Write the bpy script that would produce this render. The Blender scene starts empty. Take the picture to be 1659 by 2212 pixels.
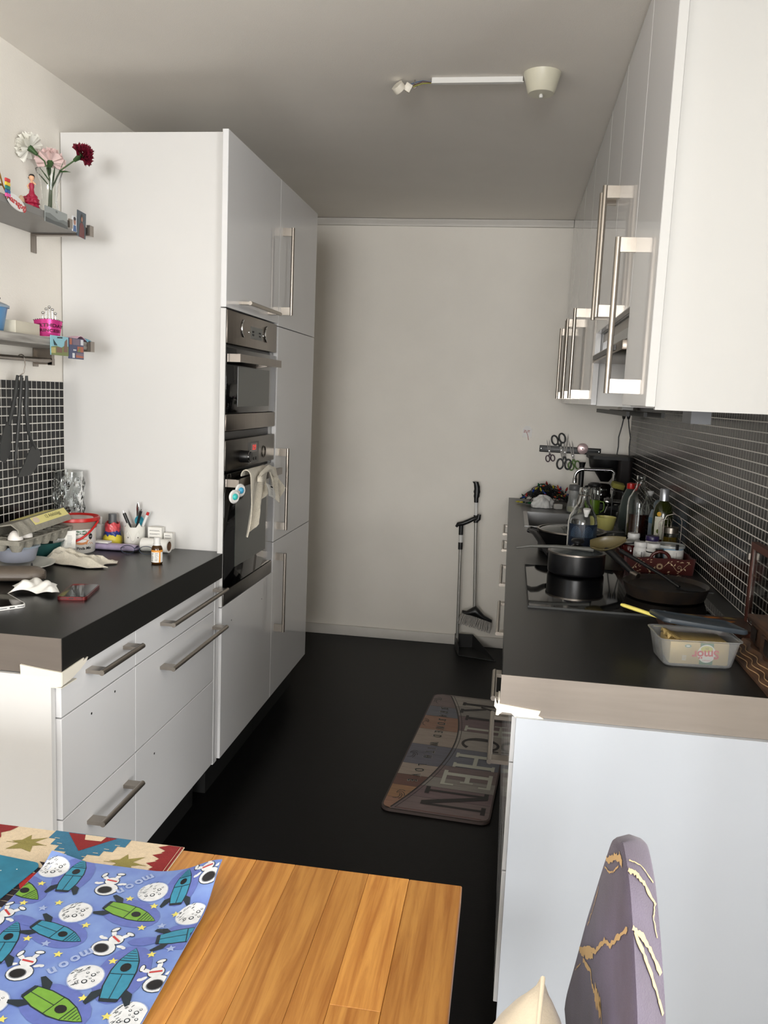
import bpy, bmesh, math, random
from mathutils import Vector, Matrix

S = bpy.context.scene
COL = S.collection
RND = random.Random(7)
PI = math.pi

# ------------------------------------------------------------------ camera, world, daylight, exposure
CAM_Z = 1.4355
cam = bpy.data.cameras.new('camera')
cam.sensor_fit = 'VERTICAL'
cam.sensor_height = 36.0
cam.lens = 36.0 * 1793.0 / 2212.0
cam.clip_start = 0.02
cam_o = bpy.data.objects.new('camera', cam)
COL.objects.link(cam_o)
_yaw, _pitch, _roll = 0.14633, -0.14032, -0.04213
_r = Vector((math.cos(_yaw), math.sin(_yaw), 0))
_f = Vector((-math.sin(_yaw) * math.cos(_pitch), math.cos(_yaw) * math.cos(_pitch), math.sin(_pitch)))
_d = _f.cross(_r)
_r2 = math.cos(_roll) * _r + math.sin(_roll) * _d
_d2 = -math.sin(_roll) * _r + math.cos(_roll) * _d
_m = Matrix((_r2, -_d2, -_f)).transposed().to_4x4()
_m.translation = Vector((0, 0, CAM_Z))
cam_o.matrix_world = _m
S.camera = cam_o

world = bpy.data.worlds.new('world')
S.world = world
world.use_nodes = True
_bg = world.node_tree.nodes['Background']
_bg.inputs['Color'].default_value = (0.80, 0.90, 1.0, 1)
_bg.inputs['Strength'].default_value = 3.0

def area_light(name, loc, size, size_y, power, color, rot):
    l = bpy.data.lights.new(name, 'AREA')
    l.shape = 'RECTANGLE'; l.size = size; l.size_y = size_y
    l.energy = power; l.color = color
    o = bpy.data.objects.new(name, l); COL.objects.link(o)
    o.location = loc; o.rotation_euler = rot
    return o
# overcast daylight entering through the big window behind the photographer
area_light('window_daylight', (-0.15, -6.58, 1.45), 2.6, 1.7, 680, (1.0, 0.99, 0.975), (PI / 2, 0, 0))
# daylight from the balcony window on the right of the dining end
area_light('balcony_daylight', (2.36, -0.55, 1.22), 1.9, 2.5, 250, (1.0, 0.99, 0.97), (0, PI / 2, 0))
# daylight from the smaller window beside the dining table
area_light('side_window_daylight', (-1.59, -0.55, 1.50), 1.2, 1.9, 36, (0.97, 0.98, 1.0), (0, -PI / 2, 0))

vs = S.view_settings
vs.view_transform = 'Standard'
vs.look = 'None'
vs.exposure = -0.92
vs.gamma = 1.0
vs.use_curve_mapping = False

# ------------------------------------------------------------------ materials
def lin(c):
    out = []
    for v in c[:3]:
        v /= 255.0
        out.append(v / 12.92 if v <= 0.04045 else ((v + 0.055) / 1.055) ** 2.4)
    return (out[0], out[1], out[2], 1.0)

MATS = {}
def M(name, rgb, rough=0.5, metal=0.0, trans=0.0, var=0.06, scale=14.0, bump=0.0, bscale=120.0, ior=1.5,
      coat=0.0, emit=0.0, stretch=None, spec=0.5, rgb2=None, sheen=0.0, thin=0.0):
    if name in MATS:
        return MATS[name]
    m = bpy.data.materials.new(name); m.use_nodes = True
    nt = m.node_tree; b = nt.nodes['Principled BSDF']
    tc = nt.nodes.new('ShaderNodeTexCoord')
    mp = nt.nodes.new('ShaderNodeMapping')
    nt.links.new(tc.outputs['Object'], mp.inputs['Vector'])
    if stretch:
        mp.inputs['Scale'].default_value = stretch
    nz = nt.nodes.new('ShaderNodeTexNoise')
    nz.inputs['Scale'].default_value = scale
    nz.inputs['Detail'].default_value = 4.0
    nt.links.new(mp.outputs['Vector'], nz.inputs['Vector'])
    cr = nt.nodes.new('ShaderNodeValToRGB')
    c = lin(rgb)
    c2 = lin(rgb2) if rgb2 else tuple(max(0, v * (1 - var)) for v in c[:3]) + (1,)
    cr.color_ramp.elements[0].position = 0.35; cr.color_ramp.elements[1].position = 0.65
    cr.color_ramp.elements[0].color = c2; cr.color_ramp.elements[1].color = c
    nt.links.new(nz.outputs['Fac'], cr.inputs['Fac'])
    nt.links.new(cr.outputs['Color'], b.inputs['Base Color'])
    b.inputs['Roughness'].default_value = rough
    b.inputs['Metallic'].default_value = metal
    b.inputs['Transmission Weight'].default_value = trans
    b.inputs['IOR'].default_value = ior
    b.inputs['Coat Weight'].default_value = coat
    b.inputs['Specular IOR Level'].default_value = spec
    if sheen:
        b.inputs['Sheen Weight'].default_value = sheen
    if emit:
        b.inputs['Emission Color'].default_value = c
        b.inputs['Emission Strength'].default_value = emit
    if bump:
        n2 = nt.nodes.new('ShaderNodeTexNoise'); n2.inputs['Scale'].default_value = bscale
        nt.links.new(mp.outputs['Vector'], n2.inputs['Vector'])
        bp = nt.nodes.new('ShaderNodeBump'); bp.inputs['Strength'].default_value = bump
        bp.inputs['Distance'].default_value = 0.004
        nt.links.new(n2.outputs['Fac'], bp.inputs['Height'])
        nt.links.new(bp.outputs['Normal'], b.inputs['Normal'])
    MATS[name] = m
    return m

def oak(name, a, b_, scale=(60, 3, 60), rough=0.38):
    m = M(name, a, rough, var=0.1)
    nt = m.node_tree; b = nt.nodes['Principled BSDF']
    tc = nt.nodes['Texture Coordinate']
    mp = nt.nodes.new('ShaderNodeMapping'); mp.inputs['Scale'].default_value = scale
    oi = nt.nodes.new('ShaderNodeObjectInfo')
    ad = nt.nodes.new('ShaderNodeVectorMath'); ad.operation = 'ADD'
    sc = nt.nodes.new('ShaderNodeVectorMath'); sc.operation = 'SCALE'; sc.inputs['Scale'].default_value = 9.0
    cmb = nt.nodes.new('ShaderNodeCombineXYZ')
    for i in range(3):
        nt.links.new(oi.outputs['Random'], cmb.inputs[i])
    nt.links.new(cmb.outputs[0], sc.inputs[0])
    nt.links.new(tc.outputs['Object'], ad.inputs[0]); nt.links.new(sc.outputs[0], ad.inputs[1])
    nt.links.new(ad.outputs[0], mp.inputs['Vector'])
    nz = nt.nodes.new('ShaderNodeTexNoise'); nz.inputs['Scale'].default_value = 1.0
    nz.inputs['Detail'].default_value = 8; nz.inputs['Roughness'].default_value = 0.65; nz.inputs['Distortion'].default_value = 0.4
    nt.links.new(mp.outputs['Vector'], nz.inputs['Vector'])
    cr = nt.nodes.new('ShaderNodeValToRGB')
    cr.color_ramp.elements[0].position = 0.36; cr.color_ramp.elements[1].position = 0.62
    cr.color_ramp.elements[0].color = lin(b_); cr.color_ramp.elements[1].color = lin(a)
    nt.links.new(nz.outputs['Fac'], cr.inputs['Fac'])
    hs = nt.nodes.new('ShaderNodeHueSaturation')
    mr = nt.nodes.new('ShaderNodeMapRange'); mr.inputs['To Min'].default_value = 0.82; mr.inputs['To Max'].default_value = 1.14
    nt.links.new(oi.outputs['Random'], mr.inputs['Value'])
    nt.links.new(mr.outputs['Result'], hs.inputs['Value'])
    nt.links.new(cr.outputs['Color'], hs.inputs['Color'])
    nt.links.new(hs.outputs['Color'], b.inputs['Base Color'])
    return m

W_GLOSS = M('white_gloss_lacquer', (228, 228, 229), 0.07, var=0.02, scale=3, spec=0.5)
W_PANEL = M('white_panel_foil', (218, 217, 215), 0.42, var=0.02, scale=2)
W_PANEL_DIM = M('white_panel_foil_dimmed', (196, 196, 194), 0.42, var=0.02, scale=2)  # same foil as the left panel, darkened to tone down the strong light
W_PANEL_C = M('white_panel_foil_cool_light', (186, 191, 198), 0.42, var=0.02, scale=2)  # same foil again, cool daylight tint and dimming put into the colour
W_WALL = M('white_wall_paint', (241, 236, 227), 0.9, var=0.03, scale=5, bump=0.15, bscale=300)
W_CEIL = M('white_ceiling_paint', (243, 238, 230), 0.95, var=0.03, scale=3, bump=0.2, bscale=400)
W_TRIM = M('white_trim_paint', (214, 210, 203), 0.5, var=0.04)
CREAM = M('cream_masking', (232, 226, 212), 0.6, var=0.05)
B_FLOOR = M('black_vinyl_floor', (13, 12, 12), 0.42, var=0.3, scale=30, bump=0.05, bscale=200, spec=0.15)
B_TOP = M('black_laminate', (14, 14, 14), 0.3, var=0.15, scale=200, bump=0.06, bscale=500, spec=0.44)
B_EDGE = M('black_laminate_edge', (22, 22, 20), 0.5, var=0.15, scale=200, spec=0.35)
ALU = M('brushed_aluminium_band', (150, 141, 132), 0.42, metal=0.55, var=0.07, scale=6, stretch=(1, 1, 12))
ALU_SHADED = M('shaded_aluminium_band', (116, 108, 101), 0.45, metal=0.4, var=0.07, scale=6, stretch=(1, 1, 12))  # same band on the left end, its dull reflection darkened into the colour
STEEL = M('brushed_steel', (150, 142, 134), 0.3, metal=1.0, var=0.12, scale=5, stretch=(1, 40, 1))
STEEL_D = M('dark_brushed_steel', (116, 112, 107), 0.32, metal=1.0, var=0.12, scale=5, stretch=(1, 40, 1))
NICKEL = M('satin_nickel', (176, 168, 158), 0.3, metal=1.0, var=0.05, scale=40)
CHROME = M('chrome', (200, 200, 200), 0.07, metal=1.0, var=0.02)
BLACK_GL = M('black_glass', (9, 9, 10), 0.04, var=0.05, spec=0.6)
GREY_GL = M('oven_window_glass', (58, 64, 60), 0.08, var=0.1, spec=0.5)
BLACK_PL = M('black_plastic', (17, 17, 18), 0.38, var=0.1)
BLACK_MT = M('black_matte', (14, 14, 14), 0.6, var=0.1)
BLACK_EN = M('black_nonstick', (15, 15, 17), 0.28, var=0.12)
GREY_PL = M('grey_plastic', (96, 96, 96), 0.45)
DGREY_PL = M('dark_grey_plastic', (46, 47, 46), 0.5)
WHITE_PL = M('white_plastic', (226, 225, 222), 0.35, var=0.03)
WHITE_PAP = M('white_paper', (236, 234, 228), 0.85, var=0.03)
CERAMIC = M('white_ceramic', (228, 226, 218), 0.18, var=0.03)
TILE_B = M('black_mosaic_tile', (20, 20, 20), 0.2, var=0.4, scale=30, spec=0.22)
GROUT = M('white_grout', (226, 223, 215), 0.9, var=0.08, scale=60)
GLASS = M('clear_glass', (250, 252, 251), 0.02, trans=1.0, ior=1.45, var=0.0)
PLAS_CLEAR = M('clear_plastic', (238, 240, 240), 0.12, trans=0.85, ior=1.25, var=0.0)
PLAS_FROST = M('frosted_plastic', (196, 212, 226), 0.35, trans=0.6, ior=1.3, var=0.02)
INK = M('black_ink', (24, 24, 26), 0.7)
INK_G = M('grey_ink', (110, 110, 112), 0.8)
RED = M('red_plastic', (190, 28, 24), 0.32)
TERRY = M('cream_terry', (228, 220, 202), 0.95, var=0.1, scale=60, bump=0.9, bscale=420, sheen=0.3)

# ------------------------------------------------------------------ mesh helpers
def finish(bm, name='m', smooth=False):
    bmesh.ops.recalc_face_normals(bm, faces=bm.faces)
    me = bpy.data.meshes.new(name); bm.to_mesh(me); bm.free()
    if smooth:
        sm(me)
    return me

def sm(me, ang=42):
    me.shade_smooth()
    try:
        me.set_sharp_from_angle(angle=math.radians(ang))
    except Exception:
        pass
    return me

def bbox(bm, x0, x1, y0, y1, z0, z1, mi=0):
    v = [bm.verts.new(p) for p in ((x0, y0, z0), (x1, y0, z0), (x1, y1, z0), (x0, y1, z0),
                                   (x0, y0, z1), (x1, y0, z1), (x1, y1, z1), (x0, y1, z1))]
    for f in ((0, 3, 2, 1), (4, 5, 6, 7), (0, 1, 5, 4), (1, 2, 6, 5), (2, 3, 7, 6), (3, 0, 4, 7)):
        fc = bm.faces.new([v[i] for i in f]); fc.material_index = mi
    return v

def box(x0, x1, y0, y1, z0, z1, bev=0.0, seg=2):
    bm = bmesh.new(); bbox(bm, x0, x1, y0, y1, z0, z1)
    if bev:
        bmesh.ops.bevel(bm, geom=list(bm.edges), offset=bev, segments=seg, profile=0.5, affect='EDGES')
    return finish(bm, smooth=bool(bev) and seg > 1)

def boxes(lst):
    bm = bmesh.new()
    for b in lst:
        bbox(bm, *b)
    return finish(bm)

def add_lathe(bm, prof, seg=32, at=(0, 0, 0), mtx=None):
    rings = []
    for r, z in prof:
        if r < 1e-6:
            rings.append([bm.verts.new((at[0], at[1], at[2] + z))])
        else:
            rings.append([bm.verts.new((at[0] + r * math.cos(2 * PI * i / seg), at[1] + r * math.sin(2 * PI * i / seg), at[2] + z)) for i in range(seg)])
    for a, b in zip(rings[:-1], rings[1:]):
        for i in range(seg):
            j = (i + 1) % seg
            if len(a) == 1 and len(b) == 1:
                continue
            if len(a) == 1:
                bm.faces.new((a[0], b[j], b[i]))
            elif len(b) == 1:
                bm.faces.new((a[i], a[j], b[0]))
            else:
                bm.faces.new((a[i], a[j], b[j], b[i]))
    if mtx:
        bmesh.ops.transform(bm, matrix=mtx, verts=[v for rg in rings for v in rg])

def lathe(prof, seg=32, ang=42):
    bm = bmesh.new(); add_lathe(bm, prof, seg); me = finish(bm); return sm(me, ang)

def add_tube(bm, pts, r, seg=8, closed=False, cap=True):
    pts = [Vector(p) for p in pts]; n = len(pts)
    rs = r if isinstance(r, (list, tuple)) else [r] * n
    t0 = None; up = None; rings = []
    for i in range(n):
        if closed:
            t = (pts[(i + 1) % n] - pts[i - 1])
        else:
            t = pts[min(i + 1, n - 1)] - pts[max(i - 1, 0)]
        if t.length < 1e-9:
            t = Vector((0, 0, 1))
        t.normalize()
        if up is None:
            up = Vector((0, 0, 1)) if abs(t.z) < 0.9 else Vector((1, 0, 0))
            up = (up - t * up.dot(t)).normalized()
        else:
            up = up - t * up.dot(t)
            up = up.normalized() if up.length > 1e-6 else t.orthogonal().normalized()
        s = t.cross(up)
        rings.append([bm.verts.new(pts[i] + rs[i] * (math.cos(2 * PI * k / seg) * up + math.sin(2 * PI * k / seg) * s)) for k in range(seg)])
    m = n if closed else n - 1
    for i in range(m):
        a, b = rings[i], rings[(i + 1) % n]
        for k in range(seg):
            bm.faces.new((a[k], a[(k + 1) % seg], b[(k + 1) % seg], b[k]))
    if cap and not closed:
        bm.faces.new(rings[0][::-1]); bm.faces.new(rings[-1])

def tube(pts, r, seg=8, closed=False):
    bm = bmesh.new(); add_tube(bm, pts, r, seg, closed); return sm(finish(bm), 50)

def tubes(lst, seg=8):
    bm = bmesh.new()
    for a in lst:
        add_tube(bm, a[0], a[1], seg, a[2] if len(a) > 2 else False)
    return sm(finish(bm), 50)

def prism(poly, z0, z1, bev=0.0):
    bm = bmesh.new()
    a = [bm.verts.new((x, y, z0)) for x, y in poly]; b = [bm.verts.new((x, y, z1)) for x, y in poly]
    n = len(poly)
    bm.faces.new(a[::-1]); top = bm.faces.new(b)
    for i in range(n):
        bm.faces.new((a[i], a[(i + 1) % n], b[(i + 1) % n], b[i]))
    if bev:
        bmesh.ops.bevel(bm, geom=list(top.edges), offset=bev, segments=2, profile=0.5, affect='EDGES')
    return finish(bm)

def rrect(x0, x1, y0, y1, r, n=5):
    p = []
    for cx, cy, a0 in ((x1 - r, y1 - r, 0), (x0 + r, y1 - r, PI / 2), (x0 + r, y0 + r, PI), (x1 - r, y0 + r, 1.5 * PI)):
        for i in range(n + 1):
            a = a0 + i * PI / 2 / n
            p.append((cx + r * math.cos(a), cy + r * math.sin(a)))
    return p

def ell(cx, cy, rx, ry, n=20, a=0.0):
    return [(cx + rx * math.cos(t) * math.cos(a) - ry * math.sin(t) * math.sin(a),
             cy + rx * math.cos(t) * math.sin(a) + ry * math.sin(t) * math.cos(a)) for t in (2 * PI * i / n for i in range(n))]

def loft(sections, closed_ring=True, caps=True):
    bm = bmesh.new()
    rings = [[bm.verts.new(p) for p in s] for s in sections]
    n = len(rings[0])
    for a, b in zip(rings[:-1], rings[1:]):
        for i in range(n if closed_ring else n - 1):
            j = (i + 1) % n
            bm.faces.new((a[i], a[j], b[j], b[i]))
    if caps and closed_ring:
        bm.faces.new(rings[0][::-1]); bm.faces.new(rings[-1])
    return sm(finish(bm), 45)

def sheet(fn, nu, nv, th=0.0):
    """surface fn(u,v)->point for u,v in 0..1, thickened along the normal"""
    g = [[Vector(fn(i / nu, j / nv)) for j in range(nv + 1)] for i in range(nu + 1)]
    bm = bmesh.new()
    def nrm(i, j):
        du = g[min(i + 1, nu)][j] - g[max(i - 1, 0)][j]; dv = g[i][min(j + 1, nv)] - g[i][max(j - 1, 0)]
        k = du.cross(dv)
        return k.normalized() if k.length > 1e-12 else Vector((0, 0, 1))
    A = [[bm.verts.new(g[i][j]) for j in range(nv + 1)] for i in range(nu + 1)]
    for i in range(nu):
        for j in range(nv):
            bm.faces.new((A[i][j], A[i + 1][j], A[i + 1][j + 1], A[i][j + 1]))
    if th:
        B = [[bm.verts.new(g[i][j] - nrm(i, j) * th) for j in range(nv + 1)] for i in range(nu + 1)]
        for i in range(nu):
            for j in range(nv):
                bm.faces.new((B[i][j], B[i][j + 1], B[i + 1][j + 1], B[i + 1][j]))
        for i in range(nu):
            bm.faces.new((A[i][0], B[i][0], B[i + 1][0], A[i + 1][0])); bm.faces.new((A[i][nv], A[i + 1][nv], B[i + 1][nv], B[i][nv]))
        for j in range(nv):
            bm.faces.new((A[0][j], A[0][j + 1], B[0][j + 1], B[0][j])); bm.faces.new((A[nu][j], B[nu][j], B[nu][j + 1], A[nu][j + 1]))
    return sm(finish(bm), 60)

_TX = {}
def text_data(s, size=1.0, bold=0.0):
    k = (s, bold)
    if k not in _TX:
        c = bpy.data.curves.new('txt', 'FONT'); c.body = s; c.size = 1.0; c.align_x = 'CENTER'; c.align_y = 'CENTER'
        c.offset = bold; c.resolution_u = 3
        o = bpy.data.objects.new('txt', c); COL.objects.link(o)
        dg = bpy.context.evaluated_depsgraph_get(); dg.update()
        me = bpy.data.meshes.new_from_object(o.evaluated_get(dg))
        _TX[k] = ([tuple(v.co[:2]) for v in me.vertices], [tuple(p.vertices) for p in me.polygons])
        bpy.data.objects.remove(o); bpy.data.curves.remove(c); bpy.data.meshes.remove(me)
    v, f = _TX[k]
    return [(x * size, y * size) for x, y in v], f

class Print:
    """flat print: coloured 2-D shapes laid on a surface mapped by fn(x, y, lift) -> 3-D"""
    def __init__(self, fn, mats, step=0.0002):
        self.fn = fn; self.mats = mats; self.v = []; self.f = []; self.mi = []; self.step = step
    tess = 0.0
    def poly(self, pts, mi, layer=0, fan=False):
        self.cnt = getattr(self, 'cnt', 0) + 1
        b = len(self.v); lift = 0.0004 + self.step * layer + 1.5e-6 * (self.cnt % 97)
        if self.tess:
            cx = sum(p[0] for p in pts) / len(pts); cy = sum(p[1] for p in pts) / len(pts); n = len(pts)
            todo = [((cx, cy), pts[i], pts[(i + 1) % n]) for i in range(n)]
            while todo:
                a, p, q = todo.pop()
                e = [(math.dist(a, p), 0), (math.dist(p, q), 1), (math.dist(q, a), 2)]; l, k = max(e)
                if l > self.tess:
                    u, v, w = ((a, p, q), (p, q, a), (q, a, p))[k]; m = ((u[0] + v[0]) / 2, (u[1] + v[1]) / 2)
                    todo += [(u, m, w), (m, v, w)]
                else:
                    b = len(self.v); self.v += [self.fn(x, y, lift) for x, y in (a, p, q)]
                    self.f.append((b, b + 1, b + 2)); self.mi.append(mi)
            return
        self.v += [self.fn(x, y, lift) for x, y in pts]
        if fan:
            cx = sum(p[0] for p in pts) / len(pts); cy = sum(p[1] for p in pts) / len(pts)
            self.v.append(self.fn(cx, cy, lift)); c = len(self.v) - 1; n = len(pts)
            for i in range(n):
                self.f.append((b + i, b + (i + 1) % n, c)); self.mi.append(mi)
        else:
            self.f.append(tuple(range(b, b + len(pts)))); self.mi.append(mi)
    def line(self, pts, w, mi, layer=0):
        for (x0, y0), (x1, y1) in zip(pts[:-1], pts[1:]):
            dx, dy = x1 - x0, y1 - y0; l = math.hypot(dx, dy) or 1
            nx, ny = -dy / l * w / 2, dx / l * w / 2
            self.poly([(x0 + nx, y0 + ny), (x0 - nx, y0 - ny), (x1 - nx, y1 - ny), (x1 + nx, y1 + ny)], mi, layer)
    def text(self, s, cx, cy, size, ang, mi, layer=0, bold=0.0, sx=1.0, mirror=1):
        v, f = text_data(s, size, bold); b = len(self.v); lift = 0.0004 + self.step * layer
        ca, sa = math.cos(ang), math.sin(ang)
        for x, y in v:
            x *= sx * mirror
            self.v.append(self.fn(cx + x * ca - y * sa, cy + x * sa + y * ca, lift))
        for q in f:
            self.f.append(tuple(b + i for i in q)); self.mi.append(mi)
    def mesh(self):
        me = bpy.data.meshes.new('print'); me.from_pydata([tuple(p) for p in self.v], [], self.f)
        for m in self.mats:
            me.materials.append(m)
        for p, i in zip(me.polygons, self.mi):
            p.material_index = i
        me.update()
        return me

# ------------------------------------------------------------------ object helpers
def tag(o, label=None, cat=None, group=None, kind=None):
    if label: o['label'] = label
    if cat: o['category'] = cat
    if group: o['group'] = group
    if kind: o['kind'] = kind
    return o

def thing(name, label, cat, loc=(0, 0, 0), rz=0.0, group=None, rot=None):
    o = bpy.data.objects.new(name, None); COL.objects.link(o)
    o.empty_display_size = 0.05
    o.location = loc; o.rotation_euler = rot if rot else (0, 0, rz)
    return tag(o, label, cat, group)

def obj(name, me, mat, parent=None, loc=(0, 0, 0), rot=(0, 0, 0), label=None):
    if mat is not None and not me.materials:
        me.materials.append(mat)
    o = bpy.data.objects.new(name, me); COL.objects.link(o)
    o.location = loc; o.rotation_euler = rot
    if parent is not None:
        o.parent = parent
    if label:
        o['label'] = label
    return o

def wobj(name, me, mat, parent, label=None):
    """part whose mesh is given in room coordinates (parents are unrotated)"""
    p = Vector((0, 0, 0)); q = parent
    while q is not None:
        p += q.location; q = q.parent
    me.transform(Matrix.Translation(-p))
    return obj(name, me, mat, parent, label=label)

def solo(name, me, mat, label, cat, loc=(0, 0, 0), rz=0.0, group=None, rot=None):
    o = obj(name, me, mat, None, loc, rot if rot else (0, 0, rz))
    return tag(o, label, cat, group)

def struct(name, me, mat):
    return tag(obj(name, me, mat), kind='structure')

def copy_tree(o, parent=None):
    c = o.copy(); COL.objects.link(c)
    if parent is not None:
        c.parent = parent
    for ch in list(o.children):
        copy_tree(ch, c)
    return c
# ================================================================== the room
XL, XR, YB, ZC = -1.515, 0.655, 4.75, 2.405     # left wall, right wall, back wall, ceiling
YR, XD = -6.5, 2.3                                # rear wall with the window, far side of the dining end
TOP = 0.8855                                      # worktop height
struct('floor', box(XL - 0.1, XD + 0.1, YR - 0.1, YB + 0.1, -0.1, 0.0), B_FLOOR)
struct('ceiling', box(XL - 0.1, XD + 0.1, YR - 0.1, YB + 0.1, ZC, ZC + 0.1), W_CEIL)
SW = (-1.5, 0.4, 0.90, 2.10)                       # side window opening in the left wall
struct('wall_left', boxes([(XL - 0.1, XL, YR - 0.1, SW[0], 0, ZC), (XL - 0.1, XL, SW[1], YB + 0.1, 0, ZC), (XL - 0.1, XL, SW[0], SW[1], 0, SW[2]), (XL - 0.1, XL, SW[0], SW[1], SW[3], ZC)]), W_WALL)
struct('window_2', boxes([(XL - 0.06, XL - 0.01, SW[0], SW[0] + 0.05, SW[2], SW[3]), (XL - 0.06, XL - 0.01, SW[1] - 0.05, SW[1], SW[2], SW[3]), (XL - 0.06, XL - 0.01, SW[0], SW[1], SW[2], SW[2] + 0.05), (XL - 0.06, XL - 0.01, SW[0], SW[1], SW[3] - 0.05, SW[3]), (XL - 0.06, XL - 0.01, -0.58, -0.52, SW[2], SW[3])]), W_TRIM)
struct('wall_back', box(XL, XR + 0.1, YB, YB + 0.1, 0, ZC), W_WALL)
struct('wall_right', box(XR, XR + 0.1, 1.25, YB, 0, ZC), W_WALL)
struct('wall_dining_side', box(XR + 0.1, XD, 1.25, 1.35, 0, ZC), W_WALL)
BW = (-1.85, 0.75, 0.22, 2.22)                     # balcony window on the far side of the dining end
struct('wall_dining_right', boxes([(XD, XD + 0.1, YR - 0.1, BW[0], 0, ZC), (XD, XD + 0.1, BW[1], 1.35, 0, ZC), (XD, XD + 0.1, BW[0], BW[1], 0, BW[2]), (XD, XD + 0.1, BW[0], BW[1], BW[3], ZC)]), W_WALL)
struct('window_3', boxes([(XD + 0.01, XD + 0.06, BW[0], BW[0] + 0.05, BW[2], BW[3]), (XD + 0.01, XD + 0.06, BW[1] - 0.05, BW[1], BW[2], BW[3]), (XD + 0.01, XD + 0.06, BW[0], BW[1], BW[2], BW[2] + 0.05), (XD + 0.01, XD + 0.06, BW[0], BW[1], BW[3] - 0.05, BW[3])]), W_TRIM)
WX0, WX1, WZ0, WZ1 = -1.46, 1.16, 0.58, 2.32
struct('wall_rear', boxes([(XL, WX0, YR - 0.1, YR, 0, ZC), (WX1, XD, YR - 0.1, YR, 0, ZC), (WX0, WX1, YR - 0.1, YR, 0, WZ0), (WX0, WX1, YR - 0.1, YR, WZ1, ZC)]), W_WALL)
struct('window_1', boxes([(WX0, WX0 + 0.05, YR - 0.08, YR - 0.02, WZ0, WZ1), (WX1 - 0.05, WX1, YR - 0.08, YR - 0.02, WZ0, WZ1),
                          (WX0, WX1, YR - 0.08, YR - 0.02, WZ0, WZ0 + 0.05), (WX0, WX1, YR - 0.08, YR - 0.02, WZ1 - 0.05, WZ1),
                          ((WX0 + WX1) / 2 - 0.03, (WX0 + WX1) / 2 + 0.03, YR - 0.08, YR - 0.02, WZ0, WZ1)]), W_TRIM)
bb = struct('baseboard_back', box(XL + 0.02, 0.09, YB - 0.014, YB, 0.0, 0.06, 0.004), W_TRIM)
# cornice strip along the back wall, a little wavy where the filler bulges
def cornice(u, v):
    x = XL + 0.02 + u * (0.268 - XL - 0.02)
    w = 0.004 * math.sin(7 * u + 1) + 0.003 * math.sin(23 * u)
    prof = [(0.0, -0.036), (0.012, -0.034), (0.014, -0.02), (0.022, -0.012), (0.026, 0.0)]
    k = min(int(v * 4 + 1e-6), 3); t = v * 4 - k
    py = prof[k][0] * (1 - t) + prof[k + 1][0] * t; pz = prof[k][1] * (1 - t) + prof[k + 1][1] * t
    return (x, YB - py - (w if 0.2 < v else 0), ZC + pz - 0.002)
struct('trim_1', sheet(cornice, 60, 4), W_TRIM)

# ---------------------------------------------------------------- mosaic backsplashes
PITCH, TS = 0.0272, 0.0239
def mosaic(wallname, xface, nx, y0, ncol, z0, nrow, obj_cols):
    back = struct(wallname, box(min(xface, xface + nx * 0.004), max(xface, xface + nx * 0.004), y0, y0 + ncol * PITCH, z0, z0 + nrow * PITCH), GROUT)
    xa, xb = sorted((xface + nx * 0.003, xface + nx * 0.0043))
    shared = box(xa - xface, xb - xface, -TS / 2, TS / 2, -TS / 2, TS / 2); shared.materials.append(TILE_B)
    bm = bmesh.new(); n = 0
    for i in range(ncol):
        for j in range(nrow):
            cy, cz = y0 + (i + 0.5) * PITCH, z0 + (j + 0.5) * PITCH
            if i in obj_cols and n < 300:
                o = obj('tile', shared, None, back, (xface, cy, cz)); n += 1
            else:
                bbox(bm, xa, xb, cy - TS / 2, cy + TS / 2, cz - TS / 2, cz + TS / 2)
    o = obj('tile_field', finish(bm), TILE_B, back); o['kind'] = 'stuff'
    return back
NR = 20
mosaic('wall_left_backsplash', XL, 1, 2.657 - 38 * PITCH, 38, TOP + 0.004, NR, range(23, 38))
mosaic('wall_right_backsplash', XR, -1, 1.70, 111, TOP + 0.004, NR, range(14, 30))

# ================================================================== handles
def handle_mesh(length, axis, out, drop=0.028, stand=0.040, r=0.0068, post=0.03):
    """bar of given length along axis ('y' or 'z'), posts towards the door; local origin at the middle on the door face; out = +1/-1 (x)"""
    bm = bmesh.new(); h = length / 2
    xb = out * stand
    p = lambda t: (xb, t, 0) if axis == 'y' else (xb, 0, t)
    add_tube(bm, [p(-h), p(h)], r, 14)
    for s in (-1, 1):
        c = s * (h - post / 2 - 0.001)
        x0, x1 = sorted((0, xb))
        if axis == 'y':
            bbox(bm, x0, x1, c - post / 2, c + post / 2, -0.0045, 0.0045)
        else:
            bbox(bm, x0, x1, -0.0045, 0.0045, c - post / 2, c + post / 2)
    return sm(finish(bm), 40)

def door(parent, name, x0, x1, y0, y1, z0, z1, mat=None, label=None):
    c = ((x0 + x1) / 2, (y0 + y1) / 2, (z0 + z1) / 2)
    me = box(x0 - c[0], x1 - c[0], y0 - c[1], y1 - c[1], z0 - c[2], z1 - c[2], 0.0012, 1)
    o = obj(name, me, mat or W_GLOSS, parent, Vector(c) - Vector(parent.location))
    if label: o['label'] = label
    return o

def handle(dr, wx, wy, wz, length, axis, out, **k):
    p = dr.location + dr.parent.location
    return obj('handle', handle_mesh(length, axis, out, **k), NICKEL, dr, (wx - p.x, wy - p.y, wz - p.z))

G = 0.0016
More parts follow.
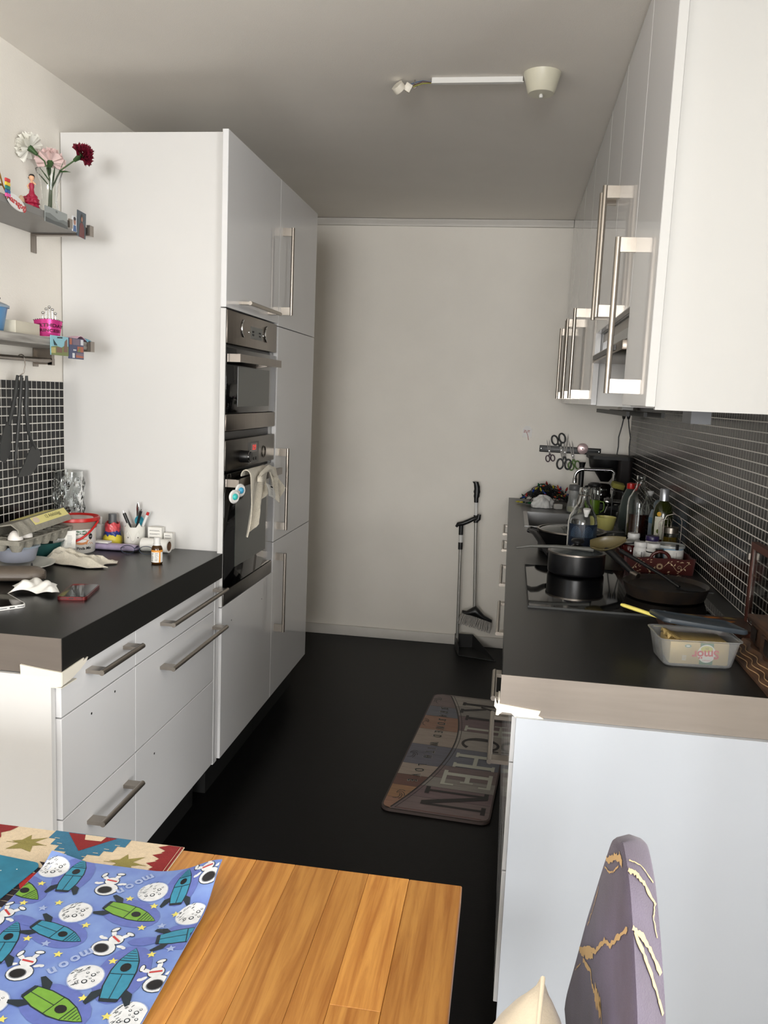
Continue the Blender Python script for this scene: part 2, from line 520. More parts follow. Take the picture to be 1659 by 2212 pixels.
# ================================================================== left base cabinets
XF = -0.938
def left_base(name, label, y0, y1, seams, handles):
    t = thing(name, label, 'cabinet', ((XL + XF) / 2, (y0 + y1) / 2, 0), group='drawer units under the left worktop')
    wobj('carcass', box(XL + 0.004, XF - 0.021, y0, y1, 0.16, 0.800), W_PANEL, t)
    wobj('plinth', box(XL + 0.004, XF - 0.07, y0, y1, 0.0, 0.159), BLACK_MT, t)
    zs = seams
    for k in range(3):
        d = door(t, 'drawer_front', XF - 0.019, XF, y0 + G, y1 - G, zs[k + 1] + G, zs[k] - G)
        if handles[k]:
            hy, hz, L = handles[k]
            handle(d, XF, hy, hz, L, 'y', 1)
        for (py, pz) in HOLES.get((name, k), ()):
            obj('screw_hole', lathe([(0, 0), (0.003, 0), (0.003, 0.0007), (0, 0.0007)], 10), BLACK_MT, d,
                (0.0095, py - (y0 + y1) / 2, pz - (zs[k] + zs[k + 1]) / 2), (0, PI / 2, 0))
    return t
HOLES = {('narrow_drawer_cabinet', 1): ((1.757, 0.660), (1.875, 0.672)), ('wide_drawer_cabinet', 2): ((2.11, 0.405),)}
left_base('narrow_drawer_cabinet', 'narrow white three-drawer unit at the near end of the left worktop', 1.622, 1.990, (0.800, 0.699, 0.459, 0.16), ((1.84, 0.772, 0.22), None, (1.84, 0.398, 0.22)))
left_base('wide_drawer_cabinet', 'wide white three-drawer unit next to the oven cabinet', 1.990, 2.582, (0.800, 0.699, 0.459, 0.16), ((2.37, 0.772, 0.45), (2.37, 0.644, 0.45), None))
t = thing('end_panel', 'white end panel closing the left drawer units, facing the table', 'panel', (-1.23, 1.612, 0))
wobj('board', box(XL + 0.004, XF - 0.012, 1.604, 1.620, 0.0, 0.800), W_PANEL, t)
solo('filler_strip', box(XF - 0.02, XF + 0.001, 2.5835, 2.6195, 0.155, 0.800, 0.001, 1), W_GLOSS, 'narrow white filler strip between the left drawers and oven cabinet', 'filler strip')

# worktops
def worktop(name, label, x0, x1, y0, y1, holes=()):
    t = thing(name, label, 'worktop', ((x0 + x1) / 2, (y0 + y1) / 2, 0.803))
    zb, zt = 0.803, TOP
    if holes:
        hx0, hx1, hy0, hy1 = holes
        lst = [(x0, x1, y0, hy0, zb, zt), (x0, x1, hy1, y1, zb, zt), (x0, hx0, hy0, hy1, zb, zt), (hx1, x1, hy0, hy1, zb, zt)]
        wobj('slab', boxes(lst), B_TOP, t)
    else:
        wobj('slab', boxes([(x0, -0.948, y0, y1, zb, zt), (-0.948, x1, y0, 2.6245, zb, zt)]), B_TOP, t)
    return t
lw = worktop('left_worktop', 'thick black worktop on the left with a grey metal end', XL + 0.001, -0.930, 1.613, 2.656)
wobj('end_band', box(XL + 0.001, -0.9285, 1.6105, 1.6128, 0.803, TOP + 0.0004), ALU_SHADED, lw, 'brushed grey end band')
wobj('front_edge', box(-0.9298, -0.9275, 1.6128, 2.6245, 0.803, TOP), B_EDGE, lw)
SINK = (0.105, 0.50, 3.70, 4.17)
rw = worktop('right_worktop', 'long black worktop on the right carrying hob and sink', 0.015, XR - 0.001, 1.637, YB - 0.001, SINK)
wobj('end_band', box(0.013, XR - 0.001, 1.6345, 1.6368, 0.803, TOP + 0.0004), ALU, rw, 'brushed grey end band')

def guard(name, label, pa, pb, thick=0.002):
    """torn white tape: two ragged flaps meeting at a corner"""
    t = thing(name, label, 'tape', pa[0])
    for me in pa[1:] + pb:
        obj('flap', me, CREAM, t)
    return t
# left guard: flap on the end face (faces -y) and flap on the front edge (faces +x)
def flap_xz(pts, y, th=0.0022):
    me = prism(pts, 0, th); me.transform(Matrix.Rotation(PI / 2, 4, 'X')); me.transform(Matrix.Translation((0, y, 0))); return me
def flap_yz(pts, x, th=0.0022):
    me = prism(pts, 0, th); me.transform(Matrix(((0, 0, 1, 0), (1, 0, 0, 0), (0, 1, 0, 0), (0, 0, 0, 1)))); me.transform(Matrix.Translation((x, 0, 0))); return me
t = thing('corner_tape', 'white padded tape wrapped under the left worktop corner', 'tape', (-0.93, 1.61, 0.81))
obj('flap', flap_xz([(-0.092, 0.012), (-0.09, -0.034), (-0.03, -0.036), (-0.008, -0.032), (0.0045, -0.030), (0.0045, 0.002), (-0.04, 0.006)], -0.0005, 0.005), CREAM, t)
obj('flap', flap_yz([(-0.004, 0.002), (-0.004, -0.028), (0.03, -0.026), (0.075, -0.015), (0.10, -0.006), (0.108, 0.003), (0.085, 0.0), (0.09, 0.006), (0.04, 0.004)], 0.0028, 0.003), CREAM, t)
obj('flap', prism([(-0.09, -0.004), (0.004, -0.004), (0.004, 0.06), (-0.004, 0.06), (-0.01, 0.0015), (-0.09, 0.0015)], -0.0345, -0.0325), CREAM, t)
t = thing('corner_tape', 'torn white tape hanging under the right worktop corner', 'tape', (0.013, 1.634, 0.81))
obj('flap', flap_xz([(-0.010, 0.028), (-0.006, 0.016), (0.0, 0.016), (0.06, 0.010), (0.082, 0.008), (0.078, -0.002), (0.092, -0.009), (0.096, -0.016), (0.06, -0.012), (0.036, -0.013), (0.024, -0.002), (0.006, -0.001), (-0.003, -0.009), (-0.007, -0.008), (-0.006, 0.004), (-0.011, 0.01)], 0.0, 0.003), CREAM, t)
obj('flap', flap_yz([(-0.004, 0.024), (-0.004, -0.008), (0.03, -0.006), (0.05, 0.004), (0.06, 0.02), (0.03, 0.016), (0.02, 0.03)], -0.0035, 0.003), CREAM, t)

# ================================================================== tall cabinets
TX = -0.928
t = thing('oven_cabinet', 'tall white cabinet housing the microwave and the oven', 'cabinet', (-1.22, 2.94, 0))
wobj('side_panel', box(XL + 0.003, -0.947, 2.6575, 2.675, 0.155, 2.2385, 0.0008, 1), W_PANEL, t, 'large plain white side panel')
wobj('carcass', boxes([(XL + 0.003, TX - 0.021, 2.676, 3.231, 1.70, 2.2365), (XL + 0.003, TX - 0.021, 2.676, 3.231, 0.16, 0.688), (XL + 0.003, XL + 0.02, 2.676, 3.231, 0.689, 1.699),
                       (XL + 0.003, TX - 0.022, 3.217, 3.231, 0.689, 1.699), (-0.947, TX - 0.001, 2.6265, 2.6330, 0.70, 1.69)]), W_PANEL, t)
wobj('plinth', box(XL + 0.003, TX - 0.07, 2.676, 3.231, 0, 0.159), BLACK_MT, t)
wobj('filler', box(-0.9465, TX - 0.0195, 2.6265, 2.6565, 0.16, 2.2385), W_PANEL, t)
d = door(t, 'door', TX - 0.019, TX, 2.6265, 3.232 - G, 1.694, 2.2385, label='glossy white flap door above the microwave')
handle(d, TX, 2.935, 1.7205, 0.37, 'y', 1)
d = door(t, 'door', TX - 0.019, TX, 2.6265, 3.232 - G, 0.16, 0.697, label='glossy white door below the oven')
def dot(p, y, z, r=0.0025):
    obj('screw_hole', lathe([(0, 0), (r, 0), (r, 0.0006), (0, 0.0006)], 8), BLACK_MT, p, (0.0095, y, z), (0, PI / 2, 0))
dot(d, 0.16, 0.19); dot(d, -0.20, 0.20)
t = thing('larder_cabinet', 'tall white cabinet with three doors beside the ovens', 'cabinet', (-1.22, 3.535, 0))
wobj('carcass', box(XL + 0.003, TX - 0.021, 3.234, 3.838, 0.16, 2.2365), W_PANEL, t)
wobj('plinth', box(XL + 0.003, TX - 0.07, 3.234, 3.838, 0, 0.159), BLACK_MT, t)
for z0, z1, hz, L in ((1.686, 2.2385, 1.898, 0.335), (0.822, 1.683, 1.035, 0.335), (0.16, 0.819, 0.603, 0.335)):
    d = door(t, 'door', TX - 0.019, TX, 3.232 + G, 3.838, z0, z1)
    handle(d, TX, 3.274, hz, L, 'z', 1)

# ---------------------------------------------------------------- microwave
def ring(r, w, d, n=24, a0=0, a1=2 * PI):
    pts = [(0, r * math.cos(a0 + (a1 - a0) * i / n), r * math.sin(a0 + (a1 - a0) * i / n)) for i in range(n + 1)]
    return tube(pts, w, 6)
y0, y1 = 2.642, 3.214
t = thing('microwave', 'built-in steel microwave with dark glass door above the oven', 'microwave', (-1.2, 2.93, 1.293))
wobj('body', box(-1.44, TX - 0.024, 2.679, y1 - 0.012, 1.302, 1.685), BLACK_PL, t)
cp = wobj('control_panel', box(TX - 0.022, TX, y0, y1, 1.580, 1.689, 0.003), STEEL, t)
for ky in (2.812, 3.085):
    wobj('dial', (lambda me: (me.transform(Matrix.Translation((TX + 0.002, ky, 1.640))), me)[1])(ring(0.030, 0.0028, 0, 16, PI * 0.62, PI * 1.38)), CHROME, cp)
dp = wobj('display', box(TX, TX + 0.0012, 2.885, 3.02, 1.612, 1.655), M('lcd_grey', (84, 88, 84), 0.2), cp)
for ky in (2.905, 2.918, 2.985, 2.998):
    wobj('digit', boxes([(TX + 0.0012, TX + 0.0018, ky - 0.004, ky + 0.004, 1.623, 1.629), (TX + 0.0012, TX + 0.0018, ky - 0.004, ky + 0.004, 1.634, 1.640)]), INK, dp)
for ky in (2.866, 3.036):
    wobj('button', (lambda me: (me.transform(Matrix.Rotation(PI / 2, 4, 'Y')), me.transform(Matrix.Translation((TX, ky, 1.632))), me)[2])(lathe([(0, 0.003), (0.004, 0.002), (0.005, 0), (0, 0)][::-1], 12)), CHROME, cp)
dr = wobj('door', box(TX - 0.020, TX - 0.001, y0, y1, 1.352, 1.568, 0.002), BLACK_GL, t, 'black glass door')
wobj('window', box(TX - 0.001, TX + 0.0006, 2.755, 3.125, 1.374, 1.508), GREY_GL, dr)
wobj('lower_trim', box(TX - 0.020, TX, y0, y1, 1.293, 1.350, 0.003), STEEL, t)
hb = bmesh.new(); bbox(hb, TX + 0.036, TX + 0.046, 2.640, 3.130, 1.521, 1.547); bbox(hb, TX - 0.001, TX + 0.036, 2.650, 2.672, 1.521, 1.547); bbox(hb, TX - 0.001, TX + 0.036, 3.098, 3.120, 1.521, 1.547)
wobj('handle', finish(hb), STEEL, dr)

# ---------------------------------------------------------------- oven
t = thing('oven', 'built-in oven with dark glass door and red digital clock', 'oven', (-1.2, 2.93, 0.70))
wobj('body', box(-1.44, TX - 0.024, 2.679, y1 - 0.012, 0.706, 1.288), BLACK_PL, t)
cp = wobj('control_panel', box(TX - 0.022, TX, y0, y1, 1.160, 1.263, 0.003), STEEL_D, t)
kn = lathe([(0, 0), (0.021, 0), (0.022, 0.003), (0.020, 0.034), (0.017, 0.038), (0, 0.038)], 24); kn.transform(Matrix.Rotation(PI / 2, 4, 'Y')); kn.transform(Matrix.Translation((TX, 2.80, 1.201)))
wobj('knob', kn, BLACK_PL, cp)
rg = ring(0.0205, 0.0016, 0); rg.transform(Matrix.Translation((TX + 0.034, 2.80, 1.201))); wobj('knob_ring', rg, CHROME, cp)
rg = ring(0.022, 0.0012, 0); rg.transform(Matrix.Translation((TX + 0.001, 3.075, 1.201))); wobj('push_knob', rg, STEEL, cp)
dp = wobj('display', box(TX, TX + 0.0014, 2.885, 3.005, 1.168, 1.246), M('display_grey', (70, 70, 68), 0.35), cp)
ck = wobj('clock_screen', box(TX + 0.0014, TX + 0.0022, 2.910, 2.982, 1.208, 1.240), M('clock_bezel', (120, 112, 110), 0.3), dp)
LED = M('red_led', (255, 60, 50), 0.4, emit=1.6)
wob = Print(lambda x, y, l: (TX + 0.0022 + l, 2.945 + x, 1.224 + y), [LED]); wob.text('12:9', 0, 0, 0.026, 0, 0, bold=0.02)
pm = wob.mesh(); pm.transform(Matrix.Translation(-Vector((-1.2, 2.93, 0.70)))); obj('clock_digits', pm, None, cp)
for ky in (2.916, 2.944, 2.972):
    b_ = lathe([(0, 0.002), (0.006, 0.002), (0.006, 0), (0, 0)][::-1], 12); b_.transform(Matrix.Rotation(PI / 2, 4, 'Y')); b_.transform(Matrix.Translation((TX + 0.0014, ky, 1.183))); wobj('button', b_, BLACK_PL, dp)
dr = wobj('door', box(TX - 0.020, TX - 0.001, y0, y1, 0.752, 1.150, 0.002), BLACK_GL, t, 'black glass door')
wobj('window', box(TX - 0.001, TX + 0.0006, 2.752, 3.118, 0.815, 1.095), GREY_GL, dr)
wobj('lower_trim', box(TX - 0.020, TX, y0, y1, 0.700, 0.749, 0.002), STEEL_D, t)
hb = bmesh.new(); bbox(hb, TX + 0.036, TX + 0.046, 2.645, 3.180, 1.108, 1.134); bbox(hb, TX - 0.001, TX + 0.036, 2.650, 2.672, 1.108, 1.134); bbox(hb, TX - 0.001, TX + 0.036, 3.120, 3.142, 1.108, 1.134)
wobj('handle', finish(hb), STEEL, dr)

# ================================================================== right base cabinets
RX = 0.039
ys = [1.640, 2.045, 2.845, 3.445, 4.045, 4.745]
names = [('near_drawer_cabinet', 'white drawer unit at the near end of the right worktop'), ('hob_cabinet', 'white drawer unit under the hob'),
         ('dishwasher_cabinet', 'white base unit between hob and sink'), ('sink_cabinet', 'white base unit under the sink'), ('corner_cabinet', 'white base unit against the back wall on the right')]
hl = [((1.90, 0.772, 0.19), (1.90, 0.645, 0.29), None), ((2.52, 0.772, 0.38), None, None), ((3.15, 0.772, 0.36), None, None), ((3.80, 0.772, 0.25), None, None), ((4.28, 0.772, 0.30), None, None)]
for i, (nm, lb) in enumerate(names):
    a, b = ys[i], ys[i + 1]
    t = thing(nm, lb, 'cabinet', (0.35, (a + b) / 2, 0), group='base units under the right worktop')
    if i == 3:
        wobj('carcass', boxes([(RX + 0.021, XR - 0.006, a + .001, b - .001, 0.16, 0.60), (RX + 0.021, RX + 0.035, a + .001, b - .001, 0.60, 0.80)]), W_PANEL, t)
    elif i == 4:
        wobj('carcass', boxes([(RX + 0.021, XR - 0.006, a + .14, b - .001, 0.16, 0.80), (RX + 0.021, XR - .006, a + .001, a + .14, 0.16, 0.60)]), W_PANEL, t)
    else:
        wobj('carcass', box(RX + 0.021, XR - 0.006, a + .001, b - .001, 0.16, 0.80), W_PANEL, t)
    wobj('plinth', box(RX + 0.07, XR - 0.006, a + .001, b - .001, 0, 0.159), BLACK_MT, t)
    zs = (0.800, 0.699, 0.459, 0.155) if i < 2 else (0.800, 0.699, 0.155)
    for k in range(len(zs) - 1):
        d = door(t, 'drawer_front' if i < 2 else 'door', RX, RX + 0.019, a + G, b - G, zs[k + 1] + G, zs[k] - G)
        if hl[i][k]:
            handle(d, RX, hl[i][k][0], hl[i][k][1], hl[i][k][2], 'y', -1, r=0.006)
t = thing('end_panel', 'white end panel closing the right base units, facing the viewer', 'panel', (0.35, 1.631, 0))
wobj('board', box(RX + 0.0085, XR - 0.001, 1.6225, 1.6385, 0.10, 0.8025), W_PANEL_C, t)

# ================================================================== right wall cabinets
UX, UZ = 0.27, 1.428
def upper(name, label, y0, y1, doors, zb):
    t = thing(name, label, 'cabinet', (0.46, (y0 + y1) / 2, zb), group='wall cabinets over the right worktop')
    wobj('carcass', box(UX + 0.021, XR - 0.008, y0 + .001, y1 - .001, zb, ZC - 0.004), W_PANEL, t)
    for (a, b, hy, hz, L) in doors:
        d = door(t, 'door', UX, UX + 0.019, a + G, b - G, zb + 0.002, ZC - 0.004)
        if hy:
            handle(d, UX, hy, hz, L, 'z', -1, post=0.034, stand=0.042, r=0.0075)
    return t
nw = upper('near_wall_cabinet', 'white wall cabinet nearest the viewer on the right', 1.806, 2.150, [(1.776, 2.150, 2.128, 1.648, 0.372)], UZ + 0.004)
upper('hood_cabinet', 'pair of shorter white doors above the cooker hood', 2.152, 2.985, [(2.152, 2.60, 2.570, 1.874, 0.372), (2.60, 2.985, 2.662, 1.874, 0.372)], 1.672)
upper('double_wall_cabinet', 'two-door white wall cabinet beyond the cooker hood', 3.002, 3.988, [(2.987, 3.53, 3.500, 1.632, 0.36), (3.53, 3.988, 3.952, 1.632, 0.36)], UZ)
upper('far_wall_cabinet', 'white wall cabinet in the far right corner', 3.990, 4.742, [(3.990, 4.42, 4.030, 1.632, 0.36), (4.42, 4.742, 4.47, 1.632, 0.36)], UZ)
t = thing('end_panel', 'white end panel of the right wall cabinets, facing the viewer', 'panel', (0.46, 1.797, UZ))
wobj('board', box(UX + 0.021, XR - 0.001, 1.788, 1.805, UZ, ZC - 0.002), W_PANEL_DIM, t)

wobj('edge_dimmer', box(UX + 0.0004, UX + 0.0186, 1.7755, 1.7774, UZ + 0.006, ZC - 0.004), W_PANEL_DIM, nw)  # added cover strip, its darker colour dims the over-bright door edge
# cooker hood under the short doors
t = thing('cooker_hood', 'slim grey steel cooker hood tucked under the short wall cabinets', 'cooker hood', (0.47, 2.56, 1.42))
wobj('body', box(0.295, XR - 0.01, 2.175, 2.965, 1.600, 1.668), STEEL, t)
wobj('visor', box(0.262, 0.52, 2.18, 2.96, 1.572, 1.598, 0.003), STEEL, t)
wobj('control_strip', box(0.258, 0.2615, 2.30, 2.90, 1.578, 1.592), BLACK_PL, t)
wobj('vent_slot', box(0.292, 0.2948, 2.20, 2.95, 1.612, 1.640), BLACK_GL, t)
wobj('duct_box', box(0.458, 0.508, 2.25, 2.36, 1.394, 1.600), M('grey_duct', (120, 122, 125), 0.5, metal=0.3), t)
for k, xx in enumerate((0.40, 0.46, 0.52)):
    solo('cup_rail', box(xx, xx + 0.012, 3.05, 4.10, 1.395, 1.412), DGREY_PL, 'dark slim rail under the far wall cabinets, ' + ('nearest the doors', 'middle one', 'nearest the tiles')[k], 'rail', group='rails under wall cabinets')
# ================================================================== wall shelves on the left
SH1, SH2 = 1.908, 1.560         # shelf tops
SXF = -1.332                    # shelf front
SHELF_W = M('grey_washed_shelf', (176, 172, 165), 0.5, var=0.25, scale=3, stretch=(30, 2, 30), rgb2=(128, 124, 118))
SHELF_G = M('grey_shelf', (128, 126, 123), 0.4, var=0.06)
def bracket(t, ytop, y, z, rail=False):
    bm = bmesh.new()
    bbox(bm, XL + 0.001, XL + 0.004, y - 0.014, y + 0.014, z - 0.058, z)
    bbox(bm, XL + 0.001, SXF + 0.014, y - 0.012, y + 0.012, z - 0.006, z - 0.001)
    bbox(bm, SXF + 0.003, SXF + 0.014, y - 0.012, y + 0.012, z - 0.001, z + 0.026)
    wobj('bracket', finish(bm), STEEL, t)
t = thing('wall_shelf', 'upper grey wall shelf holding the flower vase', 'shelf', (-1.42, 2.1, SH1 - 0.02), group='wall shelves')
wobj('board', box(XL + 0.001, SXF, 1.55, 2.506, SH1 - 0.02, SH1, 0.001, 1), SHELF_G, t)
bracket(t, 0, 2.494, SH1 - 0.02); bracket(t, 0, 1.75, SH1 - 0.02)
t = thing('wall_shelf', 'lower washed-wood wall shelf above the utensil rail', 'shelf', (-1.42, 2.1, SH2 - 0.024), group='wall shelves')
wobj('board', box(XL + 0.001, SXF, 1.55, 2.506, SH2 - 0.024, SH2, 0.001, 1), SHELF_W, t)
bracket(t, 0, 2.494, SH2 - 0.024); bracket(t, 0, 1.75, SH2 - 0.024)
t = thing('utensil_rail', 'steel utensil rail under the lower shelf', 'rail', (-1.46, 2.0, 1.498))
wobj('rod', tube([(-1.463, 1.60, 1.498), (-1.463, 2.505, 1.498)], 0.0075, 12), STEEL, t)
for y in (2.492, 1.8):
    wobj('bracket', boxes([(XL + 0.001, -1.456, y, y + 0.016, 1.486, 1.53), (-1.47, -1.455, y, y + 0.016, 1.484, 1.505)]), STEEL, t)

# hanging utensils on S-hooks
def hook(y, lab):
    pts = []
    for i in range(9):
        a = PI * (1.05 - i / 8 * 1.05)
        pts.append((-1.463 + 0.0105 * math.cos(a), y, 1.499 + 0.0105 * math.sin(a)))
    pts += [(-1.450, y, 1.48), (-1.452, y - 0.006, 1.455)]
    for i in range(9):
        a = PI + i / 8 * PI
        pts.append((-1.462 + 0.010 * math.cos(a) , y - 0.008, 1.440 + 0.010 * math.sin(a)))
    return solo('s_hook', tube(pts, 0.0018, 8), STEEL, lab, 'hook')
hook(2.335, 'steel S-hook on the utensil rail')
def utensil(label, name, path, radii, blade, x=-1.450):
    t = thing(name, label, 'utensil', (x, path[0][0], path[0][1]))
    o = lambda p: (0.0, p[0] - path[0][0], p[1] - path[0][1])
    bm = bmesh.new(); add_tube(bm, [o(p) for p in path], radii, 10)
    obj('handle', sm(finish(bm), 60), DGREY_PL, t)
    me = prism([(p[0] - path[0][0], p[1] - path[0][1]) for p in blade], -0.0014, 0.0014); me.transform(Matrix(((0, 0, 1, 0), (1, 0, 0, 0), (0, 1, 0, 0), (0, 0, 0, 1))))
    obj('blade', me, DGREY_PL, t)
    return t
utensil('dark grey nylon spatula with wide slanted blade hanging on the rail', 'spatula', [(2.331, 1.447), (2.330, 1.40), (2.326, 1.353), (2.333, 1.284), (2.350, 1.252), (2.372, 1.225)], [0.004, 0.0065, 0.0065, 0.005, 0.0045, 0.004],
        [(2.352, 1.236), (2.385, 1.226), (2.398, 1.212), (2.392, 1.182), (2.346, 1.147), (2.270, 1.145), (2.308, 1.182), (2.338, 1.221)], -1.444)
utensil('thin dark grey nylon utensil hanging straight beside the spatula', 'stirring_utensil', [(2.318, 1.447), (2.312, 1.40), (2.302, 1.33), (2.288, 1.25), (2.276, 1.185)], [0.004, 0.0055, 0.0055, 0.0045, 0.003],
        [(2.283, 1.20), (2.278, 1.178), (2.271, 1.178), (2.272, 1.20)], -1.452)
utensil('dark grey nylon spoon hanging at the frame edge', 'serving_spoon', [(2.310, 1.447), (2.300, 1.40), (2.282, 1.35), (2.262, 1.30)], [0.004, 0.0065, 0.006, 0.005],
        [(2.27, 1.31), (2.275, 1.27), (2.262, 1.215), (2.238, 1.19), (2.215, 1.20), (2.215, 1.24), (2.235, 1.29), (2.255, 1.312)], -1.460)

# ---------------------------------------------------------------- things on the upper shelf
LEAF = M('leaf_green', (52, 84, 40), 0.5, var=0.2)
STEM = M('stem_green', (66, 92, 52), 0.5, var=0.2)
def carnation(t, c, r, direction, mat):
    """a ruffled head: many small wavy petals round a short calyx"""
    d = Vector(direction).normalized(); q = Vector((0, 0, 1)).rotation_difference(d).to_matrix().to_4x4()
    bm = bmesh.new(); rr = random.Random(int(r * 1e5) + int(c[2] * 1000))
    for layer in range(5):
        n = 9 - layer
        for k in range(n):
            a = 2 * PI * (k + 0.5 * layer) / n + rr.uniform(-.2, .2)
            tilt = 1.55 - 0.28 * layer
            rad = r * (1.0 - 0.10 * layer)
            pts = []
            for i in range(4):
                for j in range(5):
                    u = i / 3; v = (j / 4 - 0.5)
                    lr = rad * u; wv = rad * 1.05 * u * v
                    ruf = 0.20 * r * u * math.sin(j * 2.4 + k + layer)
                    x = lr * math.sin(tilt); z = lr * math.cos(tilt) + ruf
                    pts.append(bm.verts.new((x * math.cos(a) - wv * math.sin(a), x * math.sin(a) + wv * math.cos(a), z + 0.004 * layer)))
            for i in range(3):
                for j in range(4):
                    try: bm.faces.new((pts[i * 5 + j], pts[i * 5 + j + 1], pts[(i + 1) * 5 + j + 1], pts[(i + 1) * 5 + j]))
                    except ValueError: pass
    me = bpy.data.meshes.new('petals'); bm.to_mesh(me); bm.free(); me.transform(q); sm(me, 70)
    obj('petals', me, mat, t, c)
    cal = lathe([(0, -0.030), (0.005, -0.028), (0.008, -0.010), (0.011, 0.002), (0, 0.004)], 12); cal.transform(q)
    obj('calyx', cal, LEAF, t, c)
def leaf(t, base, tip, w):
    b, e = Vector(base), Vector(tip); ax = e - b; s = ax.cross(Vector((0.3, 1, 0.2))).normalized() * w
    bm = bmesh.new(); pr = None
    for i in range(7):
        u = i / 6; wd = math.sin(PI * min(u * 0.9 + 0.1, 1)) * (1 - u * 0.3)
        p = b + ax * u + Vector((0, 0, -0.01 * u * u))
        cur = (bm.verts.new(p - s * wd), bm.verts.new(p + Vector((0, 0.001, 0.001)) * 1), bm.verts.new(p + s * wd))
        if pr:
            bm.faces.new((pr[0], pr[1], cur[1], cur[0])); bm.faces.new((pr[1], pr[2], cur[2], cur[1]))
        pr = cur
    me = bpy.data.meshes.new('leaf'); bm.to_mesh(me); bm.free()
    obj('leaf', me, LEAF, t)
VX, VY = -1.430, 2.448
t = thing('glass_vase', 'slim clear glass vase holding carnations on the upper shelf', 'vase', (VX, VY, SH1))
obj('body', lathe([(0, 0.0), (0.030, 0.0), (0.034, 0.006), (0.030, 0.03), (0.022, 0.075), (0.026, 0.12), (0.039, 0.155), (0.040, 0.158), (0.037, 0.156), (0.024, 0.12), (0.020, 0.075), (0.028, 0.03), (0.028, 0.008), (0, 0.006)], 28), GLASS, t)
def flower(label, path, head_r, mat, extras):
    b = Vector(path[0])
    t = thing('carnation', label, 'flower', b, group='carnations in the vase')
    P = [Vector(p) - b for p in path]
    obj('stem', tube(P, 0.0023, 8), STEM, t)
    carnation(t, P[-1] + (P[-1] - P[-2]).normalized() * 0.018, head_r, P[-1] - P[-2], mat)
    for (a, e, w) in extras:
        leaf(t, Vector(a) - b, Vector(e) - b, w)
    return t
z0 = SH1 + 0.012
flower('white carnation in the shelf vase', [(VX + 0.004, VY, z0), (VX + 0.010, VY - 0.004, z0 + 0.10), (VX - 0.010, VY - 0.008, z0 + 0.17), (VX - 0.040, VY - 0.012, z0 + 0.195)], 0.042,
       M('white_petal', (238, 236, 226), 0.6, var=0.06), [((VX + 0.004, VY, z0 + .11), (VX - 0.02, VY - 0.02, z0 + .155), 0.003)])
flower('dark red carnation leaning right in the shelf vase', [(VX - 0.002, VY, z0), (VX + 0.006, VY, z0 + 0.09), (VX + 0.036, VY + 0.0, z0 + 0.145), (VX + 0.088, VY + 0.003, z0 + 0.180)], 0.034,
       M('crimson_petal', (126, 18, 46), 0.6, var=0.3, scale=80), [((VX + 0.01, VY, z0 + .10), (VX + 0.028, VY - 0.015, z0 + .165), 0.004), ((VX + 0.03, VY, z0 + .14), (VX + 0.075, VY - 0.01, z0 + .148), 0.003), ((VX + .036, VY, z0 + .145), (VX + .05, VY, z0 + .185), 0.0015)])
flower('pale pink carnation at the back of the shelf vase', [(VX - 0.012, VY + 0.006, z0), (VX - 0.004, VY + 0.01, z0 + 0.10), (VX - 0.012, VY + 0.02, z0 + 0.14), (VX - 0.018, VY + 0.035, z0 + 0.165)], 0.042,
       M('pink_petal', (236, 208, 204), 0.6, var=0.1, scale=60), [((VX - .004, VY + .01, z0 + .10), (VX - .034, VY - .01, z0 + .145), 0.003), ((VX - .002, VY + .004, z0 + .13), (VX + .008, VY - .02, z0 + .175), 0.011)])

# flamenco dancer figurine
SKIN = M('figurine_skin', (226, 176, 140), 0.4); FROCK = M('magenta_frock', (166, 26, 62), 0.45, var=0.2)
fx, fy = -1.352, 2.224
t = thing('dancer_figurine', 'small dancer figurine in a ruffled magenta dress', 'figurine', (fx, fy, SH1)); t.scale = (1.1, 1.1, 0.84)
def ruffles():
    bm = bmesh.new(); rr = random.Random(3); seg = 40; rings = []
    prof = [(0.020, 0.0), (0.022, 0.004), (0.017, 0.012), (0.0205, 0.014), (0.016, 0.022), (0.018, 0.025), (0.012, 0.033), (0.0135, 0.036), (0.007, 0.046), (0.005, 0.060), (0.0065, 0.068), (0.0055, 0.078), (0.0, 0.080)]
    for i, (r, z) in enumerate(prof):
        rings.append([bm.verts.new(((r * (1 + (0.10 if r > 0.01 else 0) * math.sin(k / seg * 2 * PI * 9 + i))) * math.cos(2 * PI * k / seg) - 0.006 * max(0, (0.03 - z) / 0.03), r * (1 + (0.10 if r > 0.01 else 0) * math.sin(k / seg * 2 * PI * 9 + i)) * math.sin(2 * PI * k / seg), z)) for k in range(seg)])
    for a, b in zip(rings[:-1], rings[1:]):
        for k in range(seg):
            bm.faces.new((a[k], a[(k + 1) % seg], b[(k + 1) % seg], b[k]))
    return sm(finish(bm), 60)
obj('dress', ruffles(), FROCK, t)
obj('train', sm(finish((lambda bm: (add_tube(bm, [(-0.006, 0, 0.024), (-0.018, 0.0, 0.030), (-0.026, 0, 0.026), (-0.022, 0, 0.012), (-0.012, 0, 0.006)], [0.006, 0.009, 0.009, 0.011, 0.012], 10), bm)[1])(bmesh.new())), 60), FROCK, t)
obj('body', tubes([([(0, 0, 0.074), (0, 0, 0.084), (0, 0, 0.089)], [0.004, 0.003, 0.0028]), ([(0, 0, 0.086), (0, 0, 0.092), (0, 0, 0.099), (0, 0, 0.104)], [0.003, 0.0065, 0.007, 0.003]),
                   ([(-0.004, 0, 0.079), (-0.010, -0.002, 0.070), (-0.005, -0.004, 0.060)], 0.0021), ([(0.004, 0, 0.079), (0.012, -0.003, 0.074), (0.007, -0.006, 0.082)], 0.0021)], 10), SKIN, t)
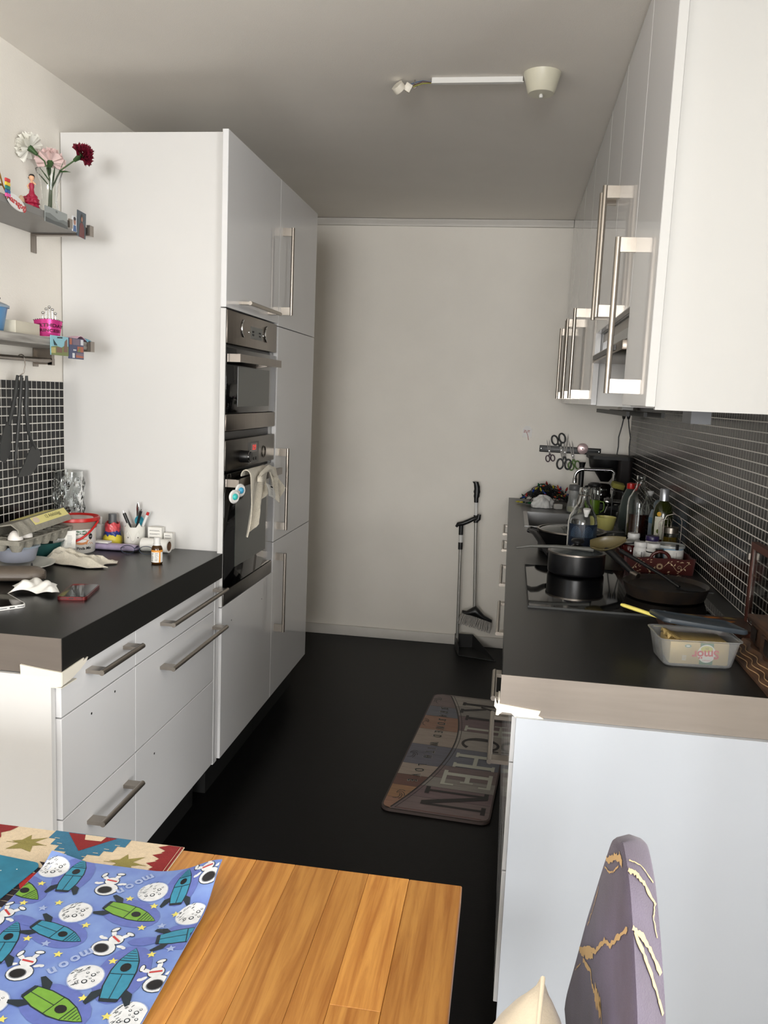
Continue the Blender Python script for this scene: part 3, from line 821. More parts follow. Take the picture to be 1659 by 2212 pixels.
obj('hair', lathe([(0.0, 0.108), (0.005, 0.107), (0.0075, 0.102), (0.0072, 0.096), (0, 0.095)][::-1], 16), BLACK_PL, t, (-0.001, 0.0025, 0))
obj('hair_bun', lathe([(0, 0), (0.003, 0.001), (0.004, 0.004), (0.003, 0.007), (0, 0.008)], 10), BLACK_PL, t, (-0.007, 0.003, 0.093))

# name magnet, tower souvenir
t = thing('lettered_magnet', 'red script fridge magnet with rainbow stripes on the shelf edge', 'magnet', (-1.329, 2.090, 1.897), rot=(0, 0, 0)); t.scale = (1, 1.45, 1.35)
pts = ell(0, 0.0, 0.028, 0.013, 22); me = prism([(x, y + 0.22 * x * -1) for x, y in pts], -0.0015, 0.002)
TOYZ = Matrix(((0, 0, 1, 0), (1, 0, 0, 0), (0, 1, 0, 0), (0, 0, 0, 1)))
me.transform(TOYZ); obj('backing', me, WHITE_PL, t, (0.002, 0.012, 0.0))
pr = Print(lambda x, y, l: (0.004 + l, 0.012 + x, y - 0.2 * x), [M('red_ink', (196, 40, 44), 0.5)]); pr.text('Maragogi', 0, 0, 0.0165, 0, 0, bold=0.03); obj('lettering', pr.mesh(), None, t)
for k, c in enumerate(((204, 56, 60), (232, 196, 60), (44, 130, 120), (40, 90, 150), (226, 90, 160))):
    obj('stripe', box(0.0, 0.005, -0.020, -0.006, 0.032 - 0.007 * k, 0.0385 - 0.007 * k, 0.001, 1), M('souvenir_%d' % k, c, 0.4), t)
GOLD = M('antique_gold', (168, 124, 52), 0.35, metal=0.7, var=0.2)
t = thing('tower_souvenir', 'gold lattice tower souvenir cut off by the frame edge', 'figurine', (-1.375, 2.085, SH1))
bm = bmesh.new()
for sx in (-1, 1):
    for sy in (-1, 1):
        add_tube(bm, [(0.026 * sx, 0.026 * sy, 0), (0.016 * sx, 0.016 * sy, 0.03), (0.009 * sx, 0.009 * sy, 0.07), (0.003 * sx, 0.003 * sy, 0.14), (0.001 * sx, 0.001 * sy, 0.16)], 0.0022, 6)
for z, r in ((0.03, 0.017), (0.05, 0.013), (0.07, 0.010), (0.1, 0.007)):
    bbox(bm, -r, r, -r, r, z, z + 0.003)
bbox(bm, -0.03, 0.03, -0.03, 0.03, 0.0, 0.005)
obj('lattice', finish(bm), GOLD, t)
t = thing('small_ornament', 'tiny tan and blue ornament behind the lettered magnet', 'figurine', (-1.372, 2.205, SH1))
obj('body', lathe([(0, 0), (0.010, 0), (0.011, 0.010), (0.008, 0.022), (0.004, 0.028), (0, 0.030)], 16), M('tan_glaze', (196, 168, 140), 0.4), t)
obj('cap', lathe([(0, 0.0), (0.006, 0), (0.004, 0.010), (0, 0.012)], 12), M('pale_blue_glaze', (168, 178, 206), 0.4), t, (0.0, 0.022, 0.014))

# flat pictures stuck on the front edge of the shelves
def picture(name, label, y0, z1, w, hgt, bg, shapes, mats, x=None, rotx=0.0):
    t = thing(name, label, 'magnet', (x or SXF + 0.0015, y0 + w / 2, z1 - hgt), rot=(rotx, 0, 0))
    obj('card', box(0, 0.0025, -w / 2, w / 2, 0, hgt), bg, t)
    pr = Print(lambda u, v, l: (0.0025 + l, -w / 2 + u * w, v * hgt), mats)
    for s in shapes:
        pr.poly(s[0], s[1], s[2] if len(s) > 2 else 0)
    obj('print', pr.mesh(), None, t)
    return t, pr
gA, gB, gC = M('photo_grey_light', (150, 156, 154), 0.25), M('photo_grey', (108, 114, 112), 0.25), M('photo_grey_dark', (72, 77, 76), 0.25)
picture('postcard', 'small grey landscape postcard on the upper shelf edge', 2.250, 1.922, 0.118, 0.043, gA,
        [([(0, 0), (1, 0), (1, .45), (.8, .5), (.6, .38), (.4, .5), (.2, .62), (0, .55)], 1), ([(0, 0), (1, 0), (1, .2), (.7, .28), (.4, .22), (0, .3)], 2, 1), (ell(.5, .85, .05, .08, 10), 1)], [gA, gB, gC])
nb, rd = M('photo_slate', (66, 78, 88), 0.25), M('photo_maroon', (104, 34, 34), 0.25)
picture('portrait_photo', 'tall portrait photograph of someone in dark red on the upper shelf edge', 2.424, 1.947, 0.050, 0.076, nb,
        [([(.2, 0), (.85, 0), (.82, .35), (.7, .52), (.58, .58), (.42, .58), (.26, .48)], 1), (ell(.5, .74, .15, .16, 16), 2), (ell(.5, .70, .09, .10, 14), 3, 1)],
        [nb, rd, M('photo_hair', (38, 28, 26), 0.4), M('photo_skin', (176, 124, 104), 0.4)], rotx=-0.06)
picture('portrait_photo', 'small portrait photograph with pale blue shirt beside the tall one', 2.398, 1.925, 0.024, 0.044, M('photo_white', (220, 222, 226), 0.3),
        [([(.1, 0), (.9, 0), (.8, .4), (.2, .4)], 1), (ell(.5, .66, .28, .24, 14), 2), (ell(.5, .84, .28, .12, 14), 3, 1)], [nb, M('photo_blue', (74, 106, 156), 0.4), M('photo_skin', (176, 124, 104), 0.4), M('photo_hair', (38, 28, 26), 0.4)])
solo('metal_clip', box(SXF + 0.001, SXF + 0.006, 2.378, 2.394, 1.886, 1.912), STEEL, 'small steel clip between the postcard and portraits', 'clip')

# ---------------------------------------------------------------- things on the lower shelf
t = thing('storage_tub', 'round blue plastic tub with a translucent lid on the lower shelf', 'tub', (-1.415, 2.085, SH2))
obj('bowl', lathe([(0, 0), (0.046, 0), (0.050, 0.004), (0.060, 0.060), (0.063, 0.066), (0.060, 0.068), (0.046, 0.006), (0, 0.006)], 36), M('blue_tub', (92, 142, 186), 0.35), t)
obj('lid', lathe([(0, 0.080), (0.045, 0.079), (0.058, 0.074), (0.066, 0.070), (0.066, 0.064), (0.064, 0.064), (0.063, 0.069), (0, 0.075)][::-1], 36), PLAS_FROST, t)
solo('carton', box(-0.05, 0.05, -0.075, 0.075, 0, 0.036, 0.001, 1), M('beige_card', (214, 208, 190), 0.8), 'flat beige carton behind the blue tub', 'box', (-1.415, 2.21, SH2), 0.12)
# birthday tiara
PINK = M('metallic_pink', (222, 70, 150), 0.22, metal=0.35, var=0.15); SILV = M('silver_plastic', (208, 206, 204), 0.15, metal=0.9)
t = thing('party_tiara', 'pink and silver plastic birthday tiara on the lower shelf', 'tiara', (-1.360, 2.315, SH2), rz=-0.85); t.scale = (1.25, 1.25, 1.0)
def crown(u, v):
    a = -0.9 + 1.8 * u
    r = 0.034 + 0.007 * v
    return (r * math.cos(a) - 0.034, r * math.sin(a), 0.004 + v * (0.044 + 0.006 * math.cos(a * 1.6)))
obj('band', sheet(crown, 24, 6, 0.0015), PINK, t)
bm = bmesh.new()
for i in range(15):
    p = crown(i / 14, 1.0); add_lathe(bm, [(0, -0.0022), (0.0022, 0), (0, 0.0022)], 8, (p[0], p[1], p[2] + 0.001))
for (u, dz) in ((0.5, 0.034), (0.40, 0.028), (0.60, 0.028), (0.30, 0.018), (0.70, 0.018)):
    p = crown(u, 1.0); q = crown(0.5, 1.0)
    add_tube(bm, [p, ((p[0] + q[0]) / 2, (p[1] * 1.0), p[2] + dz * 0.5), (p[0], p[1] * 0.95, p[2] + dz - 0.003)], 0.0016, 6)
    add_lathe(bm, [(0, -0.004), (0.003, -0.003), (0.004, 0), (0.003, 0.003), (0, 0.004)], 10, (p[0], p[1] * 0.95, p[2] + dz))
obj('beads', sm(finish(bm), 60), SILV, t)
def onband(x, y, l):
    p = Vector(crown(0.5 + x / 0.06, 0.5 + y / 0.05)); a = -0.9 + 1.8 * (0.5 + x / 0.06)
    return p + Vector((math.cos(a), math.sin(a), 0)) * (0.0006 + l)
pr = Print(onband, [M('deep_pink_ink', (84, 0, 46), 0.4)])
pr.text('BIRTHDAY', 0, 0.007, 0.0135, 0, 0, bold=0.03); pr.text('PRINCESS', 0, -0.008, 0.012, 0, 0, bold=0.03)
obj('lettering', pr.mesh(), None, t)
# two view magnets
sk, gr, br, yl = M('print_sky', (140, 196, 210), 0.3), M('print_green', (116, 128, 66), 0.3), M('print_brown', (122, 88, 70), 0.3), M('print_straw', (186, 176, 108), 0.3)
picture('view_magnet', 'square fridge magnet printed with a fairground under blue sky', 2.270, 1.566, 0.096, 0.056, sk,
        [([(0, 0), (1, 0), (1, .5), (.8, .55), (.6, .42), (.3, .48), (0, .42)], 1), ([(.3, .15), (.62, .15), (.62, .42), (.3, .42)], 2, 1), ([(0, .1), (.25, .1), (.25, .4), (0, .38)], 3, 1), ([(.7, .2), (.95, .2), (.92, .9), (.78, .75)], 2, 1), ([(.35, .88), (.65, .9), (.65, .96), (.35, .94)], 4, 1)] +
        [([(.12 + .05 * i, .8 - .07 * i), (.15 + .05 * i, .8 - .07 * i), (.2 + .05 * i, .5), (.17 + .05 * i, .5)], 4, 2) for i in range(4)], [sk, gr, br, yl, INK])
nv, du, og = M('print_navy', (54, 64, 104), 0.3), M('print_dusk', (118, 100, 118), 0.3), M('print_orange', (176, 92, 62), 0.3)
picture('view_magnet', 'navy fridge magnet printed with a collage of city views', 2.369, 1.566, 0.088, 0.062, nv,
        [([(.03, .68), (.2, .68), (.2, .97), (.03, .97)], 2), ([(.24, .68), (.74, .68), (.74, .97), (.24, .97)], 1), ([(.78, .7), (.97, .7), (.97, .97), (.78, .97)], 3), ([(.55, .35), (.97, .35), (.97, .62), (.55, .62)], 2), ([(.55, .35), (.75, .35), (.75, .62)], 4, 1), ([(.45, .05), (.97, .05), (.97, .3), (.45, .3)], 1), ([(.45, .08), (.97, .08), (.97, .16), (.45, .2)], 2, 1), ([(.22, .05), (.38, .05), (.38, .28), (.22, .28)], 3), ([(.28, .4), (.48, .4), (.48, .46), (.28, .46)], 3)], [nv, du, og, M('photo_white', (220, 222, 226), 0.3), gr])
t = thing('wrapper', 'crumpled pink and blue wrapper at the shelf end', 'wrapper', (-1.365, 2.45, SH2))
obj('pink_sheet', sheet(lambda u, v: (-0.03 + 0.065 * v, -0.05 + 0.10 * u, 0.002 + 0.012 * math.sin(PI * u) * (1 - 0.3 * v) + 0.004 * math.sin(9 * u + 4 * v)), 14, 6, 0.001), M('pink_foil', (220, 172, 196), 0.4), t)
obj('blue_end', sheet(lambda u, v: (0.0 + 0.042 * v, 0.025 + 0.028 * u, 0.001 + 0.010 * math.sin(PI * v) * (1 - u * .6) + 0.003 * math.sin(14 * u + 5 * v)), 8, 6, 0.001), M('blue_foil', (110, 168, 190), 0.4), t)
pr = Print(lambda x, y, l: (XL + 0.002 + l, x, y), [INK]); pr.text('G', 2.300, 1.655, 0.05, 0, 0)
tag(obj('wall_letter', pr.mesh(), None), 'single black wall letter cut off by the left frame edge', 'wall letter')

# ================================================================== things on the left worktop
Z = TOP + 0.0004
# cut-glass vase
def cutglass():
    prof_o = 0.0475; seg, nz = 56, 30; H = 0.252
    def rad(i, j):
        a = i / seg; z = j / nz
        f = abs(((a * 7 + z * 3.0) % 1) - 0.5) + abs(((a * 7 - z * 3.0) % 1) - 0.5)
        return prof_o + (0.011 * (f - 0.5) if 1 < j < nz - 2 else 0.0)
    bm = bmesh.new(); R_ = []
    for j in range(nz + 1):
        R_.append([bm.verts.new((rad(i, j) * math.cos(2 * PI * i / seg), rad(i, j) * math.sin(2 * PI * i / seg), H * j / nz)) for i in range(seg)])
    inn = [[bm.verts.new((0.039 * math.cos(2 * PI * i / seg), 0.039 * math.sin(2 * PI * i / seg), zz)) for i in range(seg)] for zz in (H, 0.02)]
    R_ += inn
    for a, b in zip(R_[:-1], R_[1:]):
        for k in range(seg):
            bm.faces.new((a[k], a[(k + 1) % seg], b[(k + 1) % seg], b[k]))
    bm.faces.new(R_[0][::-1]); bm.faces.new(R_[-1])
    return finish(bm)
solo('cut_glass_vase', cutglass(), GLASS, 'tall cut-glass vase in the corner against the black tiles', 'vase', (-1.460, 2.594, Z))

# teal bowl, plate, tub, egg carton
t = solo('teal_bowl', lathe([(0, 0), (0.035, 0), (0.040, 0.006), (0.060, 0.030), (0.070, 0.052), (0.067, 0.053), (0.056, 0.030), (0.036, 0.010), (0, 0.008)], 36), M('teal_glaze', (40, 84, 82), 0.25), 'dark teal bowl beneath the egg carton', 'bowl', (-1.432, 2.374, Z))
solo('white_plate', lathe([(0, 0), (0.06, 0), (0.064, 0.003), (0.098, 0.014), (0.099, 0.0165), (0.064, 0.006), (0, 0.004)], 40), CERAMIC, 'white plate under the lidded plastic tub', 'plate', (-1.405, 2.215, Z))
t = thing('food_tub', 'lidded grey-blue plastic food tub at the left frame edge', 'tub', (-1.425, 2.235, Z + 0.017))
obj('bowl', lathe([(0, 0), (0.046, 0), (0.050, 0.004), (0.060, 0.040), (0.061, 0.044), (0.057, 0.044), (0.046, 0.005), (0, 0.005)], 36), M('lilac_plastic', (172, 176, 190), 0.3, trans=0.35, ior=1.3), t)
obj('lid', lathe([(0, 0.047), (0.045, 0.046), (0.056, 0.049), (0.064, 0.048), (0.065, 0.043), (0.062, 0.044), (0, 0.044)][::-1], 36), PLAS_FROST, t)
solo('cable', tube([(-1.335 + 0.04 * math.cos(a) * 0.6, 2.165 - 0.04 * math.cos(a) * 0.9, Z + 0.004 + 0.022 * math.sin(a)) for a in (PI * i / 16 for i in range(17))], 0.0022, 8), BLACK_PL, 'thin black cable loop arching over the glasses case', 'cable')
PULP = M('grey_pulp', (150, 146, 134), 0.95, var=0.15, scale=90, bump=0.4, bscale=300)
t = thing('egg_carton', 'half-open grey pulp egg carton with yellow label', 'egg carton', (-1.408, 2.285, 0.9445), rot=(0.0, 0.0, 0.02))
bm = bmesh.new()
NE, PE = 6, 0.049
for i in range(NE):
    for j in range(2):
        add_lathe(bm, [(0.013, 0.0), (0.019, 0.012), (0.0245, 0.036), (0.0225, 0.036), (0.017, 0.014), (0.011, 0.002), (0.0, 0.002)], 14, ((j - 0.5) * 0.049, (i - (NE - 1) / 2) * PE, 0))
        add_lathe(bm, [(0.0, 0.0), (0.013, 0.0)], 14, ((j - 0.5) * 0.049, (i - (NE - 1) / 2) * PE, 0))
for i in range(NE - 1):
    add_lathe(bm, [(0.013, 0.012), (0.008, 0.030), (0.006, 0.048), (0.0, 0.049)], 10, (0, (i - (NE - 2) / 2) * PE, 0))
bbox(bm, 0.046, 0.052, -0.148, 0.148, 0.032, 0.036); bbox(bm, -0.052, -0.046, -0.148, 0.148, 0.032, 0.036)
for i in range(NE + 1):
    yy = (i - NE / 2) * PE
    bbox(bm, -0.05, 0.05, yy - 0.003, yy + 0.003, 0.022, 0.036)
obj('tray', sm(finish(bm), 50), PULP, t)
# lid: hinged at the wall side, lifted; scalloped box
def lid_sec(y):
    s = 0.0035 * math.cos(2 * PI * y / PE) if y < -0.055 else 0.0
    return [(-0.052, y, 0.0), (-0.050 - s * .3, y, 0.030 + s), (-0.036, y, 0.040), (0.0352, y, 0.0412), (0.050 + s, y, 0.0180 + s), (0.055, y, 0.002), (0.0525, y, 0.002), (0.047 + s, y, 0.017 + s), (0.034, y, 0.037), (-0.034, y, 0.037), (-0.047, y, 0.028), (-0.0495, y, 0.0)]
lid = obj('lid', loft([lid_sec(-0.148 + 0.296 * i / 60) for i in range(61)]), PULP, t, (-0.003, 0.0, 0.042), (0.03, -0.18, 0))
YEL = M('egg_label_yellow', (226, 216, 140), 0.7, var=0.04)
pr = Print(lambda x, y, l: (0.0365 + y * 0.6 + (0.0 if y < 0 else 0) + l, x, 0.0402 - (0.012 * max(0, y) / 0.02 if y > 0 else 0) + l * 1.0), [YEL, INK, M('label_egg', (214, 196, 178), 0.7)])
lp = bmesh.new(); obj('label', box(-0.030, 0.034, -0.05, 0.146, 0.0403, 0.0408), YEL, lid)
obj('label', (lambda me: (me.transform(Matrix.Rotation(1.02, 4, 'Y')), me)[1])(box(0, 0.026, -0.05, 0.146, 0.0002, 0.0008)), YEL, lid, (0.0352, 0, 0.0412))
pr = Print(lambda x, y, l: (0.0352 + 0.0105 * math.cos(1.02) + (0.0008 + l) * math.sin(1.02) - y * math.cos(1.02), x, 0.0412 - 0.0105 * math.sin(1.02) + (0.0008 + l) * math.cos(1.02) + y * math.sin(1.02)), [INK, M('label_egg', (206, 186, 168), 0.7)])
pr.text('12 Adelsöägg', 0.065, 0, 0.0165, 0, 0); pr.poly(ell(-0.03, -0.001, 0.016, 0.0098, 20), 1)
obj('label_print', pr.mesh(), None, lid)
EGGW = M('white_eggshell', (238, 233, 226), 0.5, var=0.03)
eggm = lathe([(0, -0.027), (0.010, -0.025), (0.018, -0.017), (0.0215, -0.004), (0.020, 0.010), (0.014, 0.022), (0.007, 0.0275), (0, 0.029)], 24, 80)
for k, (j, lab) in enumerate(((0, 'white egg in the nearest cup of the carton, cut off by the frame edge'), (1, 'white egg fully in view in the second cup of the carton'))):
    e = solo('egg', eggm, EGGW, lab, 'egg', (-1.408 + 0.0245, 2.285 + (j - 2.5) * PE, 0.9445 + 0.0335), group='eggs in the carton')

# red-rimmed bucket
t = thing('nut_bucket', 'white bucket with red lid rim and red handle', 'bucket', (-1.381, 2.500, Z)); t.scale = (0.94, 0.94, 1.0)
obj('tub', lathe([(0, 0), (0.057, 0), (0.060, 0.003), (0.066, 0.080), (0.064, 0.080), (0.058, 0.004), (0, 0.003)], 48), M('bucket_print_white', (230, 226, 220), 0.3), t)
obj('clear_collar', lathe([(0.0662, 0.0805), (0.069, 0.104), (0.067, 0.104), (0.064, 0.0805)], 48), M('smoky_clear', (176, 160, 148), 0.25, trans=0.4, ior=1.3), t)
obj('lid', lathe([(0, 0.110), (0.056, 0.110), (0.058, 0.106), (0.068, 0.110), (0.073, 0.117), (0.077, 0.116), (0.0775, 0.106), (0.075, 0.104), (0.0705, 0.1045), (0, 0.1045)][::-1], 48), RED, t, label='red snap-on lid')
obj('lid_window', lathe([(0, 0.1120), (0.055, 0.1120), (0.055, 0.1104), (0, 0.1104)][::-1], 40), M('lid_film', (206, 186, 178), 0.3), t)
hpts = []
for i in range(25):
    a = -PI + PI * i / 24
    hpts.append((0.0765 * math.cos(a), -0.0765 * abs(math.sin(a)) * 0.96 - 0.002, 0.103 - 0.062 * abs(math.sin(a)) ** 1.3))
obj('handle', tube(hpts, 0.0036, 10), RED, t, rot=(0, 0, 0.12))
def cyl(rf, t0=0.0):
    def f(x, y, l):
        r = rf(y) + l; a = -PI / 2 + t0 + x / rf(y)
        return (r * math.cos(a), r * math.sin(a), y)
    return f
pr = Print(cyl(lambda y: 0.0606 + 0.078 * y, 0.45), [M('label_green', (62, 104, 74), 0.4), WHITE_PL, INK, M('almond', (206, 140, 90), 0.5), M('red_ink', (196, 40, 44), 0.5)])
pr.poly(rrect(-0.005, 0.036, 0.063, 0.077, 0.005), 0, 0, True); pr.text('Maribel', 0.015, 0.070, 0.0125, 0.05, 1, 1, bold=0.02)
pr.line([(-0.05, 0.074), (-0.03, 0.070), (-0.022, 0.074), (-0.014, 0.070), (-0.006, 0.068)], 0.0014, 4)
pr.poly(ell(0.052, 0.056, 0.008, 0.010), 2, 0, True); pr.text('100%', 0.052, 0.056, 0.005, 0, 1, 1)
pr.poly(ell(0.018, 0.040, 0.024, 0.010), 3, 0, True); pr.poly(ell(0.018, 0.043, 0.019, 0.005), 1, 1, True); pr.text('Pinda Mix', 0.028, 0.018, 0.013, 0, 2, 0, bold=0.02)
for k in range(14):
    pr.poly(ell(0.045 + RND.uniform(-.012, .016), 0.038 + RND.uniform(-.008, .008), 0.002, 0.0014, 8), 3, 0, True)
obj('print', pr.mesh(), None, t)

# leaflet card leaning on the bucket
t = thing('leaflet', 'small white printed card leaning on the bucket', 'card', (-1.372, 2.405, Z + 0.026), rot=(-0.30, 0.0, 0.35))
obj('card', box(-0.034, 0.034, -0.0006, 0.0006, 0, 0.056), WHITE_PAP, t)
pr = Print(lambda x, y, l: (x, -0.0006 - l, y), [INK_G, INK])
pr.text('Besök', -0.022, 0.040, 0.007, 0, 1, bold=0.03); pr.line([(-0.026, 0.046), (-0.002, 0.047)], 0.0007, 0)
for k in range(9):
    pr.line([(-0.018 + RND.uniform(0, .002), 0.031 - 0.0032 * k), (0.0, 0.031 - 0.0032 * k)], 0.0008, 0); pr.line([(0.008, 0.040 - 0.0036 * k), (0.024 - RND.uniform(0, .004), 0.040 - 0.0036 * k)], 0.0008, 0)
obj('print', pr.mesh(), None, t)

# towel crumpled
def towel(u, v):
    x = -0.12 + 0.24 * u; y = -0.052 + 0.104 * v
    edge = min(u, 1 - u, v, 1 - v); k = min(1, edge * 6)
    w1 = 9 * v + 3.5 * u + 1.6 * math.sin(5.5 * u + 1) ; w2 = 17 * u + 5 * math.sin(3 * v + u * 2)
    ridge = (0.5 + 0.5 * math.sin(w1 * 2.3)) ** 2 * 0.010 + (0.5 + 0.5 * math.sin(w2 * 0.6 + 5 * v)) ** 2 * 0.005 + 0.0018 * math.sin(31 * u + 13 * v)
    hump = 0.020 * math.exp(-((u - .32) / .30) ** 2) * math.sin(PI * v) + 0.010 * math.exp(-((u - .8) / .14) ** 2) * math.sin(PI * v)
    zz = 0.006 + k * (0.006 + ridge + hump)
    x += 0.012 * math.sin(7 * v + 2) * (0.3 + u) + 0.004 * math.sin(w1 * 1.9 + 1); y += 0.016 * math.sin(6.2 * u + 0.6) - 0.02 * (u - .5) + 0.004 * math.sin(w2 * 0.6)
    return (x, y, max(0.004, zz))
solo('kitchen_towel', sheet(towel, 110, 60, 0.003), TERRY, 'crumpled cream terry towel on the left worktop', 'towel', (-1.285, 2.320, Z), 0.06).scale = (0.88, 0.88, 1.0)

# glasses case
def case_sec(y, lo):
    r = []; q = abs(y) / 0.085
    w = 0.034 * (1 - max(0, q - 0.55) ** 2 * 3.2); hh = 0.026 * (1 - max(0, q - 0.6) ** 2 * 2.6)
    n = 12
    if lo:
        return [(w * math.cos(PI + PI * i / n), y, 0.016 + 0.016 * math.sin(PI + PI * i / n) * (0.9 if q < .9 else .6)) for i in range(n + 1)]
    return [(w * math.cos(PI * i / n), y, 0.0165 + hh * math.sin(PI * i / n) ** 0.75) for i in range(n + 1)]
BRN = M('taupe_leatherette', (96, 86, 76), 0.45, var=0.1, bump=0.1, bscale=300)
t = thing('glasses_case', 'taupe hard glasses case lying on the left worktop', 'glasses case', (-1.325, 2.055, Z), rz=-1.25)
obj('upper_shell', loft([case_sec(-0.085 + 0.17 * i / 24, False) for i in range(25)]), BRN, t)
obj('lower_shell', loft([case_sec(-0.085 + 0.17 * i / 24, True) for i in range(25)]), BRN, t)

# tissue
def tissue(u, v):
    x = -0.058 + 0.116 * u; y = -0.042 + 0.084 * v
    k = min(1, min(u, 1 - u, v, 1 - v) * 5)
    return (x + 0.01 * math.sin(5 * v), y + 0.012 * math.sin(4 * u), 0.003 + 0.010 * abs(math.sin(5 * u + 3 * v)) + k * (0.010 + 0.012 * abs(math.sin(9 * u - 4 * v)) * (1 - .4 * v)))
solo('tissue', sheet(tissue, 26, 20, 0.0006), WHITE_PAP, 'crumpled white paper tissue beside the red phone', 'tissue', (-1.205, 1.965, Z), 0.25)

# phones
def phone(name, label, loc, rz, w, l, body, glass, camera=False):
    t = thing(name, label, 'phone', loc, rz)
    obj('body', prism(rrect(-w / 2, w / 2, -l / 2, l / 2, 0.012), 0, 0.0085, 0.002), body, t)
    obj('screen', prism(rrect(-w / 2 + 0.003, w / 2 - 0.003, -l / 2 + 0.003, l / 2 - 0.003, 0.010), 0.0086, 0.0092), glass, t)
    obj('charging_port', box(-0.006, 0.006, -l / 2 - 0.0004, -l / 2, 0.003, 0.0055), BLACK_PL, t)
    for s in (-1, 1):
        obj('speaker_grille', box(s * 0.02 - 0.008, s * 0.02 + 0.008, -l / 2 - 0.0003, -l / 2, 0.0035, 0.005), DGREY_PL, t)
    return t
phone('smartphone', 'red-edged smartphone lying face up on the left worktop', (-1.092, 1.985, Z), 0.24, 0.074, 0.145, M('red_alu', (104, 36, 36), 0.3, metal=0.5), M('phone_glass', (20, 14, 15), 0.05))
phone('smartphone', 'white smartphone at the left frame edge of the worktop', (-1.215, 1.838, Z), 0.9, 0.068, 0.140, WHITE_PL, M('phone_glass', (20, 14, 15), 0.05))

# lavender pack with card on top
LAV = M('lavender_film', (190, 176, 210), 0.35, var=0.2, scale=40)
t = thing('lavender_pack', 'long flat lavender plastic pack below the mug', 'pack', (-1.285, 2.558, Z), rz=0.02)
def pack(u, v):
    a = 2 * PI * v; k = 1 - 0.25 * (2 * u - 1) ** 8
    return (-0.085 + 0.17 * u, 0.022 * math.cos(a) * k, 0.011 + 0.011 * math.copysign(abs(math.sin(a)) ** 0.6, math.sin(a)) * k)
obj('film', sheet(pack, 20, 24), LAV, t)
obj('seam', box(0.08, 0.09, -0.018, 0.018, 0.009, 0.012), LAV, t); obj('seam', box(-0.09, -0.08, -0.018, 0.018, 0.009, 0.012), LAV, t)
solo('white_card', box(-0.026, 0.026, -0.014, 0.014, 0, 0.006, 0.001, 1), WHITE_PAP, 'white slip lying on the lavender pack', 'card', (-1.320, 2.556, Z + 0.0226))
# owl mug with pens
def mug():
    seg = 40; bm = bmesh.new(); R_ = []
    def ear(a):
        d1 = math.exp(-((a - 0.6) / 0.16) ** 2) + math.exp(-((a + 0.6) / 0.16) ** 2)
        return 0.015 * d1
    def ang(k): return -PI + 2 * PI * k / seg
    for z, r, top in ((0, 0.030, 0), (0.004, 0.0335, 0), (0.05, 0.0345, 0), (0.074, 0.0345, 1), (0.074, 0.0315, 1), (0.05, 0.031, 0), (0.006, 0.030, 0)):
        R_.append([bm.verts.new((r * math.sin(ang(k)), -r * math.cos(ang(k)), z + (ear(ang(k)) if top else 0))) for k in range(seg)])
    for a, b in zip(R_[:-1], R_[1:]):
        for k in range(seg):
            bm.faces.new((a[k], a[(k + 1) % seg], b[(k + 1) % seg], b[k]))
    bm.faces.new(R_[0][::-1]); bm.faces.new(R_[-1])
    return sm(finish(bm), 50)
MX, MY = -1.236, 2.617
t = thing('owl_mug', 'white ceramic mug with pointed ears and a relief face', 'mug', (MX, MY, Z + 0.0005), rz=0.28)
obj('cup', mug(), CERAMIC, t)
f = cyl(lambda y: 0.0346)
fp = [f(-0.022 + 0.011 * i / 6, 0.052 + 0.010 * math.sin(PI * i / 6) , 0.0003) for i in range(7)] + [f(-0.009 + 0.001 * i, 0.048 - 0.004 * i, 0.0004) for i in range(5)] + [f(0.0, 0.028, 0.001)] + [f(0.005 + 0.001 * i, 0.032 + 0.004 * i, 0.0004) for i in range(5)] + [f(0.011 + 0.011 * i / 6, 0.052 + 0.010 * math.sin(PI * i / 6), 0.0003) for i in range(7)]
obj('face_relief', tube(fp, 0.0016, 8), CERAMIC, t)
for s in (-1, 1):
    pr = Print(f, [INK]); pr.poly(ell(s * 0.0165, 0.040, 0.0018, 0.0022, 10), 0, 2, True); obj('eye', pr.mesh(), None, t)
def stick(name, label, cat, base, tip, prof, mats):
    b = Vector(base); d = Vector(tip) - b; L = d.length
    q = Vector((0, 0, 1)).rotation_difference(d.normalized())
    t = thing(name, label, cat, b, rot=q.to_euler(), group='pens and spoons in the owl mug')
    for nm, z0, z1, r0, r1, mt in prof:
        obj(nm, lathe([(0, z0 * L), (r0, z0 * L), (r1, z1 * L), (0, z1 * L)], 14), mt, t)
    return t
zb = Z + 0.008
stick('pen', 'black ballpoint pen leaning left in the owl mug', 'pen', (MX + 0.010, MY, zb), (MX - 0.038, MY - 0.006, zb + 0.118), [('barrel', 0, .93, .0042, .0048, BLACK_PL), ('clicker', .93, 1, .002, .0018, CHROME), ('clip', .55, .92, .0058, .0056, BLACK_PL)], None)
stick('pen', 'black pen leaning right in the owl mug', 'pen', (MX - 0.006, MY - 0.006, zb), (MX + 0.030, MY - 0.012, zb + 0.128), [('barrel', 0, .95, .0042, .0046, BLACK_PL), ('clicker', .95, 1, .002, .0016, CHROME)], None)
stick('marker', 'white marker with red end in the owl mug', 'marker', (MX, MY + 0.004, zb), (MX + 0.047, MY + 0.004, zb + 0.116), [('barrel', 0, .92, .0046, .0050, WHITE_PL), ('ring', .55, .565, .0053, .0053, INK), ('end_plug', .921, 1, .0052, .0046, RED)], None)
t = thing('spoon', 'steel spoon handle standing in the owl mug', 'spoon', (MX + 0.004, MY + 0.012, zb), rot=(0.02, 0.03, 0), group='pens and spoons in the owl mug')
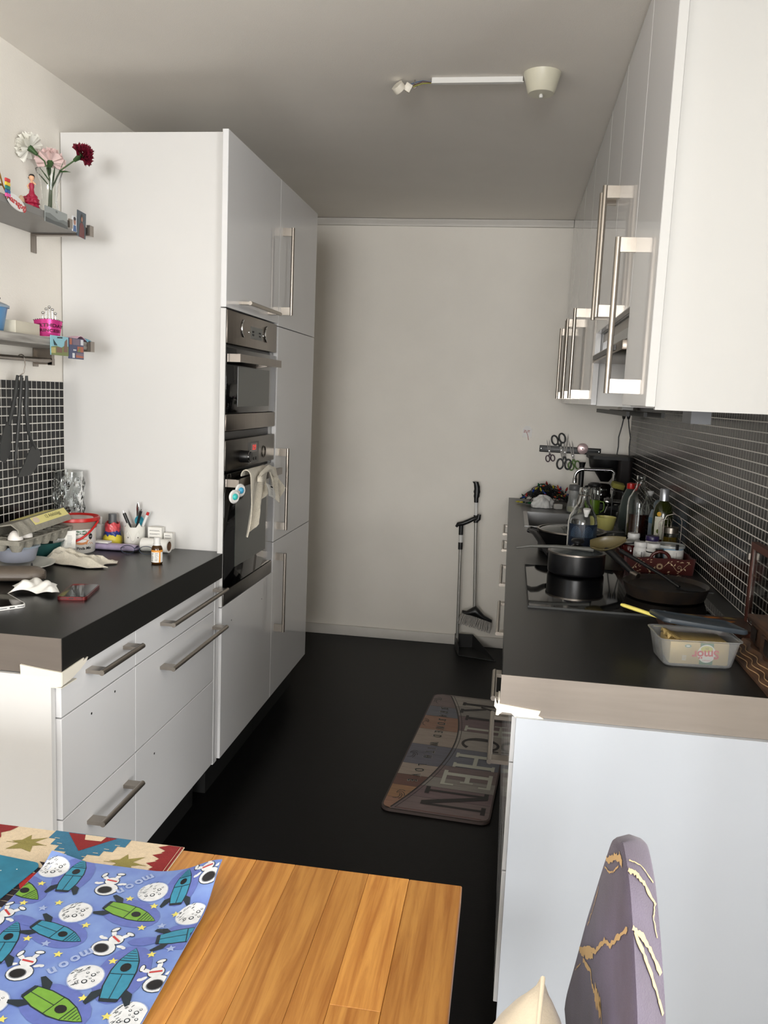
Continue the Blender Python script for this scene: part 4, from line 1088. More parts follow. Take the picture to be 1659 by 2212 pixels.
obj('handle', loft([[(w * math.cos(a), 0.0015 * math.sin(a), z) for a in (2 * PI * i / 12 for i in range(12))] for w, z in ((0.002, 0), (0.003, 0.05), (0.0045, 0.10), (0.006, 0.130), (0.004, 0.142), (0.001, 0.146))]), CHROME, t)
t = thing('scoop', 'turquoise measuring scoop standing in the owl mug', 'scoop', (MX + 0.006, MY + 0.006, zb), rot=(0, 0.12, 0), group='pens and spoons in the owl mug')
TQ = M('turquoise_plastic', (64, 164, 186), 0.35)
obj('handle', box(-0.003, 0.003, -0.0015, 0.0015, 0, 0.075, 0.001, 1), TQ, t)
obj('bowl', (lambda me: (me.transform(Matrix.Rotation(PI / 2, 4, 'X')), me)[1])(lathe([(0, -0.010), (0.012, -0.006), (0.017, 0.004), (0.0155, 0.004), (0.011, -0.004), (0, -0.008)], 22)), TQ, t, (0, 0, 0.086))
# yellow bottle with wrapper
t = thing('glue_bottle', 'squat yellow bottle with red and blue wrapper and grey cap', 'bottle', (-1.317, 2.621, Z)); t.scale = (1, 1, 1.24)
Z2 = 0.0
obj('base', lathe([(0, 0), (0.027, 0), (0.033, 0.010), (0.032, 0.024), (0.026, 0.034), (0, 0.036)], 28), M('yellow_plastic', (226, 208, 70), 0.35), t)
def wrap(u, v):
    a = 2 * PI * u; r = (0.0275 - 0.004 * v) * (1 + 0.05 * math.sin(7 * a + 9 * v) + 0.03 * math.sin(13 * a - 5 * v))
    return (r * math.cos(a), r * math.sin(a), 0.030 + 0.036 * v + 0.003 * math.sin(5 * a) * v)
obj('red_wrapper', sheet(lambda u, v: wrap(u, 0.35 + 0.65 * v), 40, 10, 0.0006), M('red_foil', (212, 78, 84), 0.3, var=0.2, scale=60), t)
obj('blue_wrapper', sheet(lambda u, v: tuple(Vector(wrap(u, 0.55 * v)) * 1.0 + Vector((0, 0, -0.001 + 0.006 * math.sin(6.28 * u) * v))), 40, 8, 0.0006), M('blue_foil_dark', (40, 58, 132), 0.3, var=0.2, scale=60), t)
obj('cap', lathe([(0, 0.064), (0.0135, 0.064), (0.0135, 0.088), (0.0125, 0.090), (0, 0.090)], 24), M('grey_cap', (88, 90, 92), 0.4), t)
pr = Print(lambda x, y, l: (x, -0.0335 - l, y), [BLACK_PL]); pr.poly(ell(-0.003, 0.014, 0.004, 0.003, 12), 0, 0, True); obj('spot', pr.mesh(), None, t)
# white holder behind the bucket
t = thing('toothpick_holder', 'white plastic holder with upright prongs behind the bucket', 'holder', (-1.438, 2.633, Z))
t.location = (-1.377, 2.636, Z)
obj('cup', box(-0.018, 0.018, -0.014, 0.014, 0, 0.070, 0.004), WHITE_PL, t)
obj('prong', box(-0.016, -0.006, -0.003, 0.003, 0.070, 0.100, 0.002), M('pale_yellow_plastic', (226, 222, 170), 0.4), t)
obj('prong', box(0.006, 0.014, -0.003, 0.003, 0.070, 0.096, 0.002), WHITE_PL, t)
# medicine boxes and paper roll
def medbox(label, loc, rz, w, d_, h_):
    t = thing('medicine_box', label, 'box', loc, rz, group='medicine boxes')
    obj('carton', box(-w / 2, w / 2, -d_ / 2, d_ / 2, 0, h_), WHITE_PAP, t)
    pr = Print(lambda x, y, l: (x, -d_ / 2 - l, y), [INK_G, INK])
    for k in range(5):
        z = h_ * (0.86 - 0.16 * k)
        pr.line([(-w * .38, z), (w * RND.uniform(.2, .42), z)], 0.0011, k % 2)
        pr.line([(-w * .38, z - 0.0022), (w * RND.uniform(.1, .42), z - 0.0022)], 0.0008, 0)
    obj('print', pr.mesh(), None, t)
medbox('white printed medicine box standing behind the paper roll', (-1.166, 2.634, Z), 0.04, 0.048, 0.026, 0.074)
medbox('low white printed box beside the taller medicine box', (-1.122, 2.640, Z), 0.04, 0.030, 0.022, 0.056)
t = thing('paper_roll', 'white paper roll lying on its side with brown core', 'paper roll', (-1.142, 2.578, Z + 0.022), rot=(0, PI / 2, -0.06))
obj('paper', lathe([(0.0165, -0.048), (0.022, -0.048), (0.022, 0.048), (0.0165, 0.048), (0.0165, -0.048)], 32), WHITE_PAP, t)
obj('core', lathe([(0.0163, -0.047), (0.0163, 0.047), (0.0148, 0.047), (0.0148, -0.047), (0.0163, -0.047)], 24), M('brown_card', (122, 92, 70), 0.8), t)
# spectacles
t = thing('eyeglasses', 'slim blue-grey eyeglasses lying by the paper roll', 'eyeglasses', (-1.176, 2.508, Z + 0.0022), rz=0.08)
FR = M('gunmetal_frame', (62, 74, 92), 0.3, metal=0.6)
obj('frame', tubes([([(s * 0.031 + 0.023 * math.cos(a), -0.012 * 0, 0.014 + 0.0135 * math.sin(a)) for a in (2 * PI * i / 26 for i in range(26))], 0.0011, True) for s in (-1, 1)] +
    [([(-0.009, 0, 0.019), (0, -0.001, 0.021), (0.009, 0, 0.019)], 0.0011)]), FR, t)
for s in (-1, 1):
    me = prism(ell(s * 0.031, 0.014, 0.0225, 0.0130, 24), -0.0006, 0.0006); me.transform(Matrix.Rotation(PI / 2, 4, 'X')); obj('lens', me, GLASS, t)
    obj('temple', tube([(s * 0.054, 0.0, 0.018), (s * 0.057, 0.003, 0.017), (s * 0.056, 0.05, 0.012), (s * 0.050, 0.085, 0.004), (s * 0.046, 0.094, 0.0)], 0.0012, 8), FR, t)
# dropper bottle
t = thing('dropper_bottle', 'small brown medicine bottle with white cap and orange label', 'bottle', (-1.062, 2.405, Z))
obj('glass', lathe([(0, 0), (0.0155, 0), (0.017, 0.002), (0.017, 0.048), (0.0145, 0.055), (0.009, 0.059), (0.009, 0.062), (0, 0.062)], 28), M('amber_glass', (70, 44, 18), 0.08, var=0.1), t)
obj('cap', lathe([(0, 0.058), (0.0118, 0.058), (0.0118, 0.062), (0.0102, 0.064), (0.0098, 0.080), (0.008, 0.082), (0, 0.082)], 24), WHITE_PL, t)
obj('label', lathe([(0.0173, 0.006), (0.0173, 0.044)], 28), WHITE_PAP, t)
obj('label_band', lathe([(0.0175, 0.038), (0.0175, 0.0445)], 28), M('orange_label', (226, 150, 54), 0.5), t)
pr = Print(cyl(lambda y: 0.0175), [INK_G, INK, M('orange_label', (226, 150, 54), 0.5)])
for k in range(8):
    pr.line([(-0.013, 0.034 - .0034 * k), (-0.013 + RND.uniform(.006, .010), 0.034 - .0034 * k)], 0.0012, k % 2); pr.line([(0.001, 0.035 - .0034 * k), (0.001 + RND.uniform(.006, .010), 0.035 - .0034 * k)], 0.0010, (k + 1) % 2)
pr.poly([(0.013, 0.006), (0.018, 0.006), (0.018, 0.04), (0.014, 0.04)], 2)
obj('label_print', pr.mesh(), None, t)

# ================================================================== on the oven handle: towel and suction toy
hx = TX + 0.041
def htowel(u, v):
    # u: from the bar down the front, v: across
    ya = 2.735 + 0.21 * v; yb = 2.670 + 0.19 * v
    ln = 0.200 - 0.13 * max(0, v - 0.25) / 0.75
    if u < 0.2:
        a = PI * (1 - u / 0.2)
        x = hx + 0.019 * math.cos(a); z = 1.138 + 0.024 * math.sin(a) ; s = 0
    else:
        s = (u - 0.2) / 0.8
        z = 1.138 - ln * s; x = hx + 0.019 + 0.010 * s
    y = ya * (1 - s ** 1.2) + yb * s ** 1.2
    x += (0.011 * math.sin(11 * v + 2.5 * s) + 0.005 * math.sin(23 * v + 4 * s)) * (0.25 + 0.75 * s) * (1 if u > 0.2 else 0.25)
    return (max(x, hx + 0.008) if u > 0.2 else x, y, z)
t = thing('oven_towel', 'cream terry towel hung over the oven handle', 'towel', (hx, 2.90, 1.134))
def sh_w(fn, nu, nv, th): 
    return sheet(lambda u, v: tuple(Vector(fn(u, v)) - Vector((hx, 2.90, 1.134))), nu, nv, th)
obj('cloth', sh_w(htowel, 44, 20, 0.0035), TERRY, t)
def hfold(u, v):
    y = 2.905 + 0.115 * v + 0.06 * u
    ln = 0.115 * math.sin(PI * (0.25 + 0.6 * v)) + 0.02
    z = 1.158 - 0.02 * v - ln * u + 0.010 * math.sin(PI * v) * (1 - u)
    return (hx + 0.024 + 0.016 * u + 0.007 * math.sin(10 * v + 4 * u), y, z)
obj('fold', sh_w(hfold, 24, 16, 0.0035), TERRY, t)
def hring(u, v):
    a = PI * u
    return (hx + 0.030 + 0.010 * math.sin(PI * v), 2.885 - 0.115 * math.cos(a) + 0.012 * v, 1.118 + (0.030 + 0.026 * v) * math.sin(a) - 0.020 * u + 0.004 * math.sin(14 * u))
obj('roll', sh_w(hring, 32, 10, 0.006), TERRY, t)
lab = obj('care_label', sh_w(lambda u, v: (hx + 0.052 + 0.004 * math.sin(PI * u), 2.800 + 0.085 * v - 0.050 * u * 0 + 0.04 * u, 1.112 - 0.050 * u - 0.020 * v), 8, 4, 0.0005), WHITE_PAP, t, label='white printed care label')
pr = Print(lambda x, y, l: (0.0578 + l, x - 0.045 - 0.3 * y, y - 0.050 - .25 * x), [INK, INK_G])
pr.poly([(-0.012, 0.006), (0.014, 0.006), (0.014, 0.012), (-0.012, 0.012)], 0); pr.text('50x70', 0, -0.002, 0.008, 0, 1)
for k in range(3): pr.line([(-0.012, -0.009 - .005 * k), (0.010, -0.009 - .005 * k)], 0.0012, 1)
obj('label_print', pr.mesh(), None, t)
t = thing('suction_toy', 'white and turquoise double-ball toy stuck at the oven handle', 'toy', (hx + 0.010, 2.600, 1.094))
for k, (dy, dz, c) in enumerate(((-0.032, -0.006, (60, 190, 186)), (0.028, 0.008, (70, 170, 214)))):
    rgm = lathe([(0.011, -0.004), (0.018, -0.005), (0.0225, 0.0), (0.018, 0.005), (0.011, 0.004), (0.011, -0.004)], 26); rgm.transform(Matrix.Rotation(PI / 2, 4, 'Y'))
    obj('rim', rgm, WHITE_PL, t, (0.006, dy, dz), (0, 0, -0.5))
    bl = lathe([(0, -0.012), (0.0085, -0.0085), (0.012, 0), (0.0085, 0.0085), (0, 0.012)], 20, 80); bl.transform(Matrix.Rotation(PI / 2, 4, 'Y'))
    obj('ball', bl, M('toy_ball_%d' % k, c, 0.25), t, (0.007, dy, dz))
obj('bridge', tube([(0.006, -0.012, -0.002), (0.008, 0.0, 0.001), (0.006, 0.010, 0.004)], 0.006, 12), WHITE_PL, t)
obj('suction_cup', (lambda me: (me.transform(Matrix.Rotation(PI / 2, 4, 'Y')), me)[1])(lathe([(0.012, -0.012), (0.008, -0.004), (0.003, 0.0), (0, 0.001)], 18)), PLAS_FROST, t, (0.002, 0, 0))
# ================================================================== right worktop: hob, sink, tap
t = thing('induction_hob', 'black glass induction hob let into the right worktop', 'hob', (0.335, 2.50, TOP))
obj('glass', box(-0.258, 0.258, -0.288, 0.288, 0.0004, 0.0055, 0.001, 1), BLACK_GL, t)
obj('front_trim', box(-0.26, 0.26, -0.2900, -0.2882, 0.0003, 0.0060), DGREY_PL, t)
obj('front_trim', box(-0.26, -0.2582, -0.2905, 0.2905, 0.0003, 0.0060), DGREY_PL, t)
SNK = M('sink_steel', (150, 150, 150), 0.3, metal=1.0, var=0.1, scale=8)
t = thing('sink', 'rectangular stainless steel sink let into the right worktop', 'sink', (0.302, 3.935, TOP - 0.18))
sx, sy, sd = 0.196, 0.234, 0.17
bm = bmesh.new(); w = 0.0015
for a in ((-sx, sx, -sy, sy, 0.0, w), (-sx, -sx + w, -sy, sy, 0, 0.18), (sx - w, sx, -sy, sy, 0, 0.18), (-sx, sx, -sy, -sy + w, 0, 0.18), (-sx, sx, sy - w, sy, 0, 0.18)):
    bbox(bm, *a)
obj('basin', finish(bm), SNK, t)
bm = bmesh.new(); zt = 0.1803; r_ = 0.018
for a in ((-sx - r_, sx + r_, -sy - r_, -sy + 0.001), (-sx - r_, sx + r_, sy - 0.001, sy + r_), (-sx - r_, -sx + 0.001, -sy, sy), (sx - 0.001, sx + r_, -sy, sy)):
    bbox(bm, a[0], a[1], a[2], a[3], zt, zt + 0.0015)
obj('rim', finish(bm), SNK, t)
obj('drain', lathe([(0, 0.003), (0.03, 0.003), (0.04, 0.0016), (0.03, 0.0016), (0, 0.0016)][::-1], 24), CHROME, t)
# kitchen tap
t = thing('kitchen_tap', 'chrome bridge tap with a high square spout behind the sink', 'tap', (0.555, 4.30, TOP))
zt = TOP
def arc(c, r, a0, a1, n=7): return [(c[0] + r * math.cos(a0 + (a1 - a0) * i / n), c[1], c[2] + r * math.sin(a0 + (a1 - a0) * i / n)) for i in range(n + 1)]
obj('spout', tube([(-0.025, 0, 0.07), (-0.025, 0, 0.200)] + arc((-0.045, 0, 0.200), 0.020, 0, PI / 2) + [(-0.10, 0, 0.2195)] + arc((-0.177, 0, 0.178), 0.040, PI / 2, PI) + [(-0.2175, 0, 0.165)], 0.0085, 14), CHROME, t)
obj('nozzle', lathe([(0, 0), (0.0115, 0), (0.0115, 0.022), (0.009, 0.026), (0, 0.026)], 18), CHROME, t, (-0.2175, 0, 0.147))
obj('collar', lathe([(0, 0), (0.0125, 0), (0.0125, 0.03), (0.010, 0.034), (0, 0.034)], 18), CHROME, t, (-0.025, 0, 0.10))
bd = lathe([(0, -0.05), (0.018, -0.046), (0.026, -0.03), (0.024, -0.015), (0.017, 0.0), (0.017, 0.08), (0, 0.08)], 24); bd.transform(Matrix.Rotation(PI / 2, 4, 'Y'))
obj('body', bd, CHROME, t, (-0.02, 0, 0.060))
obj('lever', tube([(-0.04, -0.006, 0.056), (-0.048, -0.03, 0.040), (-0.064, -0.06, 0.008)], [0.004, 0.0042, 0.0035], 10), CHROME, t)
obj('riser', lathe([(0, 0), (0.021, 0), (0.021, 0.006), (0.013, 0.012), (0.013, 0.06), (0, 0.06)], 20), CHROME, t, (0.02, 0, 0.0))

# ================================================================== back wall: magnetic strip, scissors, hook
YW = YB - 0.0005
t = thing('magnetic_strip', 'black magnetic knife strip on the back wall', 'magnetic strip', (0.335, YW, 1.172), rot=(0, 0.012, 0))
obj('bar', box(-0.168, 0.168, -0.013, 0, -0.0185, 0.0185, 0.003), BLACK_PL, t)
for z in (-0.008, 0.008):
    obj('magnet_rail', box(-0.16, 0.16, -0.0145, -0.0131, z - 0.004, z + 0.004), DGREY_PL, t)
for s in (-1, 1):
    obj('screw', (lambda me: (me.transform(Matrix.Rotation(PI / 2, 4, 'X')), me)[1])(lathe([(0, 0.003), (0.004, 0.002), (0.005, 0), (0, 0)][::-1], 12)), CHROME, t, (s * 0.158, -0.013, 0))
BLADE = M('scissor_steel', (120, 117, 113), 0.55, metal=0.6)
def scissors(label, x, z, ang, size, color, up):
    """blades towards +z when up=1; origin at the pivot"""
    t = thing('scissors', label, 'scissors', (x, YW - 0.0180, z), rot=(0, ang, 0), group='scissors on the magnetic strip')
    hm = M('scissor_handle_%d_%d_%d' % color, color, 0.45)
    for s in (-1, 1):
        me = prism([(-0.004 * s, -0.02), (0.004 * s, -0.02), (0.006 * s, 0.01), (0.0045 * s, 0.07 * up if up else 0.07), (0.0005 * s, 0.092), (-0.002 * s, 0.01)], 0, 0.0015)
        me.transform(Matrix.Scale(size, 4)); me.transform(Matrix.Rotation(PI / 2, 4, 'X')); me.transform(Matrix.Translation((0.002 * s, -0.001 * (1 + s), 0)))
        obj('blade', me, BLADE, t, rot=(0, 0.06 * s, 0))
        pts = [(0.002 * s * size, 0, -0.02 * size)] + [((0.019 * s + 0.015 * math.cos(a) * s) * size, 0, (-0.058 + 0.024 * math.sin(a)) * size) for a in (PI * 0.75 + 2 * PI * i / 20 for i in range(21))]
        obj('handle_ring', tube(pts, 0.0042 * size, 8), hm, t)
    obj('pivot', (lambda me: (me.transform(Matrix.Rotation(PI / 2, 4, 'X')), me)[1])(lathe([(0, 0.004), (0.004, 0.003), (0.0045, 0), (0, 0)][::-1], 12)), CHROME, t, (0, -0.001, 0))
    return t
scissors('small scissors with dark purple handles, leftmost on the strip', 0.222, 1.163, -0.18, 0.72, (58, 30, 48), 1)
scissors('scissors hung upside down with black handles at the top', 0.288, 1.170, PI - 0.33, 1.1, (20, 20, 20), 1)
scissors('large upright scissors with black handles below the strip', 0.308, 1.160, 0.01, 1.15, (22, 26, 28), 1)
scissors('scissors with green handles right of the large pair', 0.352, 1.142, -0.22, 0.95, (84, 118, 50), 1)
t = thing('kitchen_timer', 'round pale metal disc on the magnetic strip', 'timer', (0.402, YW - 0.015, 1.184))
rotx = lambda me: (me.transform(Matrix.Rotation(PI / 2, 4, 'X')), me)[1]
obj('disc', rotx(lathe([(0, 0), (0.030, 0), (0.031, 0.003), (0.029, 0.012), (0.026, 0.014), (0, 0.013)], 32)), M('pearl_disc', (216, 190, 190), 0.25, metal=0.4, var=0.2, scale=30), t)
obj('hub', rotx(lathe([(0, 0.0145), (0.004, 0.0145), (0.004, 0.012), (0, 0.012)][::-1], 12)), BLACK_PL, t)
solo('slim_canister', lathe([(0, 0), (0.018, 0), (0.018, 0.01), (0.014, 0.02), (0.0145, 0.17), (0.017, 0.18), (0.019, 0.19), (0, 0.192)], 20), BLACK_PL, 'slim black cylinder behind the tap spout', 'canister', (0.392, 4.57, Z + 0.045))
solo('canister_base', lathe([(0, 0), (0.03, 0), (0.03, 0.04), (0.02, 0.0445), (0, 0.0445)], 24), BLACK_PL, 'dark round base under the slim black cylinder', 'stand', (0.392, 4.57, Z))
t = thing('wall_hook', 'clear plastic sticker with red print on the back wall', 'wall sticker', (0.094, YW, 1.262))
obj('plate', rotx(prism([(x, y) for x, y in [(-0.025, -0.030), (0.025, -0.030), (0.027, 0.01)] + [(0.027 * math.cos(a), 0.01 + 0.024 * math.sin(a)) for a in (PI * i / 10 for i in range(1, 10))] + [(-0.027, 0.01)]], 0, 0.0015)), M('pale_sticker', (196, 191, 186), 0.35), t)
pr = Print(lambda x, y, l: (x, -0.0015 - l, y), [M('red_ink_dark', (150, 44, 38), 0.5)])
pr.text('ZUT', -0.003, 0.002, 0.018, 0, 0, bold=0.02); pr.line([(-0.004, -0.004), (0.002, -0.014), (0.006, -0.03), (0.009, -0.045)], 0.0028, 0)
obj('print', pr.mesh(), None, t)

# power outlet under the wall cabinets with two cords
t = thing('power_outlet', 'white double socket box under the far wall cabinet', 'socket', (0.60, 4.60, 1.395))
obj('housing', box(-0.028, 0.03, -0.06, 0.06, 0, 0.0325, 0.003), WHITE_PL, t)
for k, (dx, nm) in enumerate(((-0.012, 'left'), (0.012, 'right'))):
    t = thing('plug_lead', 'black plug and lead hanging on the %s down to the coffee maker' % nm, 'electrical lead', (0.60 + dx, 4.56, 1.3945))
    obj('plug', lathe([(0, -0.034), (0.006, -0.034), (0.009, -0.022), (0.0105, 0.0), (0, 0.0)], 14), BLACK_PL, t)
    s = -1 if k == 0 else 1
    obj('cable', tube([(0, 0, -0.03), (s * 0.006, 0, -0.07), (s * 0.018, 0.0, -0.13), (s * 0.016, 0.0, -0.18), (s * 0.020, 0.0, -0.224 + (0 if k == 0 else 0.0))], 0.0032, 8), BLACK_PL, t)

# ================================================================== coffee maker
t = thing('coffee_maker', 'black filter coffee maker in the far right corner', 'coffee maker', (0.535, 4.56, Z))
obj('base_plate', prism(rrect(-0.115, 0.105, -0.11, 0.11, 0.03), 0, 0.03, 0.004), BLACK_PL, t)
obj('water_tank', prism(rrect(0.03, 0.105, -0.11, 0.11, 0.02), 0.03, 0.262, 0.004), M('smoky_brown_plastic', (30, 25, 24), 0.55, spec=0.2), t)
obj('lid', prism(rrect(-0.118, 0.108, -0.112, 0.112, 0.03), 0.262, 0.280, 0.005), BLACK_MT, t)
obj('filter_funnel', lathe([(0, 0.14), (0.022, 0.14), (0.055, 0.19), (0.084, 0.215), (0.092, 0.261), (0, 0.261)], 32), BLACK_PL, t, (-0.022, -0.015, 0))
jug = obj('jug', lathe([(0, 0.031), (0.055, 0.031), (0.062, 0.05), (0.055, 0.10), (0.042, 0.125), (0.04, 0.124), (0.052, 0.10), (0.058, 0.05), (0, 0.035)], 32), M('dark_coffee_glass', (18, 14, 12), 0.05, var=0), t, (-0.035, -0.01, 0))
obj('jug_band', lathe([(0.0563, 0.094), (0.0585, 0.094), (0.0585, 0.104), (0.0545, 0.104)], 32), CHROME, jug)
obj('jug_handle', tube([(-0.05, -0.02, 0.115), (-0.085, -0.035, 0.11), (-0.09, -0.035, 0.07), (-0.06, -0.02, 0.05)], 0.007, 10), BLACK_PL, jug)
obj('switch', box(0.0, 0.02, -0.1135, -0.1105, 0.01, 0.02), GREY_PL, t)

# ================================================================== far end of the right worktop: lights bundle, bag
t = thing('string_lights', 'tangled heap of coloured string lights at the worktop corner', 'string lights', (0.215, 4.56, Z))
rr = random.Random(11)
def heap_pt(a, rad, k):
    return Vector((0.135 * rad * math.cos(a), 0.095 * rad * math.sin(a), 0.006 + 0.118 * max(0, (1 - rad * 0.92)) ** 0.7 * (0.35 + 0.65 * rr.random())))
bm = bmesh.new()
for k in range(60):
    p = [heap_pt(rr.uniform(0, 2 * PI), rr.uniform(0.1, 1.0), k) for _ in range(5)]
    dense = []
    for i in range(len(p) - 1):
        for s in range(5):
            u = s / 5
            dense.append(p[i] * (1 - u) + p[i + 1] * u + Vector((0, 0, 0.016 * math.sin(PI * u))))
    add_tube(bm, dense, 0.0017, 6)
cab = obj('cable', sm(finish(bm), 60), BLACK_PL, t)
bulb = lathe([(0, 0), (0.0038, 0.001), (0.0058, 0.008), (0.0052, 0.013), (0.0025, 0.021), (0, 0.026)], 10)
base = lathe([(0, -0.011), (0.004, -0.011), (0.0045, 0.0), (0, 0.001)], 8)
cols = [('red', (160, 20, 20)), ('blue', (24, 56, 140)), ('yellow', (176, 164, 50)), ('green', (16, 92, 52)), ('orange', (190, 74, 30))]
bms = [M('bulb_' + n, c, 0.18, var=0.2, spec=0.5) for n, c in cols]
bmesh_by = []
for m in bms:
    b2 = bulb.copy(); b2.materials.clear(); b2.materials.append(m); bmesh_by.append(b2)
base.materials.append(M('bulb_socket', (14, 40, 26), 0.5))
spots = [(0.0, 0.02, 0.100, 0, 0.3), (0.10, -0.02, 0.076, 0, .3), (0.06, 0.02, 0.080, 4, -.3), (0.135, 0.0, 0.085, 3, 0.4), (-0.075, -0.03, 0.062, 1, -0.2), (-0.03, -0.04, 0.070, 2, 0.5), (0.035, -0.02, 0.088, 2, -.5)]
for k in range(58):
    if k < len(spots):
        x, y, z, ci, tl = spots[k]; e = (tl, rr.uniform(-.5, .5), rr.uniform(0, 6))
    else:
        a = rr.uniform(0, 2 * PI); rad = rr.random() ** 0.5
        q = heap_pt(a, rad, k); x, y = q.x, q.y; z = 0.016 + 0.095 * (1 - rad) ** 0.6 * rr.uniform(.5, 1.1); ci = rr.choice([0, 0, 1, 1, 2, 2, 3, 4]); e = (rr.uniform(-1.5, 1.5), rr.uniform(-1.5, 1.5), rr.uniform(0, 6))
    o = obj('bulb', bmesh_by[ci], None, t, (x, y, z), e)
    obj('socket', base, None, o)
for (x, y, ci) in ((-0.142, -0.05, 2), (-0.10, -0.085, 3), (-0.06, -0.095, 0), (-0.125, -0.065, 2)):
    o = obj('bulb', bmesh_by[ci], None, t, (x, y, 0.009), (0, PI / 2 * (1 if x > -.11 else -1), 0.3)); obj('socket', base, None, o)
def bag(u, v):
    a = 2 * PI * u; e = v * PI / 2
    r = math.cos(e) ** 0.7
    k = 1 + 0.12 * math.sin(4 * a + 5 * v) + 0.08 * math.sin(7 * a - 9 * v) + 0.05 * math.sin(15 * a + 11 * v)
    return (0.066 * r * math.cos(a) * k, 0.050 * r * math.sin(a) * k, 0.002 + 0.064 * math.sin(e) ** 0.9 * (1 + 0.10 * math.sin(3 * a + 1) + 0.06 * math.sin(9 * a)))
solo('plastic_bag', sheet(bag, 44, 14), M('white_film', (226, 226, 224), 0.4, var=0.08, scale=50), 'crumpled white plastic bag in front of the string lights', 'bag', (0.190, 4.385, Z), 0.3).scale = (0.85, 0.85, 0.88)
solo('adapter', box(-0.020, 0.020, -0.014, 0.014, 0, 0.026, 0.004), M('offwhite_plastic', (206, 204, 198), 0.45), 'small white adapter between the bag and the bottle', 'adapter', (0.268, 4.36, Z), 0.5)

# ================================================================== bottles by the sink
def bottle(name, label, loc, prof, mat, cat='bottle', thick=0.002, seg=32, extra=()):
    t = thing(name, label, cat, loc)
    inner = [(max(r - thick, 0.0005), z) for r, z in prof[1:]][::-1]
    inner = [(r, z if i else z) for i, (r, z) in enumerate(inner)]
    inner[-1] = (inner[-1][0], prof[1][1] + thick)
    obj('glass', lathe(prof + inner + [(0, prof[1][1] + thick)], seg), mat, t)
    for nm, pf, mt in extra:
        obj(nm, lathe(pf, seg), mt, t)
    return t
bottle('soap_bottle', 'clear squeeze bottle with grey top standing by the sink', (0.338, 4.262, Z), [(0, 0), (0.030, 0), (0.034, 0.006), (0.034, 0.030), (0.029, 0.055), (0.029, 0.075), (0.026, 0.125)], PLAS_CLEAR,
       extra=[('cap', [(0, 0.112), (0.026, 0.112), (0.0285, 0.116), (0.0285, 0.136), (0.025, 0.140), (0, 0.140)], GREY_PL), ('liquid', [(0, 0.004), (0.029, 0.004), (0.0315, 0.010), (0.0315, 0.028), (0, 0.028)], M('pale_soap', (206, 204, 150), 0.3))])
t = bottle('press_jug', 'tall glass beaker with green sleeve and handle', (0.432, 4.232, Z), [(0, 0), (0.027, 0), (0.030, 0.005), (0.030, 0.140)], GLASS,
           extra=[('sleeve', [(0.0315, 0.004), (0.0315, 0.075), (0.0305, 0.075), (0.0305, 0.004)], M('lime_plastic', (96, 128, 34), 0.35)), ('lid', [(0, 0.140), (0.031, 0.140), (0.033, 0.145), (0.033, 0.152), (0.02, 0.160), (0, 0.160)], BLACK_PL)])
obj('handle', tube([(0.030, -0.008, 0.068), (0.048, -0.012, 0.066), (0.052, -0.013, 0.05), (0.050, -0.013, 0.026), (0.036, -0.009, 0.014)], 0.0036, 8), M('lime_plastic', (96, 128, 34), 0.35), t)
# swing-top bottle with blue label
BLUE_L = M('dark_blue_label', (14, 26, 44), 0.4, var=0.1)
def swing(label, loc, sc, lab_mat, content=None, rz=0.0, ceramic=True, cap_dir=-1):
    prof = [(0, 0), (0.046, 0), (0.050, 0.005), (0.050, 0.146), (0.046, 0.168), (0.030, 0.198), (0.021, 0.213), (0.0170, 0.235), (0.0170, 0.247), (0.0190, 0.25), (0.0190, 0.262), (0.0170, 0.266)]
    prof = [(r * sc, z * sc) for r, z in prof]
    t = bottle('swing_top_bottle', label, loc, prof, GLASS, seg=36, thick=0.003)
    t.rotation_euler = (0, 0, rz)
    if content:
        obj('contents', lathe([(0, 0.005), (0.0455 * sc, 0.005), (0.0455 * sc, 0.10 * sc), (0, 0.10 * sc)], 32), content, t)
    if lab_mat:
        lb = obj('label', lathe([(0.0505 * sc, 0.018 * sc), (0.0505 * sc, 0.100 * sc)], 36), lab_mat, t)
    bail = [(-0.020 * sc, 0, 0.238 * sc), (-0.026 * sc, -0.008 * sc, 0.222 * sc), (-0.024 * sc, -0.024 * sc, 0.202 * sc), (-0.012 * sc, -0.036 * sc, 0.188 * sc)]
    obj('bail_wire', tubes([(bail, 0.0012), ([(-p[0], p[1], p[2]) for p in bail], 0.0012), ([(0.0205 * sc * math.cos(a), 0.0205 * sc * math.sin(a), 0.240 * sc) for a in (2 * PI * i / 20 for i in range(20))], 0.0012, True)]), STEEL, t)
    if ceramic:
        st = lathe([(0, -0.004), (0.006, -0.004), (0.0075, 0.004), (0.0095, 0.008), (0.0125, 0.020), (0.0125, 0.023), (0, 0.024)], 18)
        obj('stopper', st, WHITE_PL, t, (0.002, -0.046 * sc, 0.176 * sc), (0.2, 0, 0))
    return t
t = swing('clear swing-top bottle with dark blue label beside the saucepan', (0.2645, 2.895, Z), 0.99, None, M('clear_water', (200, 210, 214), 0.05, trans=0.95, ior=1.33), 0.1)
pr = Print(cyl(lambda y: 0.0500, 0.0), [BLUE_L, M('label_line', (92, 120, 146), 0.5), M('label_black', (20, 22, 26), 0.5)])
for k in range(12):
    a0, a1 = -0.062 + 0.124 * k / 12, -0.062 + 0.124 * (k + 1) / 12
    pr.poly([(a0, 0.020), (a1, 0.020), (a1, 0.142), (a0, 0.142)], 0)
for k in range(7):
    for cxx in (-0.03, 0.012, 0.045):
        pr.line([(cxx + (0.004 + 0.004 * k) * math.cos(a) * 0.7, 0.098 + (0.003 + 0.0055 * k) * math.sin(a)) for a in (PI * i / 8 for i in range(9))], 0.0007, 1, 1)
pr.line([(-0.06, 0.088), (0.06, 0.086)], 0.001, 1, 1)
